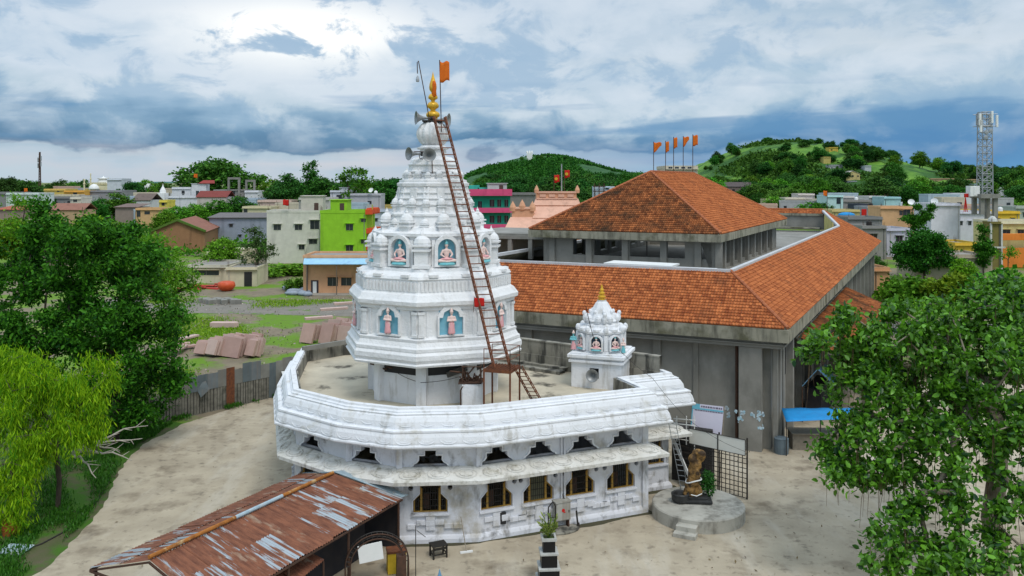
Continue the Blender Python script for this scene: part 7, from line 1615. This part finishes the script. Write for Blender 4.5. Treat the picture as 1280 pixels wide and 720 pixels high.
MT['leaf_lime'] = leafmat('lime leaf', (.06, .22, .010), (.20, .42, .02), rough=.6, tr=.35, spec=.15)
MT['leaf_willow'] = leafmat('willow leaf', (.05, .22, .006), (.38, .60, .012), rough=.6, tr=.40, spec=.15)
def W(px, py, Y): return np.array(aty(px, py, Y)[:])
# right foreground fig
tb = Vector((21.4, 36.5, 0))
lob = [(W(1200, 420, 41), 2.9), (W(1130, 415, 40.5), 2.5), (W(1075, 412, 40), 1.5), (W(1052, 440, 39), 1.8), (W(1018, 440, 39), .95, .7), (W(1085, 470, 39), 2.0), (W(1140, 460, 39), 2.8), (W(1205, 455, 38.5), 2.5), (W(1262, 415, 41), 2.8), (W(1295, 372, 43), 2.4), (W(1240, 370, 43), 1.6),
       (W(1300, 450, 40), 3), (W(1085, 500, 38), 1.9), (W(1035, 558, 37.5), 1.1), (W(1062, 565, 37), 1.5), (W(1105, 535, 37.5), 2.2), (W(1085, 590, 36.5), 1.2), (W(1045, 595, 36.5), .8, .6), (W(1170, 540, 37), 1.9), (W(1230, 520, 37), 1.7), (W(1190, 600, 35.5), 1.1), (W(1130, 660, 34.5), 1.1, .6), (W(1165, 690, 34), 1.5, .6), (W(1215, 640, 34.5), 1.4, .7), (W(1110, 705, 33.5), .9, .6), (W(1160, 500, 41), 2.2), (W(1270, 580, 36), 1.2), (W(1125, 615, 35.5), 1.2), (W(1175, 640, 34.5), 1.2), (W(1105, 682, 33.8), 1.2), (W(1195, 700, 33.5), 1.2), (W(1140, 570, 36.5), 1.6), (W(1270, 500, 38), 2.0), (W(1245, 660, 34), .9), (W(1225, 690, 33.2), 1.2), (W(1275, 640, 34.5), 1.1), (W(1265, 560, 36), 1.7), (W(1285, 690, 33.5), .9), (W(1160, 715, 33), 1.1)]
big_tree('fig_tree', 'big spreading fig tree with pale limbs and glossy leaves at the right edge', tb, [tb, tb + Vector((-.1, .1, 1.5)), tb + Vector((-.3, .5, 3.2)), tb + Vector((.3, 1.1, 4.6)), tb + Vector((.9, 2.0, 6.2)), tb + Vector((1.1, 2.8, 7.6))], lob, 3.2, .29, .17, 84, .50, MT['leaf_fig'], MT['bark'], 4, r_tip=.030, r_exp=.45, r_max=.58, roots=420, up=.25, seg=.8)
# dark neem by the fence, and a lighter tree behind it
nb = Vector((-27.2, 57.6, 0))
lob = [(W(120, 318, 58), 3.0), (W(65, 330, 59), 3.2), (W(10, 350, 60), 3.4), (W(165, 345, 58), 2.9), (W(120, 385, 57), 3.6), (W(185, 400, 57), 2.6), (W(60, 400, 58), 3.4), (W(0, 420, 59), 3), (W(150, 450, 56.5), 3.0), (W(200, 455, 57), 2.0), (W(90, 455, 57), 2.8), (W(190, 500, 57), 1.9), (W(140, 505, 57), 2.4), (W(95, 290, 59), 1.7), (W(150, 288, 59), 1.8), (W(60, 285, 60), 1.5), (W(185, 320, 58), 1.6), (W(35, 290, 61), 1.4), (W(95, 510, 58), 2.2), (W(225, 480, 57.5), 1.0), (W(40, 265, 60), .9, 1.3)]
big_tree('neem_tree', 'large dark green neem tree over the fence on the left', nb, [nb, nb + Vector((.1, 0, 2)), nb + Vector((0, .1, 4)), nb + Vector((-.4, .2, 6)), nb + Vector((-.6, .3, 8))], lob, 2.1, .30, .15, 200, .70, MT['leaf_neem'], MT['dbark'], 6, r_tip=.016, r_max=.5, seg=.9, up=.3)
gb = Vector((-28.5, 70, 0)); big_tree('lime_tree', 'lighter yellow green tree behind the dark neem tree', gb, [gb, gb + Vector((.2, 0, 2.5)), gb + Vector((.4, 0, 5)), gb + Vector((.5, 0, 7))], [(W(205, 325, 68), 2.6), (W(185, 350, 67), 2.4), (W(215, 355, 68), 1.9), (W(150, 330, 70), 3), (W(222, 395, 67), 1.7), (W(208, 420, 66), 1.5)], 3.4, .34, .12, 80, .8, MT['leaf_lime'], MT['dbark'], 9, seg=.9)
yb = Vector((-37, 66, 0)); big_tree('thin_tree', 'thin upright tree with ferny tips poking above the dark neem at the left', yb, [yb, yb + Vector((0, 0, 5)), yb + Vector((.5, 0, 10)), yb + Vector((.2, 0, 14))], [(W(30, 262, 66), .8, 1.4), (W(15, 282, 66), 1.2), (W(40, 300, 66), 1.2), (W(20, 250, 66), .5)], 6, .34, .12, 60, .6, MT['leaf_lime'], MT['dbark'], 19, seg=.9)
# yellow green weeping trees at the left edge
wb = Vector((-25.0, 46.2, 0))
lob = [(W(30, 470, 46), 1.9, .9), (W(72, 480, 46), 1.6, .9), (W(112, 470, 45.5), 1.3, 1.0), (W(50, 540, 45), 1.9, .9), (W(92, 540, 45), 1.4, 1.0), (W(5, 520, 45), 1.8, .9), (W(115, 520, 45), .9, 1.2), (W(10, 455, 46.5), 1.3)]
big_tree('weeping_tree', 'yellow green weeping tree with drooping narrow leaves at the left edge', wb, [wb, wb + Vector((.1, 0, 1.6)), wb + Vector((-.1, 0, 3.2)), wb + Vector((0, 0, 5.0))], lob, 5.5, .34, .055, 215, .50, MT['leaf_willow'], MT['dbark'], 11, r_tip=.014, r_max=.3, droop=.30, up=.1, flat=1.0, seg=.6)
wb2 = Vector((-25.6, 43.2, 0)); big_tree('weeping_tree', 'lower drooping yellow green tree in the left corner, in front of the taller weeping one', wb2, [wb2, wb2 + Vector((0, 0, 1.4)), wb2 + Vector((-.1, 0, 2.6)), wb2 + Vector((-.2, 0, 3.6))], [(W(18, 590, 43), 1.3, 1.0), (W(0, 610, 43), 1.3, 1.0), (W(30, 630, 43), .8, 1.1), (W(10, 650, 42.8), .7)], 7, .34, .055, 170, .5, MT['leaf_willow'], MT['dbark'], 12, r_tip=.014, r_max=.2, droop=.35, up=.1, flat=1.2, seg=.6)
q = MB(); r_ = random.Random(2); db = Vector((-24.2, 46.2, 3.0))
for (px, py, Y) in ((185, 533, 49), (178, 548, 48), (165, 577, 46.5), (150, 565, 47), (120, 600, 45)):
    e = aty(px, py, Y); P_ = [db.lerp(e, k / 6) + Vector((0, 0, .35 * math.sin(PI * k / 6) + r_.uniform(-.12, .12))) for k in range(7)]; q.tube(P_, [.09 - .012 * k for k in range(7)], 6)
    for j in (3, 4, 5): q.tube([P_[j], P_[j] + Vector((r_.uniform(.2, .9), r_.uniform(-.4, .4), r_.uniform(-.3, .4)))], [.03, .01], 4)
tag(q.build('dead_branch', mat('bleached branch', (.46, .42, .36), (.34, .30, .25), 3, .85)), 'bleached bare branches reaching out over the concrete from under the weeping tree', 'branch')
# ground cover along the left verge (uncountable)
rg = np.random.default_rng(31); pts = []
for k in range(26000):
    f = rg.random(); i = rg.integers(0, 9); a, b_ = cp[i], cp[i + 1]; p = a.lerp(b_, rg.random()); off = abs(rg.normal()) * 2.6 + .35
    if math.sin(p.x * 1.3 + off * 2) + math.sin(p.y * .9 - off) < -.3: continue
    pts.append((p.x - off, p.y + rg.normal() * .4, .03))
fa, fb = Vector((-32.5, 55.6, 0)), Vector((-17.2, 73.5, 0))
for k in range(5000):
    f = rg.random(); p = fa.lerp(fb, f)
    if math.sin(f * 70) + math.sin(f * 31) < .2: continue
    o_ = abs(rg.normal()) * .35 + .06; pts.append((p.x + o_ * .76, p.y - o_ * .65, .03 + rg.random() * .15))
pts = np.array(pts); o = leaves_mesh('verge_grass', pts, .28, .06, leafmat('verge grass leaf', (.02, .10, .008), (.07, .22, .015)), rg, None, (0, 0, 0), 0, axis=np.array([0, 0, 1.0])); tag(o, 'dark green weeds growing along the left edge of the concrete', 'weeds', kind='stuff')
pts = []
for k in range(110000):
    x, y = rg.uniform(-55, -12), rg.uniform(66, 128)
    if math.sin(x * .31 + 1.3 * math.sin(y * .13)) + math.sin(y * .22 + x * .05) + rg.normal() * .25 < .62: continue
    t_ = ((x + 32.5) * 17.9 - (y - 55.6) * 15.3)
    if t_ > -12: continue
    pts.append((x, y, .02))
o = leaves_mesh('yard_grass', np.array(pts), .34, .11, leafmat('yard grass leaf', (.11, .26, .008), (.30, .46, .015)), rg, None, (0, 0, 0), .4, axis=np.array([0, 0, .5])); tag(o, 'bright green grass patches across the yard beyond the fence', 'grass', kind='stuff')
# mid distance trees with their own crowns
def mid_tree(name, label, px, Y, lobes, per, leaf, nl, cl, ml, seed, th=3.0, cat='tree'):
    b = Vector((pxy(px, Y), Y, ground(Y))); big_tree(name, label, b, [b, b + Vector((.1, 0, th * .4)), b + Vector((0, .1, th * .75)), b + Vector((.1, 0, th))], [(W(a, c, Y), r, *z) for a, c, r, *z in lobes], per, leaf, leaf * .5, nl, cl, ml, MT['dbark'], seed, r_tip=.025, seg=.9, r_max=.3, cat=cat)
MT['leaf_airy'] = leafmat('olive airy leaf', (.03, .07, .02), (.09, .16, .04), rough=.7, tr=.2, spec=.1); MT['leaf_round'] = leafmat('round tree leaf', (.008, .07, .006), (.05, .21, .014), rough=.6, tr=.2, spec=.15)
mid_tree('airy_tree', 'slender airy olive tree standing before the cream block', 322, 150, [(320, 290, 2.0), (312, 305, 1.8), (330, 306, 1.8), (322, 322, 1.9), (338, 318, 1.2), (306, 322, 1.2)], 2.6, .40, 42, .75, MT['leaf_airy'], 51, 4.0)
mid_tree('round_tree', 'dense round dark green tree before the blank white wall', 1155, 150, [(1155, 306, 3.0), (1138, 314, 2.4), (1174, 314, 2.4), (1155, 322, 2.8), (1130, 324, 1.6), (1182, 325, 1.5), (1146, 300, 1.8), (1165, 300, 1.8)], 2.8, .50, 130, .95, MT['leaf_round'], 52, 2.5)
mid_tree('creeper_tree', 'dark forked creeper clad tree above the round tree', 1150, 172, [(1147, 282, 1.6, 1.2), (1160, 264, 1.0, 2.0), (1144, 262, .9, 1.6), (1136, 275, 1.2, .6), (1163, 256, .8, 1.2), (1152, 272, 1.5)], 4.5, .46, 120, .65, MT['leaf_neem'], 53, 5.0)
mid_tree('columnar_tree', 'dark columnar tree beside the olive stair tower', 1229, 150, [(1230, 292, .9, 1.4), (1227, 303, 1.3, 1.2), (1231, 312, 1.5, 1.2), (1228, 322, 1.5, 1.0)], 5.0, .42, 130, .65, MT['leaf_neem'], 54, 3.0)
mid_tree('garden_tree', 'young green tree right of the columnar tree at the yellow house', 1258, 140, [(1258, 312, .9), (1252, 320, .9), (1264, 320, 1.0)], 4.0, .34, 40, .6, MT['leaf_lime'], 55, 2.0)
pts = []
while len(pts) < 3500:
    x, y = rg.uniform(-58, -12), rg.uniform(64, 132)
    if (x + 32.5) * 17.9 - (y - 55.6) * 15.3 > -10 or math.sin(x * .4 + y * .2) + math.sin(y * .5) < -.6: continue
    pts.append((x, y, .03))
o = leaves_mesh('yard_gravel', np.array(pts), .22, .16, leafmat('gravel chip', (.10, .085, .06), (.42, .37, .30), tr=0), rg, None, (0, 0, 0), 1.5); tag(o, 'stone chips and rubble bits strewn over the yard', 'gravel', kind='stuff')
# litter on the concrete: uncountable
pts = []
while len(pts) < 600:
    x, y = rg.normal(19, 6), rg.normal(38, 7)
    if rg.random() < .45: x, y = rg.uniform(-22, 16), rg.uniform(26, 62)
    lx, ly = (x - TC.x) * math.cos(TA) + (y - TC.y) * math.sin(TA), -(x - TC.x) * math.sin(TA) + (y - TC.y) * math.cos(TA)
    if -9 < lx < 13.5 and -7.8 < ly < 13: continue
    if x < -8 - (y - 26) * .1 and y > 56: continue
    pts.append((x, y, .035))
o = leaves_mesh('fallen_leaves', np.array(pts), .16, .08, leafmat('dry leaf', (.09, .06, .03), (.22, .16, .07), tr=0), rg, None, (0, 0, 0), 3.0); tag(o, 'scattered dry leaves and bits on the concrete', 'litter', kind='stuff')
# --- far trees: a few prototypes, copied
MT['leaf_far'] = [leafmat('far foliage %d' % k, a, b_, rough=.7, tr=.15, spec=.1) for k, (a, b_) in enumerate((((.016, .095, .012), (.07, .23, .024)), ((.035, .15, .010), (.12, .33, .022)), ((.012, .072, .014), (.05, .175, .026)), ((.08, .22, .010), (.22, .44, .02))))]
PROTO = []
def proto(kind, seed, ml):
    rg = np.random.default_rng(seed); t = thing('tree', (0, 0, 0), 'tree', 'tree')
    if kind == 'round': lob = [((0, 0, 6.6), 2.8), ((1.9, .3, 5.4), 2.1), ((-1.9, -.2, 5.3), 2.2), ((.3, -1.8, 5.0), 2.0), ((0, 1.7, 5.2), 2.0), ((.8, 0, 8.2), 1.5), ((1.4, .8, 3.4), 1.5), ((-1.3, -.9, 3.2), 1.6), ((0, -1.4, 3.0), 1.3)]; tk = 2.4
    elif kind == 'wide': lob = [((0, 0, 6.2), 2.4), ((3.2, .2, 5.2), 2.3), ((-3.2, 0, 5.2), 2.4), ((1.4, -1.2, 6.2), 2.0), ((-1.5, 1, 6.5), 2.1), ((4.6, 0, 4.2), 1.6), ((-4.7, .3, 4.2), 1.6), ((0, -2.2, 4.6), 2.0), ((2.6, -.5, 3.0), 1.6), ((-2.4, -.6, 2.9), 1.7), ((.2, -.8, 2.8), 1.6)]; tk = 2.0
    elif kind == 'tall': lob = [((0, 0, 8.6), 1.6, 1.0), ((.3, .2, 6.8), 1.9, 1.0), ((-.4, -.2, 5.0), 2.1, .9), ((.6, 0, 3.6), 1.8), ((-.2, .1, 10.0), .9)]; tk = 2.4
    elif kind == 'loose': lob = [((0, .3, 8.4), 1.5), ((2.2, 0, 6.8), 1.5), ((-2.0, .4, 7.2), 1.6), ((.6, -.6, 5.4), 1.4), ((-1.2, 0, 4.6), 1.2), ((3.0, .2, 5.0), 1.0), ((-3.0, 0, 5.4), 1.1)]; tk = 3.4
    else: lob = [((0, 0, 1.6), 1.9, .8), ((1.7, .3, 1.3), 1.5, .8), ((-1.6, -.3, 1.2), 1.6, .8)]; tk = .6
    att = lobe_points(rg, lob, 4.2 if kind != 'loose' else 3.0, .45); P, par, tips = skeleton(rg, [(0, 0, 0), (.05, 0, tk * .5), (0, .1, tk), (.1, 0, tk * 1.3)], att, 1.2, jit=.15)
    branch_mesh('trunk', P, par, tips, .03, .42, MT['dbark'], t, .35, n=4, min_r=.045)
    L_ = [P[tp] + rg.normal(size=(46, 3)) * np.array([.42, .42, .30]) for tp in tips]; leaves_mesh('crown', np.vstack(L_), .48, .30, ml, rg, t, (0, 0, 0), .6); PROTO.append([t, kind, False]); return t
for k, (kd, ml) in enumerate((('round', 0), ('round', 1), ('wide', 2), ('tall', 0), ('loose', 1), ('round', 2), ('bush', 1), ('bush', 3), ('wide', 0), ('round', 3))): proto(kd, 40 + k, MT['leaf_far'][ml])
PH = {'round': 9.6, 'wide': 8.6, 'tall': 10.9, 'loose': 9.9, 'bush': 3.0}
def put_tree(i, x, y, zb, h, label, group, wf=1.0, rz=None):
    pr = PROTO[i]; t = pr[0] if not pr[2] else copy_tree(pr[0]); pr[2] = True; s = h / PH[pr[1]]
    t.location = (x, y, zb); t.scale = (s * wf, s * wf, s); t.rotation_euler = (0, 0, hr.uniform(0, 6.28) if rz is None else rz); t['label'] = label; t['category'] = 'bush' if pr[1] == 'bush' else 'tree'
    if group: t['group'] = group
    elif 'group' in t: del t['group']
    return t
def tree_px(i, px, pyt, Y, label, wf=1.0, base=None):
    zb = ground(Y) if base is None else base; zt = H - (pyt - HZ) / F * Y; put_tree(i, pxy(px, Y), Y, zb - .2, max(2.0, zt - zb), label, None, wf)
tree_px(8, 272, 196, 380, 'big wide round topped tree on the skyline behind the bare concrete frames', 1.45)
tree_px(3, 388, 199, 320, 'tall narrow tree standing above its neighbours left of the spire', .9); tree_px(4, 442, 205, 300, 'loose airy tree on the skyline just left of the spire', 1.1)
tree_px(5, 358, 216, 330, 'dark round tree left of the tall narrow one', 1.2); tree_px(0, 410, 220, 310, 'dense dark tree between the tall one and the airy one', 1.4); tree_px(0, 472, 224, 320, 'dark tree touching the left side of the spire', 1.4); tree_px(2, 488, 222, 330, 'wide dark tree behind the spire shoulder', 1.1); tree_px(2, 430, 226, 340, 'low dark tree under the airy one', 1.2)
tree_px(2, 20, 222, 400, 'dark tree group at the far left skyline', 1.4); tree_px(2, 5, 220, 380, 'dark tree cut by the left edge on the skyline', 1.0); tree_px(0, 40, 226, 410, 'small dark tree left of the mast', 1.2); tree_px(0, 72, 224, 430, 'round tree right of the mast', 1.4); tree_px(0, 100, 224, 450, 'tree left of the mosque', 1.3)
tree_px(0, 150, 240, 300, 'round green tree below the mosque', 1.5); tree_px(2, 165, 226, 380, 'wide dark tree right of the mosque'); tree_px(4, 182, 222, 390, 'sparse tree on the skyline right of the mosque'); tree_px(0, 122, 247, 290, 'small round bush tree in front of the grey block', 1.2)
tree_px(1, 218, 256, 255, 'bushy green tree below the white house, left one', 1.5); tree_px(1, 243, 253, 262, 'bushy green tree below the white house, middle one', 1.5); tree_px(1, 270, 248, 270, 'bushy green tree below the red roofed house', 1.5); tree_px(0, 302, 244, 280, 'green tree beside the concrete frames', 1.5); tree_px(1, 205, 262, 240, 'green tree right of the orange house', 1.2)
pass; tree_px(1, 277, 294, 160, 'small tree in front of the brick warehouse', 1.1); tree_px(6, 350, 333, 160, 'hedge bush before the cream block, left part', 3.0); tree_px(6, 372, 333, 160, 'hedge bush before the cream block, right part', 2.6); tree_px(6, 368, 352, 140, 'bush left of the orange house door', 1.2)
tree_px(1, 338, 222, 360, 'green tree right of the narrow frame', 1.2); tree_px(9, 60, 272, 180, 'light green tree above the dark neem', 1.5); tree_px(9, 15, 272, 170, 'light green tree at the left edge behind the neem', 1.6); tree_px(9, 110, 268, 190, 'light green tree behind the top of the neem', 1.4); tree_px(1, 150, 275, 180, 'green tree peeking over the right shoulder of the neem', 1.4)
tree_px(9, 1205, 322, 140, 'light shrub under the columnar tree', 1.2); tree_px(6, 1130, 345, 125, 'low shrub behind the fig tree crown, left one', 1.1); tree_px(7, 1190, 345, 122, 'low pale shrub behind the fig tree crown, middle one', 1.1); tree_px(6, 1262, 338, 120, 'low shrub behind the fig tree crown at the right', 1.2); tree_px(0, 1098, 318, 150, 'dark tree under the tiled eave corner', .8)
tree_px(1, 1012, 251, 270, 'green bush before the cream houses of the right town', 1.8); tree_px(1, 1028, 252, 268, 'second green bush before the cream houses of the right town', 1.5); tree_px(1, 968, 244, 305, 'shrub on top of the olive yellow house', 1.4); tree_px(0, 945, 240, 330, 'tree at the left end of the right town', 1.2)
# tree belts: scattered individuals
tr = random.Random(21); cnt_ = 0
def blocks(px, Y, zt):
    return any(abs(px - a) < 16 and Y < c + 6 and HZ + F * (H - zt) / Y < b + hh * .8 for a, b, c, hh in HILLH)
def belt(n_, px0, px1, Y0, Y1, h0, h1, kinds, label, group, hf=None, avoid=None, wf=(1.0, 1.6)):
    for k in range(n_):
        px, Y = tr.uniform(px0, px1), tr.uniform(Y0, Y1); x = pxy(px, Y); zb = hf(x, Y) if hf else ground(Y); hh = tr.uniform(h0, h1); kk = tr.choice(kinds); ww = tr.uniform(*wf)
        if not blocks(px, Y, zb + hh): put_tree(kk, x, Y, zb - .4, hh, label, group, ww)
belt(26, 335, 500, 330, 470, 9, 14, (0, 2, 5, 8), 'dark tree of the belt behind the houses left of the spire', 'trees behind the houses left of the spire')
belt(24, 0, 215, 400, 560, 8, 12, (0, 2, 5, 1), 'dark tree of the belt along the left skyline', 'trees along the left skyline')
belt(40, 630, 850, 280, 480, 12, 17, (0, 2, 5, 8), 'dark tree of the bank behind the peach temple', 'trees behind the peach temple')
belt(22, 500, 640, 300, 470, 8, 13, (0, 1, 2, 5, 8), 'dark tree of the belt behind the spire', 'trees behind the spire')
belt(26, 560, 850, 520, 900, 12, 17, (0, 2, 5, 8), 'dark tree at the foot of the far hill', 'trees at the foot of the far hill')
belt(90, 860, 1300, 360, 560, 9, 15, (0, 1, 2, 8, 5), 'tree of the wood between the right town and the near hill', 'trees between the right town and the near hill')
belt(70, 905, 1300, 570, 720, 9, 15, (0, 1, 2, 5), 'tree on the lower slope of the near hill', 'trees on the lower near hill', hill_near)
belt(36, 1040, 1290, 720, 890, 6, 10, (0, 2, 5), 'tree on the right shoulder of the near hill', 'trees on the right shoulder of the near hill', hill_near)
belt(22, 965, 1045, 700, 830, 5, 8, (0, 2, 5), 'tree on the upper right slope of the near hill', 'trees on the upper near hill', hill_near)
belt(8, 868, 930, 840, 900, 5, 8, (0, 2), 'small tree on the left ridge of the near hill', 'trees on the left ridge of the near hill', hill_near); belt(5, 880, 925, 850, 900, 10, 14, (0, 5), 'larger tree on the left ridge of the near hill', 'larger trees on the left ridge', hill_near, wf=(.9, 1.2))
for px, py, i, lb in ((960, 170, 8, 'flat topped lone tree on the near hill crest'), (998, 173, 0, 'dark round tree on the near hill crest'), (1015, 174, 0, 'small tree at the right of the near hill crest')):
    x = pxy(px, 893); zb = hill_near(x, 893); put_tree(i, x, 893, zb - .6, 7.5, lb, None, 1.5)
belt(10, 1165, 1285, 480, 600, 15, 20, (0, 2, 8), 'tall tree on the right skyline around the antenna', 'tall trees on the right skyline'); belt(10, 1060, 1120, 700, 860, 9, 12, (0, 2), 'tree on the skyline right of the near hill', 'trees on the skyline right of the near hill', hill_near)
for px, i in ((652, 0), (672, 0), (677, 0), (685, 5), (706, 0), (735, 0), (600, 0)): x = pxy(px, 1490); put_tree(i, x, 1490, hill_far(x, 1490) - 1, 9, 'tiny tree on the far hill crest', 'trees on the far hill crest', 1.3)
fr = random.Random(91)
def far_houses(n_, px0, px1, Y0, Y1, where, grp):
    for k in range(n_):
        cn, c = fr.choice((('white', (.66, .67, .70)), ('cream', (.62, .55, .42)), ('pale grey', (.42, .42, .43)), ('pale blue', (.42, .52, .60)), ('yellow', (.64, .48, .16)), ('pinkish', (.62, .42, .34))))
        px, Y = fr.uniform(px0, px1), fr.uniform(Y0, Y1); wd_ = fr.uniform(7, 14); h = fr.uniform(4.5, 9); zt = ground(Y) + h; w_ = wd_ / Y * F
        house(px - w_ / 2, px + w_ / 2, HZ + F * (H - zt) / Y, Y, c, 'small %s flat roofed house %s' % (cn, where), 'house', fr.uniform(-.3, .3), 8, None if k % 2 else [], parapet=.6, group=grp + ', ' + cn, slab=False, shade=False)
far_houses(26, 0, 240, 260, 430, 'in the crowded left town', 'small left town houses'); far_houses(14, 300, 500, 260, 330, 'behind the cream block and lime house', 'small houses behind the cream block'); far_houses(26, 900, 1290, 235, 345, 'in the crowded right town', 'small right town houses'); far_houses(10, 1130, 1290, 420, 560, 'among the trees on the right skyline', 'small houses in the right wood')
# scrub on the hills: uncountable
def scrub(name, hf, n_, px0, px1, Yc, Y0, Y1, size, m, seed, label, thresh):
    rg = np.random.default_rng(seed); pts = []
    while len(pts) < n_:
        px, Y = rg.uniform(px0, px1), rg.uniform(Y0, Y1); x = pxy(px, Yc)
        if math.sin(x * .03 + 2 * math.sin(Y * .011)) + math.sin(Y * .023 + x * .017) < thresh: continue
        z = hf(x, Y)
        if blocks(px if Yc == 900 and abs(Y - 900) < 1 else 640 + x / Y * F, Y, z + 3): continue
        if z <= ground(Y) + .5: continue
        c = np.array([x, Y, z + size * .3]); pts += list(c + rg.normal(size=(5, 3)) * size * np.array([.6, .6, .35]))
    o = leaves_mesh(name, np.array(pts), size * 1.1, size * .8, m, rg, None, (0, 0, 0), .6); tag(o, label, 'scrub', kind='stuff')
def undergrowth(name, n_, px0, px1, Y0, Y1, size, m, seed, label):
    rg = np.random.default_rng(seed); px = rg.uniform(px0, px1, n_); Y = Y0 * (Y1 / Y0) ** rg.random(n_); C3 = np.stack([(px - 640) / F * Y, Y, np.array([ground(y) for y in Y]) + size * .4 * rg.random(n_)], 1)
    P3 = np.repeat(C3, 6, 0) + rg.normal(size=(n_ * 6, 3)) * size * np.array([.8, .8, .40]); tag(leaves_mesh(name, P3, size * .8, size * .55, m, rg, None, (0, 0, 0), .6), label, 'undergrowth', kind='stuff')
undergrowth('wood_undergrowth', 9000, 855, 1310, 345, 580, 2.0, MT['leaf_far'][1], 71, 'green undergrowth filling the wood behind the right town'); undergrowth('bank_undergrowth', 7000, 480, 850, 290, 900, 2.2, MT['leaf_far'][0], 72, 'dark undergrowth filling the bank behind the peach temple')
undergrowth('town_greenery', 4200, 0, 500, 190, 420, 1.5, MT['leaf_far'][1], 73, 'low greenery growing between the houses of the left town'); undergrowth('lane_greenery', 2600, 1085, 1560, 112, 150, .9, MT['leaf_far'][1], 74, 'low greenery along the road behind the fig tree')
scrub('far_hill_scrub', hill_far, 42000, 550, 830, 1500, 1260, 1640, 3.4, MT['leaf_far'][0], 5, 'dark scrub covering the far hill', -.35)
scrub('near_hill_scrub', hill_near, 36000, 870, 1330, 900, 580, 930, 2.4, MT['leaf_far'][0], 6, 'scrub in dark patches over the near hill', .15)
for p_ in PROTO:
    if not p_[2]:
        for ch in list(p_[0].children): bpy.data.objects.remove(ch)
        bpy.data.objects.remove(p_[0])
